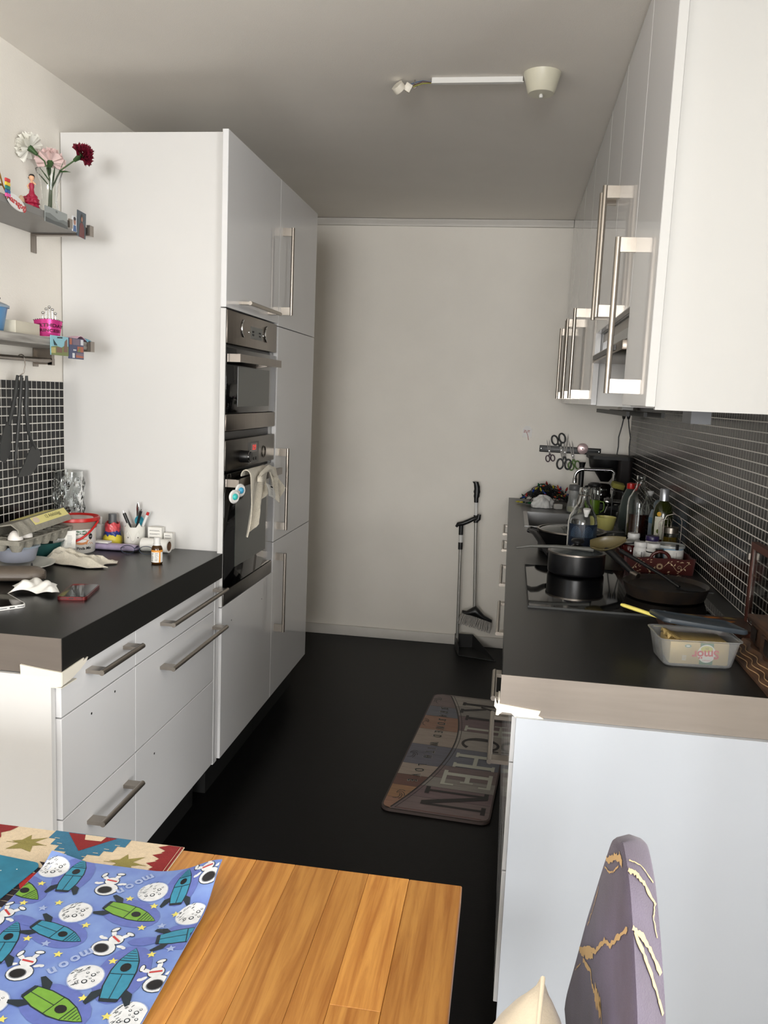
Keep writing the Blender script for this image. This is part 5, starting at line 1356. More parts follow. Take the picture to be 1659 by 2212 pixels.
for k in range(6):
    for j in range(4):
        pr.poly([(0.022 + 0.005 * k + 0.0025 * (j % 2), 0.054 + 0.007 * j), (0.0245 + 0.005 * k + 0.0025 * (j % 2), 0.0575 + 0.007 * j), (0.022 + 0.005 * k + 0.0025 * (j % 2), 0.061 + 0.007 * j), (0.0195 + 0.005 * k + 0.0025 * (j % 2), 0.0575 + 0.007 * j)], 1, 1)
obj('label', pr.mesh(), None, t)
swing('large swing-top bottle with reddish brown liquid by the tiles', (0.556, 3.60, Z), 0.97, None, M('brown_liquid', (62, 26, 16), 0.15), 0.0, False)
t = bottle('detergent_bottle', 'clear bottle with red flip cap behind the brown bottle', (0.545, 3.795, Z), [(0, 0), (0.040, 0), (0.044, 0.006), (0.044, 0.09), (0.036, 0.14), (0.022, 0.175), (0.016, 0.185)], M('grey_green_plastic', (120, 132, 128), 0.15, trans=0.7, ior=1.3),
           extra=[('cap', [(0, 0.182), (0.018, 0.182), (0.019, 0.188), (0.018, 0.205), (0.010, 0.208), (0, 0.208)], RED), ('contents', [(0, 0.006), (0.040, 0.006), (0.040, 0.055), (0, 0.055)], BLACK_EN)])
obj('flip_lid', box(0.012, 0.040, -0.010, 0.010, 0.200, 0.207, 0.003), RED, t)
solo('sponge', box(-0.028, 0.028, -0.018, 0.018, -0.012, 0.012, 0.003), M('yellow_green_sponge', (122, 118, 52), 0.95, bump=0.6, bscale=200), 'yellow-green sponge propped beside the red-capped bottle', 'sponge', (0.505, 3.93, Z + 0.1805), rot=(0.3, 0.2, 0.2))
solo('sponge_rack', tubes([([(0.485, 3.93, Z), (0.485, 3.93, Z + 0.157)], 0.003), ([(0.53, 3.93, Z), (0.53, 3.93, Z + 0.148)], 0.003), ([(0.485, 3.90, Z + 0.157), (0.485, 3.96, Z + 0.157)], 0.002), ([(0.53, 3.90, Z + 0.148), (0.53, 3.96, Z + 0.148)], 0.002), ([(0.485, 3.93, Z + 0.157), (0.53, 3.93, Z + 0.148)], 0.002)]), BLACK_PL, 'thin dark stand carrying the sponge', 'stand')
bottle('glass_carafe', 'small clear bottle with white stopper next to the frosted bottle', (0.605, 3.66, Z), [(0, 0), (0.028, 0), (0.030, 0.004), (0.030, 0.12), (0.014, 0.155), (0.012, 0.172)], GLASS,
       extra=[('stopper', [(0, 0.168), (0.011, 0.168), (0.013, 0.176), (0.0165, 0.180), (0.0165, 0.190), (0, 0.192)], WHITE_PL)])
bottle('frosted_bottle', 'frosted plastic bottle with round dome top by the tiles', (0.606, 3.43, Z), [(0, 0), (0.032, 0), (0.035, 0.005), (0.034, 0.11), (0.026, 0.138)], PLAS_FROST,
       extra=[('dome_cap', [(0.0, 0.134), (0.016, 0.136), (0.021, 0.150), (0.020, 0.165), (0.013, 0.176), (0, 0.180)], M('frost_cap', (150, 166, 176), 0.3, trans=0.4, ior=1.3)), ('blue_band', [(0.0352, 0.085), (0.0350, 0.108)], M('pale_blue_label', (96, 138, 166), 0.5))])
t = solo('yellow_cup', lathe([(0, 0), (0.032, 0), (0.035, 0.004), (0.045, 0.055), (0.043, 0.056), (0.033, 0.006), (0, 0.004)], 36), M('pale_yellow', (204, 198, 120), 0.4), 'pale yellow plastic cup between pot and bottles', 'cup', (0.430, 3.655, Z + 0.012))

# ================================================================== pots on the hob
HB = TOP + 0.0059
LIDG = M('lid_glass', (120, 126, 126), 0.06, trans=0.7, ior=1.3)
# casserole behind, on the worktop beyond the hob
t = thing('casserole', 'wide black casserole with glass lid behind the saucepan', 'pot', (0.268, 3.085, HB + 0.0))
t.location = (0.285, 3.10, Z)
t.location = (0.248, 3.125, Z)
obj('pan', lathe([(0, 0), (0.115, 0), (0.120, 0.005), (0.124, 0.075), (0.127, 0.078), (0.121, 0.078), (0.117, 0.008), (0, 0.005)], 44), BLACK_EN, t)
for a in (PI * 0.97, PI * 1.97):
    c, s_ = math.cos(a), math.sin(a)
    bmh = bmesh.new(); add_tube(bmh, [(0.122 * c - 0.035 * -s_, 0.122 * s_ - 0.035 * c, 0.064), (0.155 * c - 0.03 * -s_, 0.155 * s_ - 0.03 * c, 0.070), (0.155 * c + 0.03 * -s_, 0.155 * s_ + 0.03 * c, 0.070), (0.122 * c + 0.035 * -s_, 0.122 * s_ + 0.035 * c, 0.064)], 0.008, 10)
    obj('side_handle', sm(finish(bmh), 60), BLACK_PL, t)
ld = obj('lid', lathe([(0, 0.098), (0.04, 0.096), (0.09, 0.088), (0.121, 0.079), (0.120, 0.0775), (0.09, 0.085), (0.04, 0.093), (0, 0.095)], 44), LIDG, t)
obj('lid_rim', lathe([(0.119, 0.0782), (0.126, 0.0782), (0.126, 0.083), (0.119, 0.083), (0.119, 0.0782)], 44), STEEL, ld)
obj('knob', lathe([(0, 0.098), (0.012, 0.098), (0.010, 0.106), (0.022, 0.112), (0.022, 0.120), (0.018, 0.123), (0, 0.124)], 24), BLACK_PL, ld)
# saucepan
SPX, SPY, SR, SHT = 0.236, 2.700, 0.090, 0.066
t = thing('saucepan', 'black saucepan with glass lid on the hob', 'saucepan', (SPX, SPY, HB))
obj('pan', lathe([(0, 0), (SR - 0.006, 0), (SR - 0.001, 0.004), (SR, 0.010), (SR, SHT), (SR - 0.0025, SHT), (SR - 0.003, 0.008), (0, 0.005)], 48), BLACK_EN, t)
ld = obj('lid', lathe([(0, 0.088), (0.03, 0.086), (0.065, 0.079), (SR - 0.004, 0.0705), (SR - 0.005, 0.069), (0.065, 0.0765), (0.03, 0.083), (0, 0.085)], 44), LIDG, t)
obj('lid_rim', lathe([(SR - 0.007, 0.0665), (SR + 0.002, 0.0665), (SR + 0.002, 0.0715), (SR - 0.007, 0.0715), (SR - 0.007, 0.0665)], 48), STEEL, ld)
obj('knob_seat', lathe([(0, 0.086), (0.022, 0.086), (0.014, 0.092), (0, 0.092)], 24), BLACK_PL, ld)
obj('knob', lathe([(0, 0.0925), (0.010, 0.0925), (0.010, 0.096), (0.020, 0.100), (0.021, 0.106), (0.016, 0.111), (0, 0.112)], 28), BLACK_PL, ld)
hd = [(-SR + 0.002, 0.004, 0.052), (-SR - 0.018, 0.010, 0.060), (-SR - 0.05, 0.03, 0.082), (-SR - 0.085, 0.055, 0.098), (-SR - 0.115, 0.075, 0.100)]
bmh = bmesh.new(); add_tube(bmh, [(x * 0.52 - SR * 0.45, y + (abs(x) - SR) * 0.9 + 0.01, z) for x, y, z in hd], [0.009, 0.009, 0.010, 0.0095, 0.006], 12)
obj('handle', sm(finish(bmh), 60), BLACK_PL, t)
# ladle lying across the lid
t = thing('ladle', 'grey ladle with olive bowl lying across the saucepan lid', 'ladle', (SPX, SPY - 0.056, HB + 0.088))
OLIVE = M('olive_nylon', (96, 86, 56), 0.35, var=0.1)
bmh = bmesh.new(); add_tube(bmh, [(-0.195, -0.018, -0.006), (-0.15, -0.014, 0.002), (-0.07, -0.006, 0.004), (0.0, 0.0, 0.002), (0.045, 0.004, 0.0)], [0.0035, 0.005, 0.0055, 0.006, 0.008], 10)
obj('handle', sm(finish(bmh), 60), M('grey_nylon', (92, 92, 88), 0.45), t)
def scoop(u, v):
    a = -1.25 + 2.5 * v; L = u
    w = 0.034 * math.sin(PI * min(1, 0.18 + 0.74 * L)) 
    return (0.035 + 0.105 * L, w * math.sin(a), 0.012 + 0.024 * L - 0.9 * w * math.cos(a) + 0.010 * 1)
obj('bowl', sheet(scoop, 18, 14, 0.002), OLIVE, t, (0, 0.004, 0.006), (0.5, 0, 0.05))
# griddle pan
t = thing('griddle_pan', 'large flat black crepe pan with long handle on the hob', 'frying pan', (0.468, 2.435, HB + 0.0))
t.location = (0.470, 2.440, HB)
obj('plate', lathe([(0, 0.0), (0.100, 0.0), (0.108, 0.004), (0.119, 0.036), (0.121, 0.041), (0.118, 0.041), (0.106, 0.030), (0, 0.029)], 56), M('seasoned_iron', (28, 25, 24), 0.42, var=0.3, scale=18, rgb2=(46, 36, 27)), t)
bmh = bmesh.new()
d0 = Vector((-0.62, 0.78, 0)).normalized()
pts = [d0 * 0.112 + Vector((0, 0, 0.038)), d0 * 0.14 + Vector((0, 0, 0.050)), d0 * 0.18 + Vector((0, 0, 0.070)), d0 * 0.22 + Vector((0, 0, 0.088)), d0 * 0.245 + Vector((0, 0, 0.094))]
add_tube(bmh, pts, [0.008, 0.009, 0.011, 0.011, 0.008], 12)
obj('handle', sm(finish(bmh), 60), BLACK_PL, t)
bmh = bmesh.new(); add_tube(bmh, [pts[0] - d0 * 0.006, pts[0] + d0 * 0.02 + Vector((0, 0, 0.006))], 0.0095, 12); obj('ferrule', sm(finish(bmh), 60), STEEL, t)
# turner lying in it
t = thing('turner', 'black nylon turner lying across the crepe pan', 'utensil', (0.470, 2.445, HB + 0.0305))
obj('blade', prism([(0.10, -0.025), (0.095, 0.02), (0.01, 0.012), (0.0, -0.004), (0.03, -0.024)], 0.0, 0.002), BLACK_PL, t, rot=(0, 0.0, -0.1))
bmh = bmesh.new(); add_tube(bmh, [(0.01, 0.0, 0.004), (-0.03, 0.04, 0.026), (-0.09, 0.10, 0.052), (-0.14, 0.155, 0.072)], [0.005, 0.005, 0.006, 0.007], 10); obj('handle', sm(finish(bmh), 60), BLACK_PL, t)
t.location = (0.495, 2.425, HB + 0.0305)

# ================================================================== inlaid tray with jars
MAR = M('maroon_lacquer', (74, 24, 20), 0.35, var=0.2)
INLAY = M('bone_inlay', (214, 190, 152), 0.45, var=0.1)
TRX, TRY, TRZ = 0.535, 2.975, -0.42
import math as _m
t = thing('inlaid_tray', 'maroon wooden tray with pale floral inlay holding jars', 'tray', (0.510, 2.955, Z), rz=0.03)
TW, TD, TH = 0.106, 0.146, 0.048
TH2 = 0.056
def scallop(n, L, h):
    p = [(-L, 0)] + [(L, 0)] + [(L, h)]
    m = 26
    for i in range(1, m):
        x = L - 2 * L * i / m
        p.append((x, h - 0.0035 * abs(math.sin(PI * 3 * (x + L) / (2 * L) * 1.0))))
    return p + [(-L, h)]
obj('floor', box(-TW, TW, -TD, TD, 0.0, 0.006), MAR, t)
fr = prism(scallop(0, TW, TH2), -0.004, 0.004); fr.transform(Matrix.Rotation(PI / 2, 4, 'X'))
f1 = obj('front_board', fr, MAR, t, (0, -TD, 0), (0.10, 0, 0))
f2 = obj('back_board', fr, MAR, t, (0, TD, 0), (-0.10, 0, 0))
sd = prism(scallop(0, TD, TH2), -0.004, 0.004); sd.transform(Matrix.Rotation(PI / 2, 4, 'X')); sd.transform(Matrix.Rotation(PI / 2, 4, 'Z'))
s1 = obj('side_board', sd, MAR, t, (-TW, 0, 0), (0, -0.10, 0))
s2 = obj('side_board', sd, MAR, t, (TW, 0, 0), (0, 0.10, 0))
hnd = sm(finish((lambda bm: (add_tube(bm, [(0.030 * math.cos(a), 0, 0.050 + 0.026 * math.sin(a)) for a in (PI * i / 14 for i in range(15))], 0.0055, 10), bm)[1])(bmesh.new())), 60)
obj('handle', hnd, MAR, f1)
def inlay_print(fn, L):
    pr = Print(fn, [INLAY])
    cx, cy = 0.0, 0.026
    for k in range(14):
        a = 2 * PI * k / 14
        pr.poly([(cx + 0.004 * math.cos(a - .25), cy + 0.004 * math.sin(a - .25)), (cx + 0.008 * math.cos(a - .17), cy + 0.008 * math.sin(a - .17)), (cx + 0.0125 * math.cos(a), cy + 0.0125 * math.sin(a)), (cx + 0.008 * math.cos(a + .17), cy + 0.008 * math.sin(a + .17))], 0)
    for s in (-1, 1):
        pts = [(s * (0.014 + 0.078 * i / 30 * L / 0.098), 0.026 + 0.014 * math.sin(i / 30 * 2 * PI * 1.3 + (0 if s > 0 else PI))) for i in range(31)]
        pr.line(pts, 0.0012, 0)
        for i in range(3, 30, 4):
            x, y = pts[i]; up = 1 if i % 8 == 3 else -1
            a = RND.uniform(0.4, 1.3) * up
            w = 0.0022
            q = lambda d, o: (x + d * math.cos(a) - o * math.sin(a), min(max(y + d * math.sin(a) + o * math.cos(a), 0.004), 0.048))
            pr.poly([q(0.002, 0), q(0.006, w), q(0.012, 0.001), q(0.006, -w)], 0)
        cxx = s * 0.058 * L / 0.098
        pr.line([(cxx + 0.007 * math.cos(a) * (1 - a / 9), 0.026 + 0.007 * math.sin(a) * (1 - a / 9)) for a in (0.3 * i for i in range(22))], 0.0011, 0)
        for k in range(9):
            x = s * RND.uniform(0.02, 0.092) * L / 0.098; y = RND.choice([0.007, 0.010, 0.043, 0.046, 0.04]); a = RND.uniform(-.6, .6)
            pr.poly([(x, y), (x + 0.004 * math.cos(a), y + 0.004 * math.sin(a) + 0.0015), (x + 0.009 * math.cos(a), y + 0.006 * math.sin(a)), (x + 0.004 * math.cos(a), y + 0.004 * math.sin(a) - 0.0015)], 0)
    return pr.mesh()
obj('inlay', inlay_print(lambda x, y, l: (x, -0.004 - l, y), TW), None, f1)
obj('inlay', inlay_print(lambda x, y, l: (-0.004 - l, x, y), TD), None, s1)
zt = Z + 0.0065
# contents (own things)
t = thing('jam_jar', 'jam jar with grey flip lid and dark red jam in the tray', 'jar', (0.445, 2.985, zt))
obj('glass', lathe([(0, 0), (0.030, 0), (0.032, 0.003), (0.032, 0.052), (0.028, 0.058), (0, 0.058)], 32), M('jam_red', (70, 14, 10), 0.1, var=0.2), t)
obj('lid', lathe([(0, 0.059), (0.030, 0.059), (0.031, 0.062), (0.030, 0.070), (0.026, 0.072), (0, 0.073)], 32), M('pale_lid', (150, 148, 140), 0.35), t)
obj('clasp', tube([(0.03 * math.cos(a) - 0.004, 0.03 * math.sin(a) - 0.006, 0.0665 + 0.006 * math.cos(a)) for a in (PI * 0.8 + PI * 1.0 * i / 14 for i in range(15))], 0.003, 8), BLACK_PL, t)
def pill(label, x, y, r, h, capmat, band=None, text=True):
    t = thing('pill_bottle', label, 'bottle', (x, y, zt), group='pill bottles in the tray')
    obj('body', lathe([(0, 0), (r - 0.002, 0), (r, 0.003), (r, h - 0.024), (r - 0.004, h - 0.018), (0, h - 0.018)], 28), WHITE_PL, t)
    obj('cap', lathe([(0, h - 0.0175), (r - 0.002, h - 0.0175), (r - 0.001, h - 0.014), (r - 0.0015, h - 0.002), (r - 0.003, h), (0, h)], 28), capmat, t)
    if band:
        obj('band', lathe([(r + 0.0002, h - 0.031), (r + 0.0002, h - 0.027)], 28), band, t)
    if text:
        pr = Print(cyl(lambda y: r + 0.0002), [INK_G, INK])
        for k in range(10):
            pr.line([(-r * 1.0, h * 0.62 - 0.0045 * k), (-r * 1.0 + RND.uniform(.4, .9) * r, h * 0.62 - 0.0045 * k)], 0.0012, 0)
        for k in range(7):
            pr.line([(0.0, h * 0.58 - 0.0035 * k), (0.005, h * 0.58 - 0.0035 * k)], 0.0018, 1); pr.line([(0.009, h * 0.6 - 0.005 * k), (0.013, h * 0.6 - 0.005 * k)], 0.002, 1)
        obj('label_print', pr.mesh(), None, t)
PURPLE = M('deep_purple_plastic', (40, 28, 70), 0.35)
pill('white pill bottle with printed label in front of the jam jar', 0.466, 2.915, 0.0225, 0.080, WHITE_PL)
pill('white pill bottle with dark band and plain white label', 0.507, 2.900, 0.0235, 0.080, WHITE_PL, BLACK_PL, False)
pill('white bottle with deep purple cap in the middle of the tray', 0.512, 2.965, 0.0240, 0.096, PURPLE, None, False)
pill('white bottle with white cap at the back left of the tray', 0.462, 3.052, 0.0225, 0.088, WHITE_PL, None, False)
t = thing('spice_jar', 'small black jar between the white bottles and the can', 'jar', (0.520, 2.862, zt))
obj('glass', lathe([(0, 0), (0.012, 0), (0.013, 0.002), (0.013, 0.05), (0, 0.05)], 20), BLACK_PL, t); obj('cap', lathe([(0, 0.0505), (0.0125, 0.0505), (0.0125, 0.068), (0, 0.069)], 20), BLACK_EN, t)
t = thing('formula_can', 'pale blue and white tin can with plastic lid in the tray', 'can', (0.592, 2.985, zt)); t.location = (0.565, 2.925, zt); t.scale = (1.32, 1.32, 1.08)
obj('can', lathe([(0, 0), (0.0335, 0), (0.0345, 0.003), (0.0345, 0.062), (0.0355, 0.064), (0, 0.064)], 40), M('can_blue', (150, 186, 212), 0.35), t)
obj('lid', lathe([(0, 0.068), (0.034, 0.068), (0.037, 0.0705), (0.038, 0.066), (0.0375, 0.062), (0.0362, 0.062), (0.0362, 0.0645), (0, 0.0645)][::-1], 40), M('can_lid', (170, 174, 174), 0.3), t)
pr = Print(cyl(lambda y: 0.0347), [WHITE_PAP, INK_G, INK, BLACK_PL])
for k in range(10):
    a0, a1 = -0.018 + 0.062 * k / 10, -0.018 + 0.062 * (k + 1) / 10
    pr.poly([(a0, 0.004), (a1, 0.004), (a1, 0.058), (a0, 0.058)], 0)
pr.poly([(-0.026, 0.004), (-0.021, 0.004), (-0.021, 0.060), (-0.026, 0.060)], 3)
for k in range(9):
    pr.line([(-0.012, 0.050 - .005 * k), (0.006, 0.050 - .005 * k)], 0.0009, 1, 1); pr.line([(0.012, 0.046 - .004 * k), (0.034, 0.046 - .004 * k)], 0.0007, 1, 1)
pr.line([(0.011, 0.050), (0.036, 0.050), (0.036, 0.022), (0.011, 0.022), (0.011, 0.050)], 0.0006, 2, 1)
obj('label', pr.mesh(), None, t)
obj('spoon_handle', box(-0.004, 0.004, -0.041, -0.036, 0.060, 0.078, 0.001, 1), BLACK_PL, t, rot=(0, 0.0, 0.3))
solo('wooden_ornament', lathe([(0, 0), (0.010, 0.002), (0.016, 0.012), (0.013, 0.024), (0, 0.030)], 18), M('brown_wood_egg', (110, 66, 40), 0.5), 'small brown wooden knob-shaped piece at the tray front', 'ornament', (0.455, 2.862, zt), rot=(0.0, 0.3, 0))
t = bottle('olive_oil_bottle', 'dark olive oil bottle with silver cap behind the can', (0.588, 3.230, Z), [(0, 0), (0.034, 0), (0.036, 0.005), (0.036, 0.150), (0.030, 0.180), (0.017, 0.196), (0.015, 0.20)], M('olive_glass', (36, 40, 10), 0.05, var=0.1), thick=0.004,
           extra=[('cap', [(0, 0.198), (0.0165, 0.198), (0.0165, 0.242), (0.015, 0.244), (0, 0.244)], M('silver_cap', (176, 178, 184), 0.3, metal=0.8))])
pr = Print(cyl(lambda y: 0.0364 if y < 0.15 else 0.0364 - 0.2 * (y - 0.15), -0.55), [M('oil_label', (208, 206, 190), 0.6), M('oil_red', (170, 50, 44), 0.5), INK_G, M('oil_olive', (92, 104, 40), 0.6), M('oil_gold', (196, 150, 44), 0.5), M('oil_wine', (84, 26, 34), 0.5)])
for k in range(6):
    a0, a1 = -0.016 + 0.032 * k / 6, -0.016 + 0.032 * (k + 1) / 6
    pr.poly([(a0, 0.055), (a1, 0.055), (a1, 0.140), (a0, 0.140)], 0); pr.poly([(a0, 0.030), (a1, 0.030), (a1, 0.052), (a0, 0.052)], 5)
pr.poly([(-0.013, 0.122), (0.013, 0.122), (0.013, 0.134), (-0.013, 0.134)], 1, 1); pr.poly(ell(0, 0.085, 0.006, 0.008, 12), 3, 1, True); pr.poly(ell(0.0, 0.150, 0.009, 0.009, 8), 4, 0, True)
for k in range(4): pr.line([(-0.010, 0.115 - .005 * k), (0.010, 0.115 - .005 * k)], 0.0012, 2, 1)
obj('label', pr.mesh(), None, t)
t = bottle('oil_dispenser', 'glass oil dispenser with steel collar and golden oil', (0.603, 3.135, Z), [(0, 0), (0.026, 0), (0.028, 0.003), (0.028, 0.095)], GLASS,
           extra=[('collar', [(0, 0.092), (0.0285, 0.092), (0.0285, 0.112), (0.026, 0.114), (0, 0.114)], NICKEL), ('oil', [(0, 0.004), (0.0255, 0.004), (0.0255, 0.078), (0, 0.078)], M('golden_oil', (150, 126, 40), 0.1, trans=0.5, ior=1.33))])
obj('spout', tube([(0.0, 0, 0.112), (0.0, 0, 0.130), (-0.006, -0.004, 0.145), (-0.016, -0.010, 0.150)], 0.0022, 8), STEEL, t)
obj('spout', tube([(-0.012, 0, 0.112), (-0.012, 0, 0.150), (-0.016, -0.002, 0.158)], 0.0018, 8), STEEL, t)
t = solo('wire_rack', tubes([([(0.572, 3.105, Z + 0.003), (0.572, 3.105, Z + 0.140), (0.580, 3.105, Z + 0.158), (0.604, 3.105, Z + 0.166), (0.626, 3.105, Z + 0.158), (0.634, 3.105, Z + 0.140), (0.634, 3.105, Z + 0.003)], 0.0018), ([(0.570, 3.185, Z + 0.003), (0.570, 3.185, Z + 0.120), (0.578, 3.185, Z + 0.130), (0.600, 3.185, Z + 0.136)], 0.0018), ([(0.57, 3.10, Z + 0.003), (0.636, 3.10, Z + 0.003), (0.636, 3.19, Z + 0.003), (0.57, 3.19, Z + 0.003)], 0.002, True)]), STEEL, 'arched steel wire rack around the oil dispenser', 'rack')

# ================================================================== butter tub
t = thing('butter_tub', 'clear plastic tub holding a gold butter pack, its lid askew', 'tub', (0.424, 1.845, Z), rz=0.10)
def ring_rr(w, d, z, r=0.014): return [(x, y, z) for x, y in rrect(-w, w, -d, d, r, 4)]
secs = [ring_rr(0.070, 0.046, 0.0), ring_rr(0.073, 0.049, 0.004), ring_rr(0.084, 0.056, 0.058), ring_rr(0.088, 0.060, 0.060), ring_rr(0.088, 0.060, 0.062), ring_rr(0.083, 0.055, 0.060), ring_rr(0.0715, 0.0475, 0.005), ring_rr(0.069, 0.045, 0.0025)]
obj('tub', loft(secs), PLAS_CLEAR, t)
DKLID = M('slate_plastic', (52, 60, 68), 0.4)
lsec = [ring_rr(0.090, 0.062, -0.003), ring_rr(0.092, 0.064, 0.0), ring_rr(0.091, 0.063, 0.007), ring_rr(0.086, 0.058, 0.0085), ring_rr(0.082, 0.054, 0.004), ring_rr(0.080, 0.052, 0.0035)]
obj('lid', loft(lsec), DKLID, t, (0.014, 0.030, 0.078), (-0.10, 0.11, 0.0), label='dark slate lid tilted on the tub')
t = thing('butter_pack', 'gold foil butter pack with green band and red lettering inside the tub', 'butter', (0.424, 1.845, Z + 0.0035), rz=0.10)
FOIL = M('gold_foil', (196, 170, 112), 0.42, metal=0.25, var=0.15, scale=18, bump=0.5, bscale=30)
obj('foil', box(-0.062, 0.064, -0.041, 0.038, 0, 0.050, 0.004), FOIL, t)
obj('torn_end', sheet(lambda u, v: (-0.064 + 0.03 * u, -0.030 + 0.06 * v, 0.050 + 0.012 * math.sin(5 * u + 6 * v) ** 2 * (1 - u) + 0.002), 10, 12, 0.0006), FOIL, t)
pr = Print(lambda x, y, l: (x, -0.0411 - l, y), [M('dairy_green', (36, 104, 60), 0.4), WHITE_PAP, M('smor_red', (206, 56, 62), 0.4), M('field_yellow', (206, 200, 90), 0.5), INK, M('teal_ink', (70, 130, 120), 0.5)])
pr.poly([(0.002, 0.002), (0.030, 0.002), (0.030, 0.049), (0.002, 0.049)], 0)
pr.poly(ell(0.016, 0.026, 0.019, 0.020, 28), 1, 1, True); pr.poly(ell(0.016, 0.036, 0.013, 0.007, 20), 3, 2, True)
pr.text('Smör', 0.014, 0.0245, 0.026, PI + 0.06, 2, 4, bold=0.03); pr.text('EM', 0.016, 0.038, 0.006, PI, 4, 4)
pr.text('SVENSKT', 0.017, 0.0115, 0.0045, PI, 2, 4)
pr.poly(ell(-0.024, 0.041, 0.007, 0.0035, 18), 5, 1, True); pr.poly(ell(-0.024, 0.041, 0.0045, 0.0018, 14), 1, 2, True)
for k in range(4): pr.line([(-0.035, 0.010 + .003 * k), (-0.026, 0.010 + .003 * k)], 0.0012, 1, 1)
obj('print', pr.mesh(), None, t)
t = thing('pastry_brush', 'brush with yellow handle and brass collar resting on the tub', 'brush', (0.345, 1.915, Z + 0.070), rot=(0, 0.10, -0.62))
hl = lathe([(0, -0.062), (0.004, -0.061), (0.0062, -0.054), (0.0066, -0.02), (0.0058, 0.02), (0.005, 0.05), (0, 0.05)], 18); hl.transform(Matrix.Rotation(PI / 2, 4, 'Y')); hl.transform(Matrix.Diagonal((1, 1, 0.7, 1)))
obj('handle', hl, M('lemon_plastic', (228, 214, 110), 0.4), t)
fe = lathe([(0, 0.050), (0.0062, 0.050), (0.0062, 0.056), (0, 0.056)], 16); fe.transform(Matrix.Rotation(PI / 2, 4, 'Y')); obj('collar', fe, BLACK_PL, t)
fe = lathe([(0, 0.0562), (0.0062, 0.0562), (0.0066, 0.078), (0, 0.078)], 16); fe.transform(Matrix.Rotation(PI / 2, 4, 'Y')); obj('ferrule', fe, M('brass', (206, 160, 92), 0.25, metal=0.9), t)
t.location = (0.335, 1.955, Z + 0.0735)
solo('table_knife', prism(ell(0, 0, 0.018, 0.009, 20), 0, 0.002), WHITE_PL, 'white rounded knife tip poking from under the slate lid', 'knife', (0.366, 1.945, Z + 0.0790), 0.3)

# painted board behind the tub
t = thing('painted_board', 'brown wooden board with painted orange leaves behind the tub', 'board', (0.520, 2.135, Z))
WOODD = M('dark_carved_wood', (70, 42, 28), 0.5, var=0.35, scale=4, stretch=(30, 2, 30), rgb2=(44, 28, 20))
obj('panel', prism(rrect(-0.115, 0.115, -0.068, 0.068, 0.012), 0, 0.018, 0.003), WOODD, t)
pr = Print(lambda x, y, l: (x, y, 0.0181 + l), [M('ochre_paint', (176, 104, 34), 0.5, var=0.2), M('olive_paint', (124, 104, 52), 0.5, var=0.2)])
for k, (x, y, a, L) in enumerate(((-0.08, 0.05, 0.1, .05), (-0.03, 0.052, -0.2, .045), (0.02, 0.045, 0.15, .05), (0.065, 0.05, -0.3, .04), (-0.06, 0.02, .5, .05), (0.0, 0.015, -.4, .05), (0.05, 0.01, .4, .05))):
    pr.poly([(x + L * (u - .5) * math.cos(a) - w * math.sin(a), y + L * (u - .5) * math.sin(a) + w * math.cos(a)) for u, w in ((0, 0), (.25, .008), (.6, .009), (1, 0), (.6, -.008), (.25, -.009))], k % 2, 0, True)
obj('leaf_print', pr.mesh(), None, t)

# carved wooden house/box with glass pane at the right frame edge
CARV = M('carved_brown_wood', (92, 64, 44), 0.55, var=0.4, scale=5, stretch=(20, 3, 20), rgb2=(58, 40, 30))
t = thing('carved_wooden_box', 'carved wooden box with metal plates and a glass-paned back, at the right edge', 'box', (0.595, 1.83, Z))
def wavy(off, h): 
    return [(-0.070 + off + 0.004 * math.sin(y * 60 + off * 60), y, h) for y in [(-0.19 + 0.32 * i / 40) for i in range(41)]]
bm = bmesh.new(); steps = [(0.0, 0.0), (0.0, 0.006), (0.008, 0.010), (0.014, 0.013), (0.022, 0.019), (0.03, 0.022), (0.036, 0.030), (0.125, 0.030), (0.125, 0.0)]
rows = []
for off, hgt in steps:
    amp = 0.005 if 0.005 < off < 0.1 else 0.0
    rows.append([bm.verts.new((-0.070 + off + amp * math.sin(y * 70 + 1), y, hgt)) for y in [(-0.19 + 0.32 * i / 48) for i in range(49)]])
for a, b in zip(rows, rows[1:] + rows[:1]):
    for i in range(48):
        bm.faces.new((a[i], a[i + 1], b[i + 1], b[i]))
bm.faces.new([r[0] for r in rows]); bm.faces.new([r[-1] for r in rows][::-1])
obj('carved_base', sm(finish(bm), 35), CARV, t)
for k in range(3):
    obj('carved_line', tube([(-0.064 + 0.010 * k + 0.005 * math.sin(y * 70 + 1), y, 0.0105 + 0.0055 * k) for y in [(-0.19 + 0.31 * i / 40) for i in range(41)]], 0.0011, 6), M('pale_groove', (168, 136, 100), 0.6), t)
obj('chest', box(-0.026, 0.054, -0.19, 0.115, 0.030, 0.078, 0.003), CARV, t)
obj('chest', box(-0.032, 0.056, -0.19, 0.02, 0.030, 0.070, 0.003), CARV, t)
obj('chest_lid', box(-0.034, 0.056, -0.19, 0.125, 0.0785, 0.090, 0.004), CARV, t)
for yy in (0.045, -0.035):
    pl = prism([(-0.018, -0.014), (0.012, -0.017), (0.018, 0.012), (-0.012, 0.017)], 0, 0.0015); pl.transform(TOYZ)
    obj('metal_plate', pl, STEEL_D, t, (-0.0285 if yy > 0 else -0.0345, yy + (0.035 if yy > 0 else 0), 0.054), (0, PI, 0))
fr = obj('frame', boxes([(0.024, 0.040, 0.335, 0.350, 0.0, 0.205), (0.024, 0.040, -0.10, 0.352, 0.2055, 0.222)]), M('reddish_wood', (86, 44, 32), 0.45, var=0.3, scale=6), t)
obj('pane', box(0.027, 0.032, -0.10, 0.334, 0.02, 0.205), GLASS, fr)
obj('metal_clip', box(0.015, 0.0198, 0.335, 0.35, 0.178, 0.194), STEEL, fr)
obj('sill', box(0.0, 0.045, 0.131, 0.352, 0.0, 0.012), MATS['reddish_wood'], t)
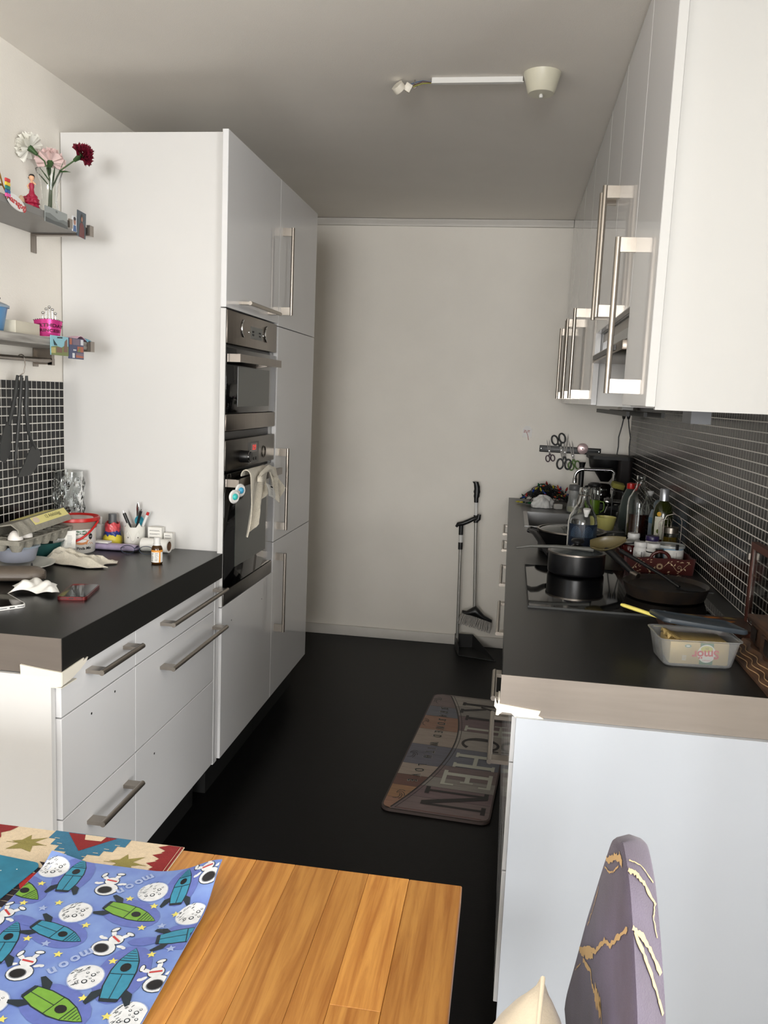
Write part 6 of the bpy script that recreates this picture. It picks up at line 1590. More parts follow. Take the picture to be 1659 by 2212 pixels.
# ================================================================== ceiling fittings
t = thing('ceiling_canopy', 'cream cup-shaped ceiling lamp canopy', 'ceiling canopy', (0.028, 2.675, ZC - 0.0005))
obj('cup', lathe([(0, 0.0), (0.056, 0.0), (0.055, -0.004), (0.040, -0.056), (0.038, -0.058), (0, -0.058)], 40), M('aged_cream_plastic', (214, 210, 190), 0.35), t)
obj('knob', lathe([(0, -0.070), (0.005, -0.068), (0.006, -0.062), (0.004, -0.0582), (0, -0.0582)], 14), WHITE_PL, t)
t = thing('cable_trunking', 'thin white cable trunking across the ceiling', 'cable trunking', (-0.165, 2.70, ZC - 0.0005))
obj('channel', box(-0.140, 0.136, -0.007, 0.007, -0.014, 0.0), WHITE_PL, t)
obj('cover', box(-0.141, 0.139, -0.008, 0.008, -0.0165, -0.0142), WHITE_PL, t)
t = thing('ceiling_outlet', 'small cream round lamp socket hanging by loose wires', 'socket', (-0.385, 2.712, ZC - 0.0005))
IVORY = M('ivory_plastic', (224, 218, 204), 0.4)
obj('socket', lathe([(0, 0), (0.019, 0), (0.020, 0.004), (0.019, 0.020), (0, 0.020)], 24), IVORY, t, (-0.018, 0, -0.030), (0.6, -0.75, 0))
obj('terminal_block', box(-0.010, 0.012, -0.010, 0.010, -0.012, 0.012, 0.002), IVORY, t, (0.004, 0, -0.022), (0.2, 0.5, 0.2))
obj('hook', tube([(0.025, 0, 0), (0.025, 0, -0.010)] + [(0.025 + 0.007 * math.sin(a), 0, -0.017 + 0.007 * math.cos(a)) for a in (2 * PI * i / 14 for i in range(13))], 0.0018, 8), STEEL, t)
for k, (c, dz) in enumerate((((90, 56, 40), 0.0), ((66, 92, 128), 0.005), ((150, 150, 60), -0.006))):
    obj('wire', tube([(0.010, 0.002 * k, -0.018 + dz), (0.028, 0.003 - 0.003 * k, -0.012 + dz), (0.050, 0.003 * k - 0.003, -0.006 + dz * 0.6), (0.079, 0, -0.008 + dz * 0.2)], 0.0016, 6), M('wire_%d' % k, c, 0.5), t)

# ================================================================== broom and dustpan
DUSTG = M('grey_bristle', (186, 182, 176), 0.9, var=0.2, scale=80)
POLE = M('pale_metal_pole', (178, 176, 170), 0.35, metal=0.6)
t = thing('broom', 'broom with grey bristles hung on the dustpan handle', 'broom', (-0.135, 4.66, 0.115))
top = Vector((-0.036, 0.02, 0.86))
P = lambda z: (-0.036 * z / 0.86 * 1.0, 0.02 * z / 0.86, z)
obj('pole', tube([P(0.12), P(0.66)], 0.0095, 14), POLE, t)
obj('pole_collar', tube([P(0.625), P(0.668)], 0.013, 14), BLACK_PL, t)
obj('upper_pole', tube([P(0.665), P(0.745)], 0.0085, 14), WHITE_PL, t)
secs = []
for z, w, off in ((0.74, 0.012, 0), (0.765, 0.013, 0), (0.775, 0.017, 0.002), (0.79, 0.016, 0.003), (0.80, 0.019, 0.003), (0.815, 0.016, 0.004), (0.83, 0.017, 0.003), (0.845, 0.015, 0.0), (0.857, 0.017, -0.006)):
    b = P(z); secs.append([(b[0] + off + w * math.cos(a), b[1] + 0.012 * math.sin(a), z) for a in (2 * PI * i / 14 for i in range(14))])
obj('grip', loft(secs), BLACK_PL, t)
hs = []
for x, zt_, zb_, w in ((-0.075, 0.116, 0.098, 0.016), (-0.05, 0.114, 0.092, 0.022), (-0.02, 0.135, 0.087, 0.024), (0.0, 0.150, 0.083, 0.024), (0.02, 0.130, 0.078, 0.024), (0.05, 0.098, 0.070, 0.022), (0.098, 0.072, 0.054, 0.016)):
    hs.append([(x, w * math.cos(a), (zt_ + zb_) / 2 + (zt_ - zb_) / 2 * math.sin(a)) for a in (2 * PI * i / 12 for i in range(12))])
obj('head', loft(hs), BLACK_PL, t)
bm = bmesh.new(); rr = random.Random(5)
for i in range(34):
    x = -0.072 + 0.166 * i / 33
    for j in range(3):
        y = -0.014 + 0.014 * j
        zt_ = 0.105 - 0.045 * i / 33
        add_tube(bm, [(x, y, zt_), (x * 1.06 + rr.uniform(-.004, .004) - 0.010, y * 1.6, zt_ - 0.030), (x * 1.12 - 0.018 + rr.uniform(-.005, .005), y * 2.0, zt_ - 0.062 + rr.uniform(0, .006))], [0.0018, 0.0024, 0.003], 5)
o = obj('bristles', finish(bm), DUSTG, t); o['kind'] = 'stuff'
t = thing('dustpan', 'long-handled black dustpan standing on the floor by the back wall', 'dustpan', (-0.232, 4.62, 0.0))
obj('pole', tube([(0.004, 0.02, 0.045), (-0.008, 0.035, 0.62)], 0.009, 14), POLE, t)
obj('pole_clip', tube([(-0.0075, 0.034, 0.585), (-0.0082, 0.035, 0.625)], 0.013, 12), BLACK_PL, t)
obj('upper_pole', tube([(-0.008, 0.035, 0.622), (-0.009, 0.037, 0.672)], 0.0115, 14), WHITE_PL, t)
obj('handle_stem', tube([(-0.009, 0.037, 0.668), (-0.010, 0.038, 0.722)], 0.013, 14), BLACK_PL, t)
bmh = bmesh.new(); add_tube(bmh, [(-0.038, 0.038, 0.712), (-0.028, 0.038, 0.728), (0.0, 0.038, 0.734), (0.03, 0.038, 0.748), (0.058, 0.039, 0.764), (0.075, 0.042, 0.768)], [0.007, 0.011, 0.013, 0.013, 0.012, 0.010], 12)
obj('grip', sm(finish(bmh), 60), BLACK_PL, t)
obj('grip_clip', tube([(0.075, 0.042, 0.755), (0.085, 0.042, 0.765), (0.088, 0.042, 0.79)], [0.012, 0.013, 0.010], 12), BLACK_PL, t)
# scoop: back wall near the pole, opening to the right front
q = [(-0.01, 0.06), (0.09, 0.085), (0.225, -0.13), (0.02, -0.075)]
bm = bmesh.new()
def quad(a, b, c, d): 
    vs_ = [bm.verts.new(p) for p in (a, b, c, d)]; bm.faces.new(vs_)
fl = [bm.verts.new((x, y, 0.004)) for x, y in q]; fl2 = [bm.verts.new((x, y, 0.001)) for x, y in q]
bm.faces.new(fl); bm.faces.new(fl2[::-1])
for i in range(4): bm.faces.new((fl[i], fl2[i], fl2[(i + 1) % 4], fl[(i + 1) % 4]))
walls = [((q[0][0], q[0][1], 0.085), (q[1][0], q[1][1], 0.080), q[0], q[1]), ((q[0][0], q[0][1], 0.085), (q[3][0], q[3][1], 0.050), q[0], q[3]), ((q[1][0], q[1][1], 0.080), (q[2][0], q[2][1], 0.008), q[1], q[2])]
for ta, tb, a, b in walls:
    d_ = Vector((b[0] - a[0], b[1] - a[1], 0)).cross(Vector((0, 0, 1))).normalized() * 0.003
    A = [Vector((a[0], a[1], 0.001)), Vector((b[0], b[1], 0.001)), Vector(tb), Vector(ta)]
    f1_ = [bm.verts.new(p) for p in A]; f2_ = [bm.verts.new(p + d_) for p in A]
    bm.faces.new(f1_); bm.faces.new(f2_[::-1])
    for i in range(4): bm.faces.new((f1_[i], f2_[i], f2_[(i + 1) % 4], f1_[(i + 1) % 4]))
obj('pan', finish(bm), M('charcoal_plastic', (44, 44, 44), 0.5), t)
obj('front_lip', prism([(0.02, -0.075), (0.225, -0.13), (0.232, -0.142), (0.022, -0.090)], 0.001, 0.005), DGREY_PL, t)

# ================================================================== floor mat
MATR = -0.0723
t = thing('kitchen_mat', 'cushioned floor mat printed with planks and the word KITCHEN', 'mat', (-0.1365, 3.2737, 0.0), rz=MATR)
MW, ML = 0.1915, 0.589
obj('pad', prism(rrect(-MW, MW, -ML, ML, 0.035, 8), 0.0005, 0.010, 0.003), M('mat_edge', (70, 58, 54), 0.6), t)
pc = {'mauve': (122, 104, 102), 'slate': (106, 107, 118), 'orange': (156, 114, 90), 'beige': (168, 152, 138), 'blue': (102, 101, 114), 'rust': (104, 62, 50), 'tan': (160, 118, 80), 'grey': (146, 140, 132), 'plum': (118, 96, 98), 'light': (168, 160, 150)}
pn = list(pc); pm = [M('mat_' + k, v, 0.45, var=0.25, scale=3, stretch=(4, 60, 1)) for k, v in pc.items()] + [M('mat_ink', (30, 24, 24), 0.5), M('mat_pale', (186, 186, 172), 0.5)]
INKI, PALE = len(pn), len(pn) + 1
pr = Print(lambda x, y, l: (x, y, 0.0101 + l), pm, 0.0003)
def clipx(y):      # half width inside the rounded corner
    e = ML - 0.006 - 0.035
    return MW - 0.006 if abs(y) < e else MW - 0.006 - 0.035 + math.sqrt(max(0, 0.035 ** 2 - (abs(y) - e) ** 2))
def arcx(y): return -0.013 - 0.112 * (abs(y - 0.06) / 0.56) ** 1.9
lo = [(0.583, 0.42, 'mauve'), (0.42, 0.30, 'slate'), (0.30, 0.145, 'orange'), (0.145, -0.02, 'beige'), (-0.02, -0.21, 'blue'), (-0.21, -0.31, 'beige'), (-0.31, -0.40, 'rust'), (-0.40, -0.50, 'tan'), (-0.50, -0.583, 'orange')]
hi = [(0.583, 0.45, 'light'), (0.45, 0.34, 'grey'), (0.34, 0.17, 'plum'), (0.17, -0.02, 'light'), (-0.02, -0.19, 'slate'), (-0.19, -0.30, 'mauve'), (-0.30, -0.38, 'grey'), (-0.38, -0.47, 'plum'), (-0.47, -0.583, 'mauve')]
def strip(y1, y0, c, side):
    n = max(2, int((y1 - y0) / 0.012)); 
    for i in range(n):
        a = y0 + (y1 - y0) * i / n; b = y0 + (y1 - y0) * (i + 1) / n
        if side < 0: pr.poly([(-clipx(a), a), (min(arcx(a), -clipx(a) + .2), a), (arcx(b), b), (-clipx(b), b)], pn.index(c))
        else: pr.poly([(arcx(a), a), (clipx(a), a), (clipx(b), b), (arcx(b), b)], pn.index(c))
for a in lo: strip(*a, -1)
for a in hi: strip(*a, 1)
for (y1, y0, c) in lo:
    pr.line([(-MW + 0.008, y0), (arcx(y0), y0)], 0.0016, INKI, 1)
    pr.line([(-MW + 0.008, (y0 + y1) / 2 + .01), (arcx((y0 + y1) / 2), (y0 + y1) / 2 + .01)], 0.0008, INKI, 1)
for (y1, y0, c) in hi:
    pr.line([(arcx(y0), y0), (MW - 0.01, y0)], 0.0016, INKI, 1)
    pr.line([(arcx((y0 + y1) / 2), (y0 + y1) / 2 + .01), (MW - 0.01, (y0 + y1) / 2 + .01)], 0.0008, INKI, 1)
ay = [0.575 - 1.15 * i / 60 for i in range(61)]
pr.line([(arcx(y), y) for y in ay], 0.006, INKI, 2); pr.line([(arcx(y) + 0.014, y) for y in ay], 0.0025, INKI, 2)
# slab-serif KITCHEN : letter space u (reading direction = -y), v up (= +x)
def L_(ch, yc, w, v0, v1, mi):
    def q(u, v): return (v0 + (v1 - v0) * v, yc - (u - 0.5) * w)
    R_ = lambda a, b, c, d: pr.poly([q(a, c), q(b, c), q(b, d), q(a, d)], mi, 3)
    D_ = lambda a, b, th: pr.poly([q(a[0], a[1]), q(a[0] + th, a[1]), q(b[0] + th, b[1]), q(b[0], b[1])], mi, 3)
    def serif(u): R_(u - .13, u + .13, 0, .07); R_(u - .13, u + .13, .93, 1)
    if ch == 'K':
        R_(.15, .31, 0, 1); serif(.23); D_((.31, .42), (.72, 1), .13); D_((.42, .55), (.76, 0), .15); R_(.68, 1.0, 0, .07); R_(.62, .95, .93, 1)
    elif ch == 'I':
        R_(.36, .64, 0, 1); R_(.12, .88, 0, .07); R_(.12, .88, .93, 1)
    elif ch == 'T':
        R_(.42, .58, 0, 1); R_(.28, .72, 0, .07); R_(.05, .95, .9, 1); R_(.05, .13, .76, .9); R_(.87, .95, .76, .9)
    elif ch == 'C':
        n = 26
        for i in range(n):
            a0 = 0.75 + (2 * PI - 1.5) * i / n; a1 = 0.75 + (2 * PI - 1.5) * (i + 1) / n
            th = lambda a: 0.10 + 0.09 * abs(math.cos(a))
            o = lambda a, k: q(.52 + (.45 - k * th(a)) * math.cos(a), .5 + (.5 - k * .075) * math.sin(a))
            pr.poly([o(a0, 0), o(a1, 0), o(a1, 1), o(a0, 1)], mi, 3)
        R_(.84, .92, .72, 1.0)
    elif ch == 'H':
        R_(.14, .30, 0, 1); R_(.70, .86, 0, 1); R_(.3, .7, .46, .56); serif(.22); serif(.78)
    elif ch == 'E':
        R_(.16, .33, 0, 1); R_(.04, .88, 0, .08); R_(.04, .86, .92, 1); R_(.33, .68, .46, .56); R_(.80, .88, .08, .26); R_(.78, .86, .76, .92); R_(.62, .68, .38, .64)
    elif ch == 'N':
        R_(.14, .23, 0, 1); R_(.78, .87, 0, 1); D_((.14, 1), (.70, 0), .17); R_(.02, .35, 0, .07); R_(.02, .2, .93, 1); R_(.66, .99, .93, 1)
for ch, yc, w, v0, mi in (('K', 0.452, 0.150, -0.040, INKI), ('I', 0.325, 0.075, -0.006, INKI), ('T', 0.205, 0.135, 0.006, PALE), ('C', 0.050, 0.150, 0.012, INKI), ('H', -0.125, 0.165, 0.008, PALE), ('E', -0.295, 0.145, -0.016, PALE), ('N', -0.462, 0.165, -0.060, INKI)):
    L_(ch, yc, w, v0, 0.170, mi)
s_ = 'SEASONED WITH LOVE'
yy = 0.405
for ch in s_:
    if ch != ' ':
        xx = -0.098 - 0.030 * ((yy - 0.05) / 0.45) ** 2
        sl = 0.060 * 2 * (yy - 0.05) / 0.45 / 0.45 * 0.5
        pr.text(ch, xx, yy, 0.050, -PI / 2 - sl * 1.4, PALE, 3, sx=0.70, bold=0.035); pr.text(ch, xx, yy, 0.050, -PI / 2 - sl * 1.4, INKI, 5, sx=0.70, bold=0.012)
    yy -= 0.0465 if ch not in 'I ' else 0.036
# scroll ornaments
for (cx_, cy_, s1_) in ((-0.155, 0.50, 1), (-0.150, -0.47, -1), (-0.168, 0.22, 1), (-0.168, -0.12, -1)):
    for k in range(4):
        a0 = k * 0.9
        pr.line([(cx_ + (0.006 + 0.0045 * j) * math.cos(a0 + s1_ * j * 0.35) * 0.8, cy_ + (0.006 + 0.006 * j) * math.sin(a0 + s1_ * j * 0.35)) for j in range(7) if abs(cx_ + (0.006 + 0.0045 * j) * math.cos(a0 + s1_ * j * 0.35) * 0.8) < 0.182], 0.0028, INKI, 2)
pr.line([(-0.14, 0.572), (MW - .03, 0.572)], 0.003, INKI, 2); pr.line([(-0.14, -0.572), (MW - .03, -0.572)], 0.005, pn.index('rust'), 2)
obj('print', pr.mesh(), None, t)

# ================================================================== dining table
TZ = 0.74
t = thing('dining_table', 'oak dining table with glued plank top at the bottom edge', 'table', (-0.58, 0.62, 0))
xs = [-1.17, -1.08, -1.0, -0.93, -0.85, -0.76, -0.68, -0.61, -0.535, -0.465, -0.40, -0.335, -0.275, -0.21, -0.165, -0.105, -0.028]
ya, yb_ = 0.12, 1.118
rr = random.Random(21)
OAK = oak('oiled_oak', (204, 146, 74), (164, 104, 46), (70, 3.5, 70), 0.34)
for i in range(len(xs) - 1):
    cut = rr.uniform(0.35, 0.98); parts = [(ya, cut), (cut, yb_)]
    for a, b in parts:
        wobj('plank', box(xs[i] + 0.00015, xs[i + 1] - 0.00015, a + 0.0001, b - 0.0001, TZ - 0.028, TZ, 0.0006 if i < len(xs) - 2 else 0.0015, 1), OAK, t)
wobj('apron', boxes([(-1.08, -0.12, 1.02, 1.04, 0.63, TZ - 0.0285), (-1.08, -0.12, 0.2, 0.22, 0.63, TZ - 0.0285), (-1.10, -1.08, 0.2, 1.04, 0.63, TZ - 0.0285), (-0.12, -0.10, 0.2, 1.04, 0.63, TZ - 0.0285)]), OAK, t)
for x in (-1.13, -0.12):
    for y in (0.17, 1.0):
        wobj('leg', box(x, x + 0.06, y, y + 0.06, 0.0, TZ - 0.0285, 0.004), OAK, t)

# kilim runner
t = thing('table_runner', 'cream table runner with red, blue and olive kilim pattern', 'table runner', (-0.80, 0.9, TZ + 0.0004))
CRM, DRD, TEAL, OLV, NAVY, REDC = (M('kilim_' + n, c, 0.9, var=0.1, scale=200, bump=0.5, bscale=900) for n, c in (('cream', (226, 206, 176)), ('red', (140, 34, 36)), ('teal', (58, 118, 150)), ('olive', (146, 136, 74)), ('black', (34, 24, 32)), ('scarlet', (178, 34, 34))))
obj('cloth', box(-0.35, 0.350, -0.60, 0.223, 0.0, 0.0016), CRM, t)
pr = Print(lambda x, y, l: (x + 0.80, y - 0.9, 0.0016 + l), [DRD, TEAL, OLV, NAVY, REDC, CRM])
xe = -0.451
zz = [(xe, 1.122)]
for i in range(12):
    zz += [(-0.487 if i % 2 == 0 else -0.470, 1.117 - 0.0205 * i)]
pts = [(xe, 1.122), (-0.480, 1.122)]
for i in range(26):
    y = 1.118 - 0.022 * i
    pts2 = [(xe, y + 0.004), (-0.474, y + 0.004), (-0.488, y - 0.004), (-0.474, y - 0.0115), (-0.478, y - 0.0180), (xe, y - 0.0180)]
    pr.poly(pts2, 0)
pr.line([(xe - 0.004, 1.12), (xe - 0.004, 0.40)], 0.0008, 5, 2)
def medal(cx, cy, s=1.0):
    st = [(-0.0, -0.055), (0.017, -0.055), (0.017, -0.040), (0.036, -0.040), (0.036, -0.026), (0.050, -0.026), (0.050, -0.010), (0.062, -0.010), (0.062, 0.012)]
    out = [(cx + s * x, cy + s * y) for x, y in st] + [(cx - s * x, cy + s * y) for x, y in st[::-1]]
    pr.poly(out[:len(st)] + [(cx, cy + s * 0.012)], 1); pr.poly([(cx, cy + s * 0.012)] + out[len(st):] , 1)
    pr.poly([(cx - 0.040 * s, cy + 0.010 * s), (cx, cy - 0.034 * s), (cx + 0.040 * s, cy + 0.010 * s)], 0, 2)
    pr.poly([(cx - 0.012 * s, cy + 0.010 * s), (cx - 0.006 * s, cy - 0.004 * s), (cx + 0.020 * s, cy - 0.003 * s), (cx + 0.022 * s, cy + 0.010 * s)], 5, 3)
    for k in range(4):
        pr.line([(cx + s * (0.012 + .011 * k), cy - s * (0.047 - .013 * k)), (cx + s * (0.020 + .011 * k), cy - s * (0.047 - .013 * k))], 0.0012, 5, 2); pr.line([(cx - s * (0.012 + .011 * k), cy - s * (0.047 - .013 * k)), (cx - s * (0.020 + .011 * k), cy - s * (0.047 - .013 * k))], 0.0012, 5, 2)
medal(-0.598, 1.112); medal(-0.84, 1.112)
def bird(cx, cy, s=1.0):
    pr.poly([(cx + s * x, cy + s * y) for x, y in ((-0.026, 0.003), (-0.012, -0.002), (-0.022, -0.020), (0.0, -0.014), (0.018, -0.020), (0.012, -0.004), (0.026, 0.002), (0.010, 0.006), (0.022, 0.022), (0.0, 0.012), (-0.006, 0.024), (-0.012, 0.008))], 2, 0, True)
    pr.line([(cx - 0.032 * s, cy - 0.001), (cx + 0.032 * s, cy + 0.001)], 0.0012, 2, 1)
bird(-0.517, 1.062); bird(-0.683, 1.080); bird(-0.70, 0.92); bird(-0.74, 0.76)
# dark stepped diamond with red centre at the left
for i in range(9):
    x = -0.612 - 0.006 * i if i < 5 else -0.642 + 0.004 * (i - 5); y = 1.052 - 0.0135 * i
    pr.poly([(x, y), (x - 0.020, y + 0.002), (x - 0.004, y - 0.012), (x + 0.05, y - 0.014), (x + 0.05, y)], 3)
pr.poly([(-0.648, 0.999), (-0.60, 1.030), (-0.58, 0.99), (-0.62, 0.965)], 4, 2)
pr.poly([(-0.757, 1.122), (-0.722, 1.122), (-0.728, 1.108), (-0.738, 1.100), (-0.730, 1.088), (-0.742, 1.080), (-0.735, 1.068), (-0.757, 1.060)], 0); pr.poly([(-0.95, 1.122), (-0.757, 1.122), (-0.757, 1.060), (-0.95, 1.05)], 0)
obj('pattern', pr.mesh(), None, t)

# teal glittery second mat at the left edge
t = thing('placemat', 'teal speckled placemat peeking in at the left frame edge', 'placemat', (-0.79, 0.93, TZ + 0.0022 + 0.0016), group='placemats')
obj('sheet', prism(rrect(-0.17, 0.150, -0.14, 0.118, 0.012), 0.0, 0.0014), M('teal_glitter', (44, 122, 150), 0.4, var=0.2, scale=40), t)
pr = Print(lambda x, y, l: (x, y, 0.0014 + l), [WHITE_PL])
for k in range(40):
    pr.poly(ell(RND.uniform(-.05, .14), RND.uniform(-.1, .11), .0012, .0010, 7), 0)
obj('speckles', pr.mesh(), None, t)
t.rotation_euler = (0, 0, -0.10)

# space placemat: lies on the runner and table with its right far corner curling up
PX0, PX1, PY0, PY1 = -0.624, -0.357, 0.640, 1.050
def smooth(e0, e1, v):
    u = min(1, max(0, (v - e0) / (e1 - e0))); return u * u * (3 - 2 * u)
def pz(x, y):
    return TZ + 0.0048 + 0.030 * smooth(-0.47, -0.35, x) * smooth(0.95, 1.06, y) + 0.010 * smooth(-0.42, -0.35, x) * smooth(0.70, 1.0, y) + 0.012 * smooth(1.02, 1.055, y) * smooth(-0.56, -0.63, x)
def pxy(x, y):
    k = smooth(-0.47, -0.35, x) * smooth(0.95, 1.06, y)
    return (x - 0.004 * k, y - 0.012 * k)
OX, OY = -0.49, 0.85
def pmap(x, y, l):
    a, b = pxy(x, y)
    return (a - OX, b - OY, pz(x, y) - TZ + l)
t = thing('placemat', 'blue placemat printed with rockets, moons, stars and astronauts', 'placemat', (OX, OY, TZ), group='placemats')
SKYB = M('placemat_blue', (124, 150, 204), 0.32, var=0.25, scale=22, rgb2=(104, 126, 192))
obj('sheet', sheet(lambda u, v: pmap(PX0 + (PX1 - PX0) * u, PY0 + (PY1 - PY0) * v, 0), 30, 40, 0.0012), SKYB, t)
pc2 = [M('pm_' + n, c, 0.32, var=0.12, scale=120) for n, c in (('teal', (56, 138, 166)), ('green', (116, 164, 60)), ('dark', (32, 44, 52)), ('white', (222, 224, 226)), ('yellow', (226, 214, 110)), ('red', (190, 60, 60)), ('shadow', (98, 112, 182)), ('black', (22, 22, 26)), ('grey', (120, 124, 130)), ('pale', (160, 176, 214)))]
tl_, gn_, dk_, wh_, ye_, re_, sh_, bk_, gy_, pa_ = range(10)
pr = Print(pmap, pc2, 0.00018); pr.tess = 0.012
def inside(p): return PX0 + 0.001 < p[0] < PX1 - 0.001 and PY0 + .001 < p[1] < PY1 - 0.001
def clip(pts):
    for ax, lim, sgn in ((0, PX0 + .001, 1), (0, PX1 - .001, -1), (1, PY0 + .001, 1), (1, PY1 - .001, -1)):
        out = []
        for i in range(len(pts)):
            a, b = pts[i - 1], pts[i]
            ia, ib = (a[ax] - lim) * sgn >= 0, (b[ax] - lim) * sgn >= 0
            if ia != ib:
                k = (lim - a[ax]) / (b[ax] - a[ax]); out.append((a[0] + (b[0] - a[0]) * k, a[1] + (b[1] - a[1]) * k))
            if ib: out.append(b)
        pts = out
        if not pts: return pts
    return pts
def PP(pts, mi, ly, fan=False):
    c = clip(pts)
    if len(c) >= 3: pr.poly(c, mi, ly, fan)
def PL(pts, w, mi, ly):
    for (x0, y0), (x1, y1) in zip(pts[:-1], pts[1:]):
        dx, dy = x1 - x0, y1 - y0; l = math.hypot(dx, dy) or 1; nx, ny = -dy / l * w / 2, dx / l * w / 2
        PP([(x0 + nx, y0 + ny), (x0 - nx, y0 - ny), (x1 - nx, y1 - ny), (x1 + nx, y1 + ny)], mi, ly)
def rocket(tail, tip, body, flame=False):
    T_, E_ = Vector(tail), Vector(tip); ax = E_ - T_; L = ax.length; ax.normalize(); n = Vector((-ax.y, ax.x)); k = L
    q = lambda u, v: tuple(T_ + ax * (u * k) + n * (v * k * 0.84))
    PP([q(.1 + .7 * math.cos(a) * .8 + .4, .42 * math.sin(a)) for a in (2 * PI * i / 18 for i in range(18))], sh_, 0, True)
    hull = [(0, -.13), (.0, .13), (.25, .19), (.55, .195), (.75, .15), (.92, .06), (1, 0), (.92, -.06), (.75, -.15), (.55, -.195), (.25, -.19)]
    PP([q(u * 1.03 - .015, v * 1.12) for u, v in hull], dk_, 1, True); PP([q(u, v) for u, v in hull], body, 2, True)
    nose = [(.76, .145), (.92, .06), (1, 0), (.92, -.06), (.76, -.145)]
    PP([q(u, v) for u, v in nose], tl_ if body == tl_ else gn_, 3); 
    for j in range(4): PL([q(.79 + .05 * j, .12 - .03 * j), q(.79 + .05 * j, -.12 + .03 * j)], 0.0009, dk_, 4)
    PL([q(.74, .155), q(.74, -.155)], 0.0011, dk_, 4); PL([q(.48, .2), q(.48, -.2)], 0.0010, dk_, 4); PL([q(.03, 0), q(.48, 0)], 0.0008, dk_, 4)
    PP([q(.61 + .085 * math.cos(a), .085 * math.sin(a)) for a in (2 * PI * i / 12 for i in range(12))], bk_, 4, True)
    for s in (-1, 1):
        PP([q(.20, .185 * s), q(.08, .16 * s), q(-.10, .30 * s), q(-.06, .36 * s), q(.12, .32 * s)], dk_, 3, True)
    PP([q(-.03, -.13), q(-.03, .13), q(.03, .14), q(.03, -.14)], dk_, 3)
    if flame:
        PP([q(-.04, -.1), q(-.2, -.14), q(-.42, -.10), q(-.5, 0), (q(-.4, .10)), q(-.2, .13), q(-.04, .1)], 6, 2, True)
def moon(c, r):
    PP(ell(c[0], c[1], r * 1.06, r * 1.06, 24), pa_, 1, True); PP(ell(c[0], c[1], r, r, 24), wh_, 2, True)
    for k in range(26):
        a = PI * 0.55 + PI * 0.85 * RND.random(); d = r * (0.55 + 0.42 * RND.random())
        p = (c[0] + d * math.cos(a), c[1] + d * math.sin(a)); PL([p, (p[0] + r * .10, p[1] + r * .16)], 0.0007, dk_, 3)
    for dx, dy, rr_ in ((.1, -.35, .17), (.35, .25, .14), (-.05, .35, .09), (.55, -.2, .10), (.3, -.05, .07), (.05, .05, .06), (.5, .5, .08), (-.3, -.5, .10)):
        PP(ell(c[0] + dx * r, c[1] + dy * r, rr_ * r, rr_ * r, 12), dk_, 3, True); PP(ell(c[0] + dx * r, c[1] + dy * r, rr_ * r * .62, rr_ * r * .62, 10), wh_, 4, True)
def star(c, r, hollow=False):
    p = [(c[0] + (r if i % 2 == 0 else r * .45) * math.cos(PI / 2 + i * PI / 5 + .3), c[1] + (r if i % 2 == 0 else r * .45) * math.sin(PI / 2 + i * PI / 5 + .3)) for i in range(10)]
    PP(p, pa_ if hollow else ye_, 2, True)
def astronaut(c, s, a):
    q = lambda u, v: (c[0] + s * (u * math.cos(a) - v * math.sin(a)), c[1] + s * (u * math.sin(a) + v * math.cos(a)))
    E = lambda u, v, ru, rv, mi, ly, b=0.0: PP([q(u + ru * math.cos(t_) * math.cos(b) - rv * math.sin(t_) * math.sin(b), v + ru * math.cos(t_) * math.sin(b) + rv * math.sin(t_) * math.cos(b)) for t_ in (2 * PI * i / 16 for i in range(16))], mi, ly, True)
    E(.0, -.35, .52, .46, dk_, 1); E(0, -.35, .49, .43, wh_, 2); E(-.06, -.40, .33, .28, gy_, 3); E(-.06, -.40, .29, .24, bk_, 4)      # helmet, visor
    E(0.05, .28, .34, .30, dk_, 1); E(0.05, .28, .31, .27, wh_, 2); PL([q(-.2, .36), q(.28, .24)], s * .09, re_, 4)
    for (u, v, b) in ((-.42, .62, 2.4), (.30, .72, 1.2)):
        E(u * .75, v * .85, .20, .10, wh_, 2, b); E(u, v + .1, .21, .12, dk_, 2, b - 1.2); E(u, v + .1, .17, .085, wh_, 3, b - 1.2)
    for (u, v) in ((-.45, .10), (.52, .06)):
        E(u, v, .17, .08, wh_, 2, .3); E(u * 1.3, v, .09, .08, wh_, 3)
rocket((-0.567, 0.977), (-0.574, 1.052), tl_); rocket((-0.403, 0.977), (-0.408, 1.046), tl_); rocket((-0.492, 0.961), (-0.418, 0.943), gn_); rocket((-0.562, 0.905), (-0.49, 0.886), tl_, True)
rocket((-0.409, 0.798), (-0.417, 0.887), tl_); rocket((-0.502, 0.794), (-0.422, 0.763), gn_); rocket((-0.397, 0.906), (-0.325, 0.925), tl_, True); rocket((-0.66, 0.99), (-0.588, 0.953), gn_); rocket((-0.570, 0.828), (-0.587, 0.905), tl_)
rocket((-0.57, 0.700), (-0.50, 0.690), tl_, True)
for c in ((-0.605, 1.023), (-0.445, 1.000), (-0.525, 0.938), (-0.372, 0.955), (-0.452, 0.828), (-0.535, 0.768), (-0.376, 0.780), (-0.46, 0.71), (-0.60, 0.80)): moon(c, 0.0205)
for c, a in (((-0.512, 1.004), .15), ((-0.372, 1.030), .5), ((-0.453, 0.890), -.35), ((-0.532, 0.830), .15), ((-0.371, 0.840), .5), ((-0.615, 0.911), -.4), ((-0.39, 0.70), .2)): astronaut(c, 0.031, a)
for c in ((-0.603, 0.987), (-0.557, 0.952), (-0.602, 0.942), (-0.499, 0.916), (-0.431, 0.971), (-0.395, 0.957), (-0.428, 0.926), (-0.556, 0.877), (-0.504, 0.858), (-0.434, 0.86), (-0.393, 0.878), (-0.438, 0.796), (-0.399, 0.775), (-0.507, 0.749), (-0.47, 0.98)): star(c, 0.0062)
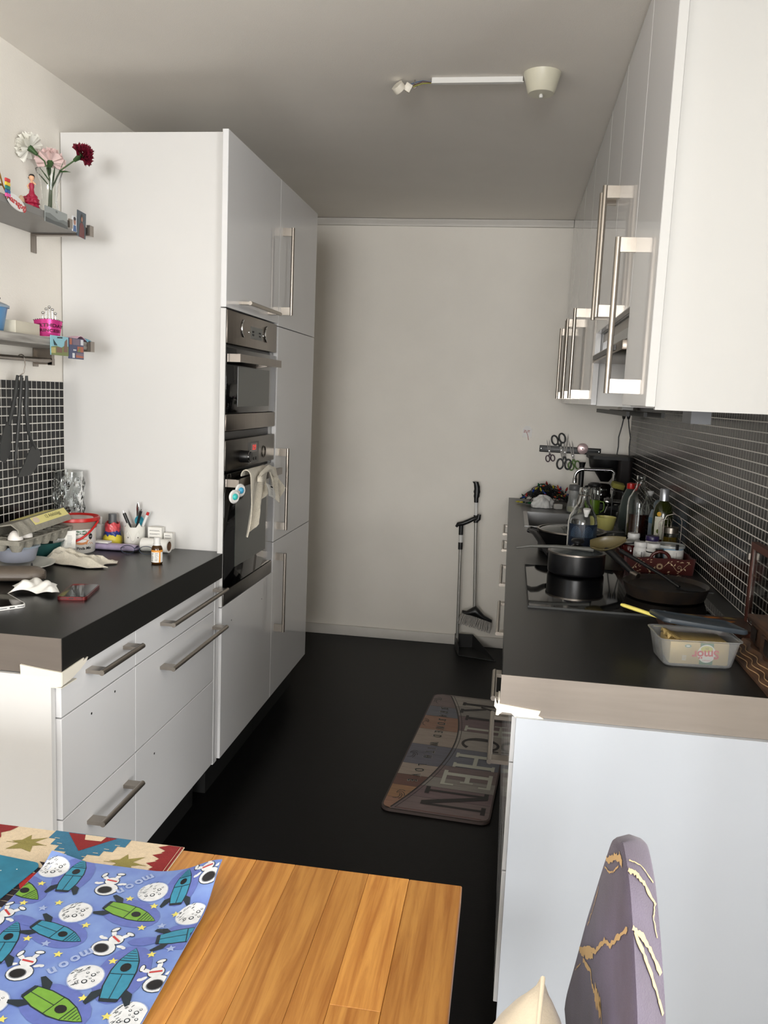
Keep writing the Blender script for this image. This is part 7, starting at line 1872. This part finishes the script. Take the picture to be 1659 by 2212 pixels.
for c in ((-0.571, 0.937), (-0.404, 0.933), (-0.529, 0.873), (-0.373, 0.889)): star(c, 0.0065, True)
for (cx_, cy_) in ((-0.482, 1.012), (-0.487, 0.848)):
    for j, ch in enumerate('moon'):
        pr.text(ch, cx_ + 0.004 - 0.010 * 0 + 0.0105 * (1.5 - j) * -0.75 * -1, cy_ + 0.0125 * (1.5 - j), 0.021, -2.3, pa_, 3, bold=0.03)
obj('print', pr.mesh(), None, t)

# ================================================================== chair with slipcover, cushion
PUR = M('purple_marble_fabric', (92, 82, 104), 0.6, var=0.3, scale=7, rgb2=(72, 62, 78), bump=0.2, bscale=500, sheen=0.2)
VEIN = M('gold_vein_print', (222, 186, 132), 0.55, var=0.06)
t = thing('dining_chair', 'dining chair under a purple marble-print cover with gold veins', 'chair', (0.0, 0.95, 0.0))
CF = [(1.25, .47), (1.234, .506), (1.18, .585), (1.132, .655), (1.073, .743), (1.03, .80), (.986, .859), (.949, .907), (.914, .948), (.88, .966), (.854, .971), (.808, .961), (.767, .936), (.735, .91), (.705, .88), (.685, .83), (.675, .75), (.675, .6), (.68, .47)]
def dens(P, n=4):
    out = []
    for k in range(len(P) - 1):
        p0, p1, p2, p3 = P[max(k - 1, 0)], P[k], P[k + 1], P[min(k + 2, len(P) - 1)]
        for m_ in range(n):
            u = m_ / n
            out.append(tuple(0.5 * (2 * p1[c] + (p2[c] - p0[c]) * u + (2 * p0[c] - 5 * p1[c] + 4 * p2[c] - p3[c]) * u * u + (3 * p1[c] - p0[c] - 3 * p2[c] + p3[c]) * u ** 3) for c in (0, 1)))
    return out + [P[-1]]
FF = dens(CF)
def back_pt(y, z):
    k = smooth(0.55, 0.80, z)
    return (y + 0.042 * k, z - 0.020 * k)
def ringx(P, x, sc):
    cy, cz = 0.93, 0.70
    return [(x, cy + (y - cy) * sc - 0.95, cz + (z - cz) * sc if z > 0.48 else z) for y, z in P]
BB = [back_pt(y, z) for y, z in FF]
MM = [((a[0] + b[0]) / 2, (a[1] + b[1]) / 2 + 0.003) for a, b in zip(FF, BB)]
bk = obj('cover', loft([ringx(FF, 0.1435, 0.988), ringx(FF, 0.1465, 1.0), ringx(MM, 0.162, 1.004), ringx(BB, 0.1775, 1.0), ringx(BB, 0.1805, 0.988)]), PUR, t, label='purple marbled cover with gold veins')
def rim(s_, t_, l):
    k = min(max(s_, 0), len(CF) - 1.001) * 4; i0 = int(k); u = k - i0
    f_ = Vector((FF[i0][0] * (1 - u) + FF[i0 + 1][0] * u, FF[i0][1] * (1 - u) + FF[i0 + 1][1] * u))
    b_ = Vector(back_pt(*f_)); p = f_ * (1 - t_) + b_ * t_; d = (p - Vector((0.93, 0.70))).normalized() * (0.0012 + 0.0035 * math.sin(PI * t_) + l)
    return (0.1465 + 0.031 * t_, p.x + d.x - 0.95, p.y + d.y)
pf = Print(lambda y, z, l: (0.1431 - l, y - 0.95, z), [VEIN]); pn_ = Print(rim, [VEIN])
VC = [0]
def vein(P, pts, w, jit=0.003):
    d = []; rv = random.Random(int(pts[0][0] * 1e4))
    for (a0, z0_), (a1, z1_) in zip(pts[:-1], pts[1:]):
        for i in range(6):
            u = i / 6; d.append((a0 + (a1 - a0) * u + rv.uniform(-jit, jit) * 0.4, z0_ + (z1_ - z0_) * u + rv.uniform(-jit, jit) * 0.4))
    d.append(pts[-1]); ws = [w * (0.45 + 0.75 * rv.random()) for _ in d]
    Lf, Rt = [], []
    for i in range(len(d)):
        dx, dy = d[min(i + 1, len(d) - 1)][0] - d[max(i - 1, 0)][0], d[min(i + 1, len(d) - 1)][1] - d[max(i - 1, 0)][1]; l = math.hypot(dx, dy) or 1
        Lf.append((d[i][0] - dy / l * ws[i] / 2, d[i][1] + dx / l * ws[i] / 2)); Rt.append((d[i][0] + dy / l * ws[i] / 2, d[i][1] - dx / l * ws[i] / 2))
    P = Print(P.fn, [VEIN]); P.tess = 0.08 if jit > 0.01 else 0.0; VC[0] += 1; P.cnt = VC[0] * 13
    for i in range(len(d) - 1):
        P.poly([Lf[i], Lf[i + 1], Rt[i + 1], Rt[i]], 0)
    obj('vein_print', P.mesh(), None, bk)
vein(pf, [(.944, .905), (.92, .917), (.881, .944), (.856, .957), (.836, .962)], 0.0085); vein(pf, [(.860, .962), (.838, .965)], 0.002)
vein(pf, [(.948, .893), (.915, .905), (.889, .922), (.856, .948)], 0.0022)
vein(pf, [(1.118, .665), (1.04, .722), (.966, .770), (.907, .826), (.863, .851), (.822, .889), (.775, .930)], 0.0060); vein(pf, [(1.112, .668), (1.05, .708), (.985, .752)], 0.012)
vein(pf, [(1.071, .683), (.993, .724), (.974, .721), (.936, .733), (.894, .753), (.86, .735)], 0.006); vein(pf, [(.945, .732), (.915, .742), (.890, .748)], 0.020); vein(pf, [(1.15, .61), (1.093, .662)], 0.0022)
vein(pf, [(.985, .845), (1.02, .79), (1.055, .745)], 0.002)
vein(pn_, [(10.75, 0.0), (10.9, .3), (11.2, .6), (11.6, 1.0)], 0.13, .05); vein(pn_, [(10.5, 0.1), (10.7, .5), (11.1, 1.0)], 0.04, .04)
vein(pn_, [(12.0, 0.0), (12.2, .3), (12.6, .65), (13.1, 1.0)], 0.14, .05); vein(pn_, [(12.1, .05), (12.7, .4), (13.4, .75), (13.9, 1.0)], 0.11, .05); vein(pn_, [(11.6, .95), (11.9, .85), (12.3, .95)], 0.05, .04)
obj('seat', prism(rrect(-0.26, 0.176, -0.27, 0.14, 0.05, 6), 0.39, 0.468, 0.012), PUR, t)
for x in (-0.22, 0.13):
    for y in (-0.24, 0.08):
        obj('leg', box(x, x + 0.035, y, y + 0.035, 0.0, 0.39, 0.003), M('dark_leg_wood', (46, 34, 28), 0.5), t)
CUSH = M('cream_velvet', (214, 200, 174), 0.8, var=0.08, scale=30, bump=0.15, bscale=300, sheen=0.5)
def cush(side):
    def f(u, v):
        a, b = 2 * u - 1, 2 * v - 1
        h_ = 0.050 * max(0, (1 - a ** 4)) ** 0.7 * max(0, (1 - b ** 4)) ** 0.7
        k = 1 - 0.06 * (1 - a * a) * 0 - 0.05 * (1 - b * b) * abs(a)
        return (side * h_, 0.132 * a * (1 - 0.07 * (1 - b * b)), 0.132 * b * (1 - 0.07 * (1 - a * a)))
    return f
t = thing('cushion', 'cream cushion standing on the chair, one corner in view', 'cushion', (0.071, 0.815, 0.4690 + 0.1785), rot=(0, 0, 0))
rotc = Matrix.Rotation(0.10, 4, 'Y') @ Matrix.Rotation(PI / 4 - 0.02, 4, 'X')
for s in (1, -1):
    me = sheet(cush(s), 22, 22); me.transform(rotc); obj('panel', me, CUSH, t, (-0.02, 0, 0.0))
pp = []
for i in range(4):
    for j in range(10):
        u = j / 10
        a, b = [(2 * u - 1, -1), (1, 2 * u - 1), (1 - 2 * u, 1), (-1, 1 - 2 * u)][i]
        p = rotc @ Vector((0, 0.132 * a * (1 - 0.07 * (1 - b * b)), 0.132 * b * (1 - 0.07 * (1 - a * a)))); pp.append(p)
obj('piping', tube(pp, 0.0026, 8, True), CUSH, t, (-0.02, 0, 0.0))
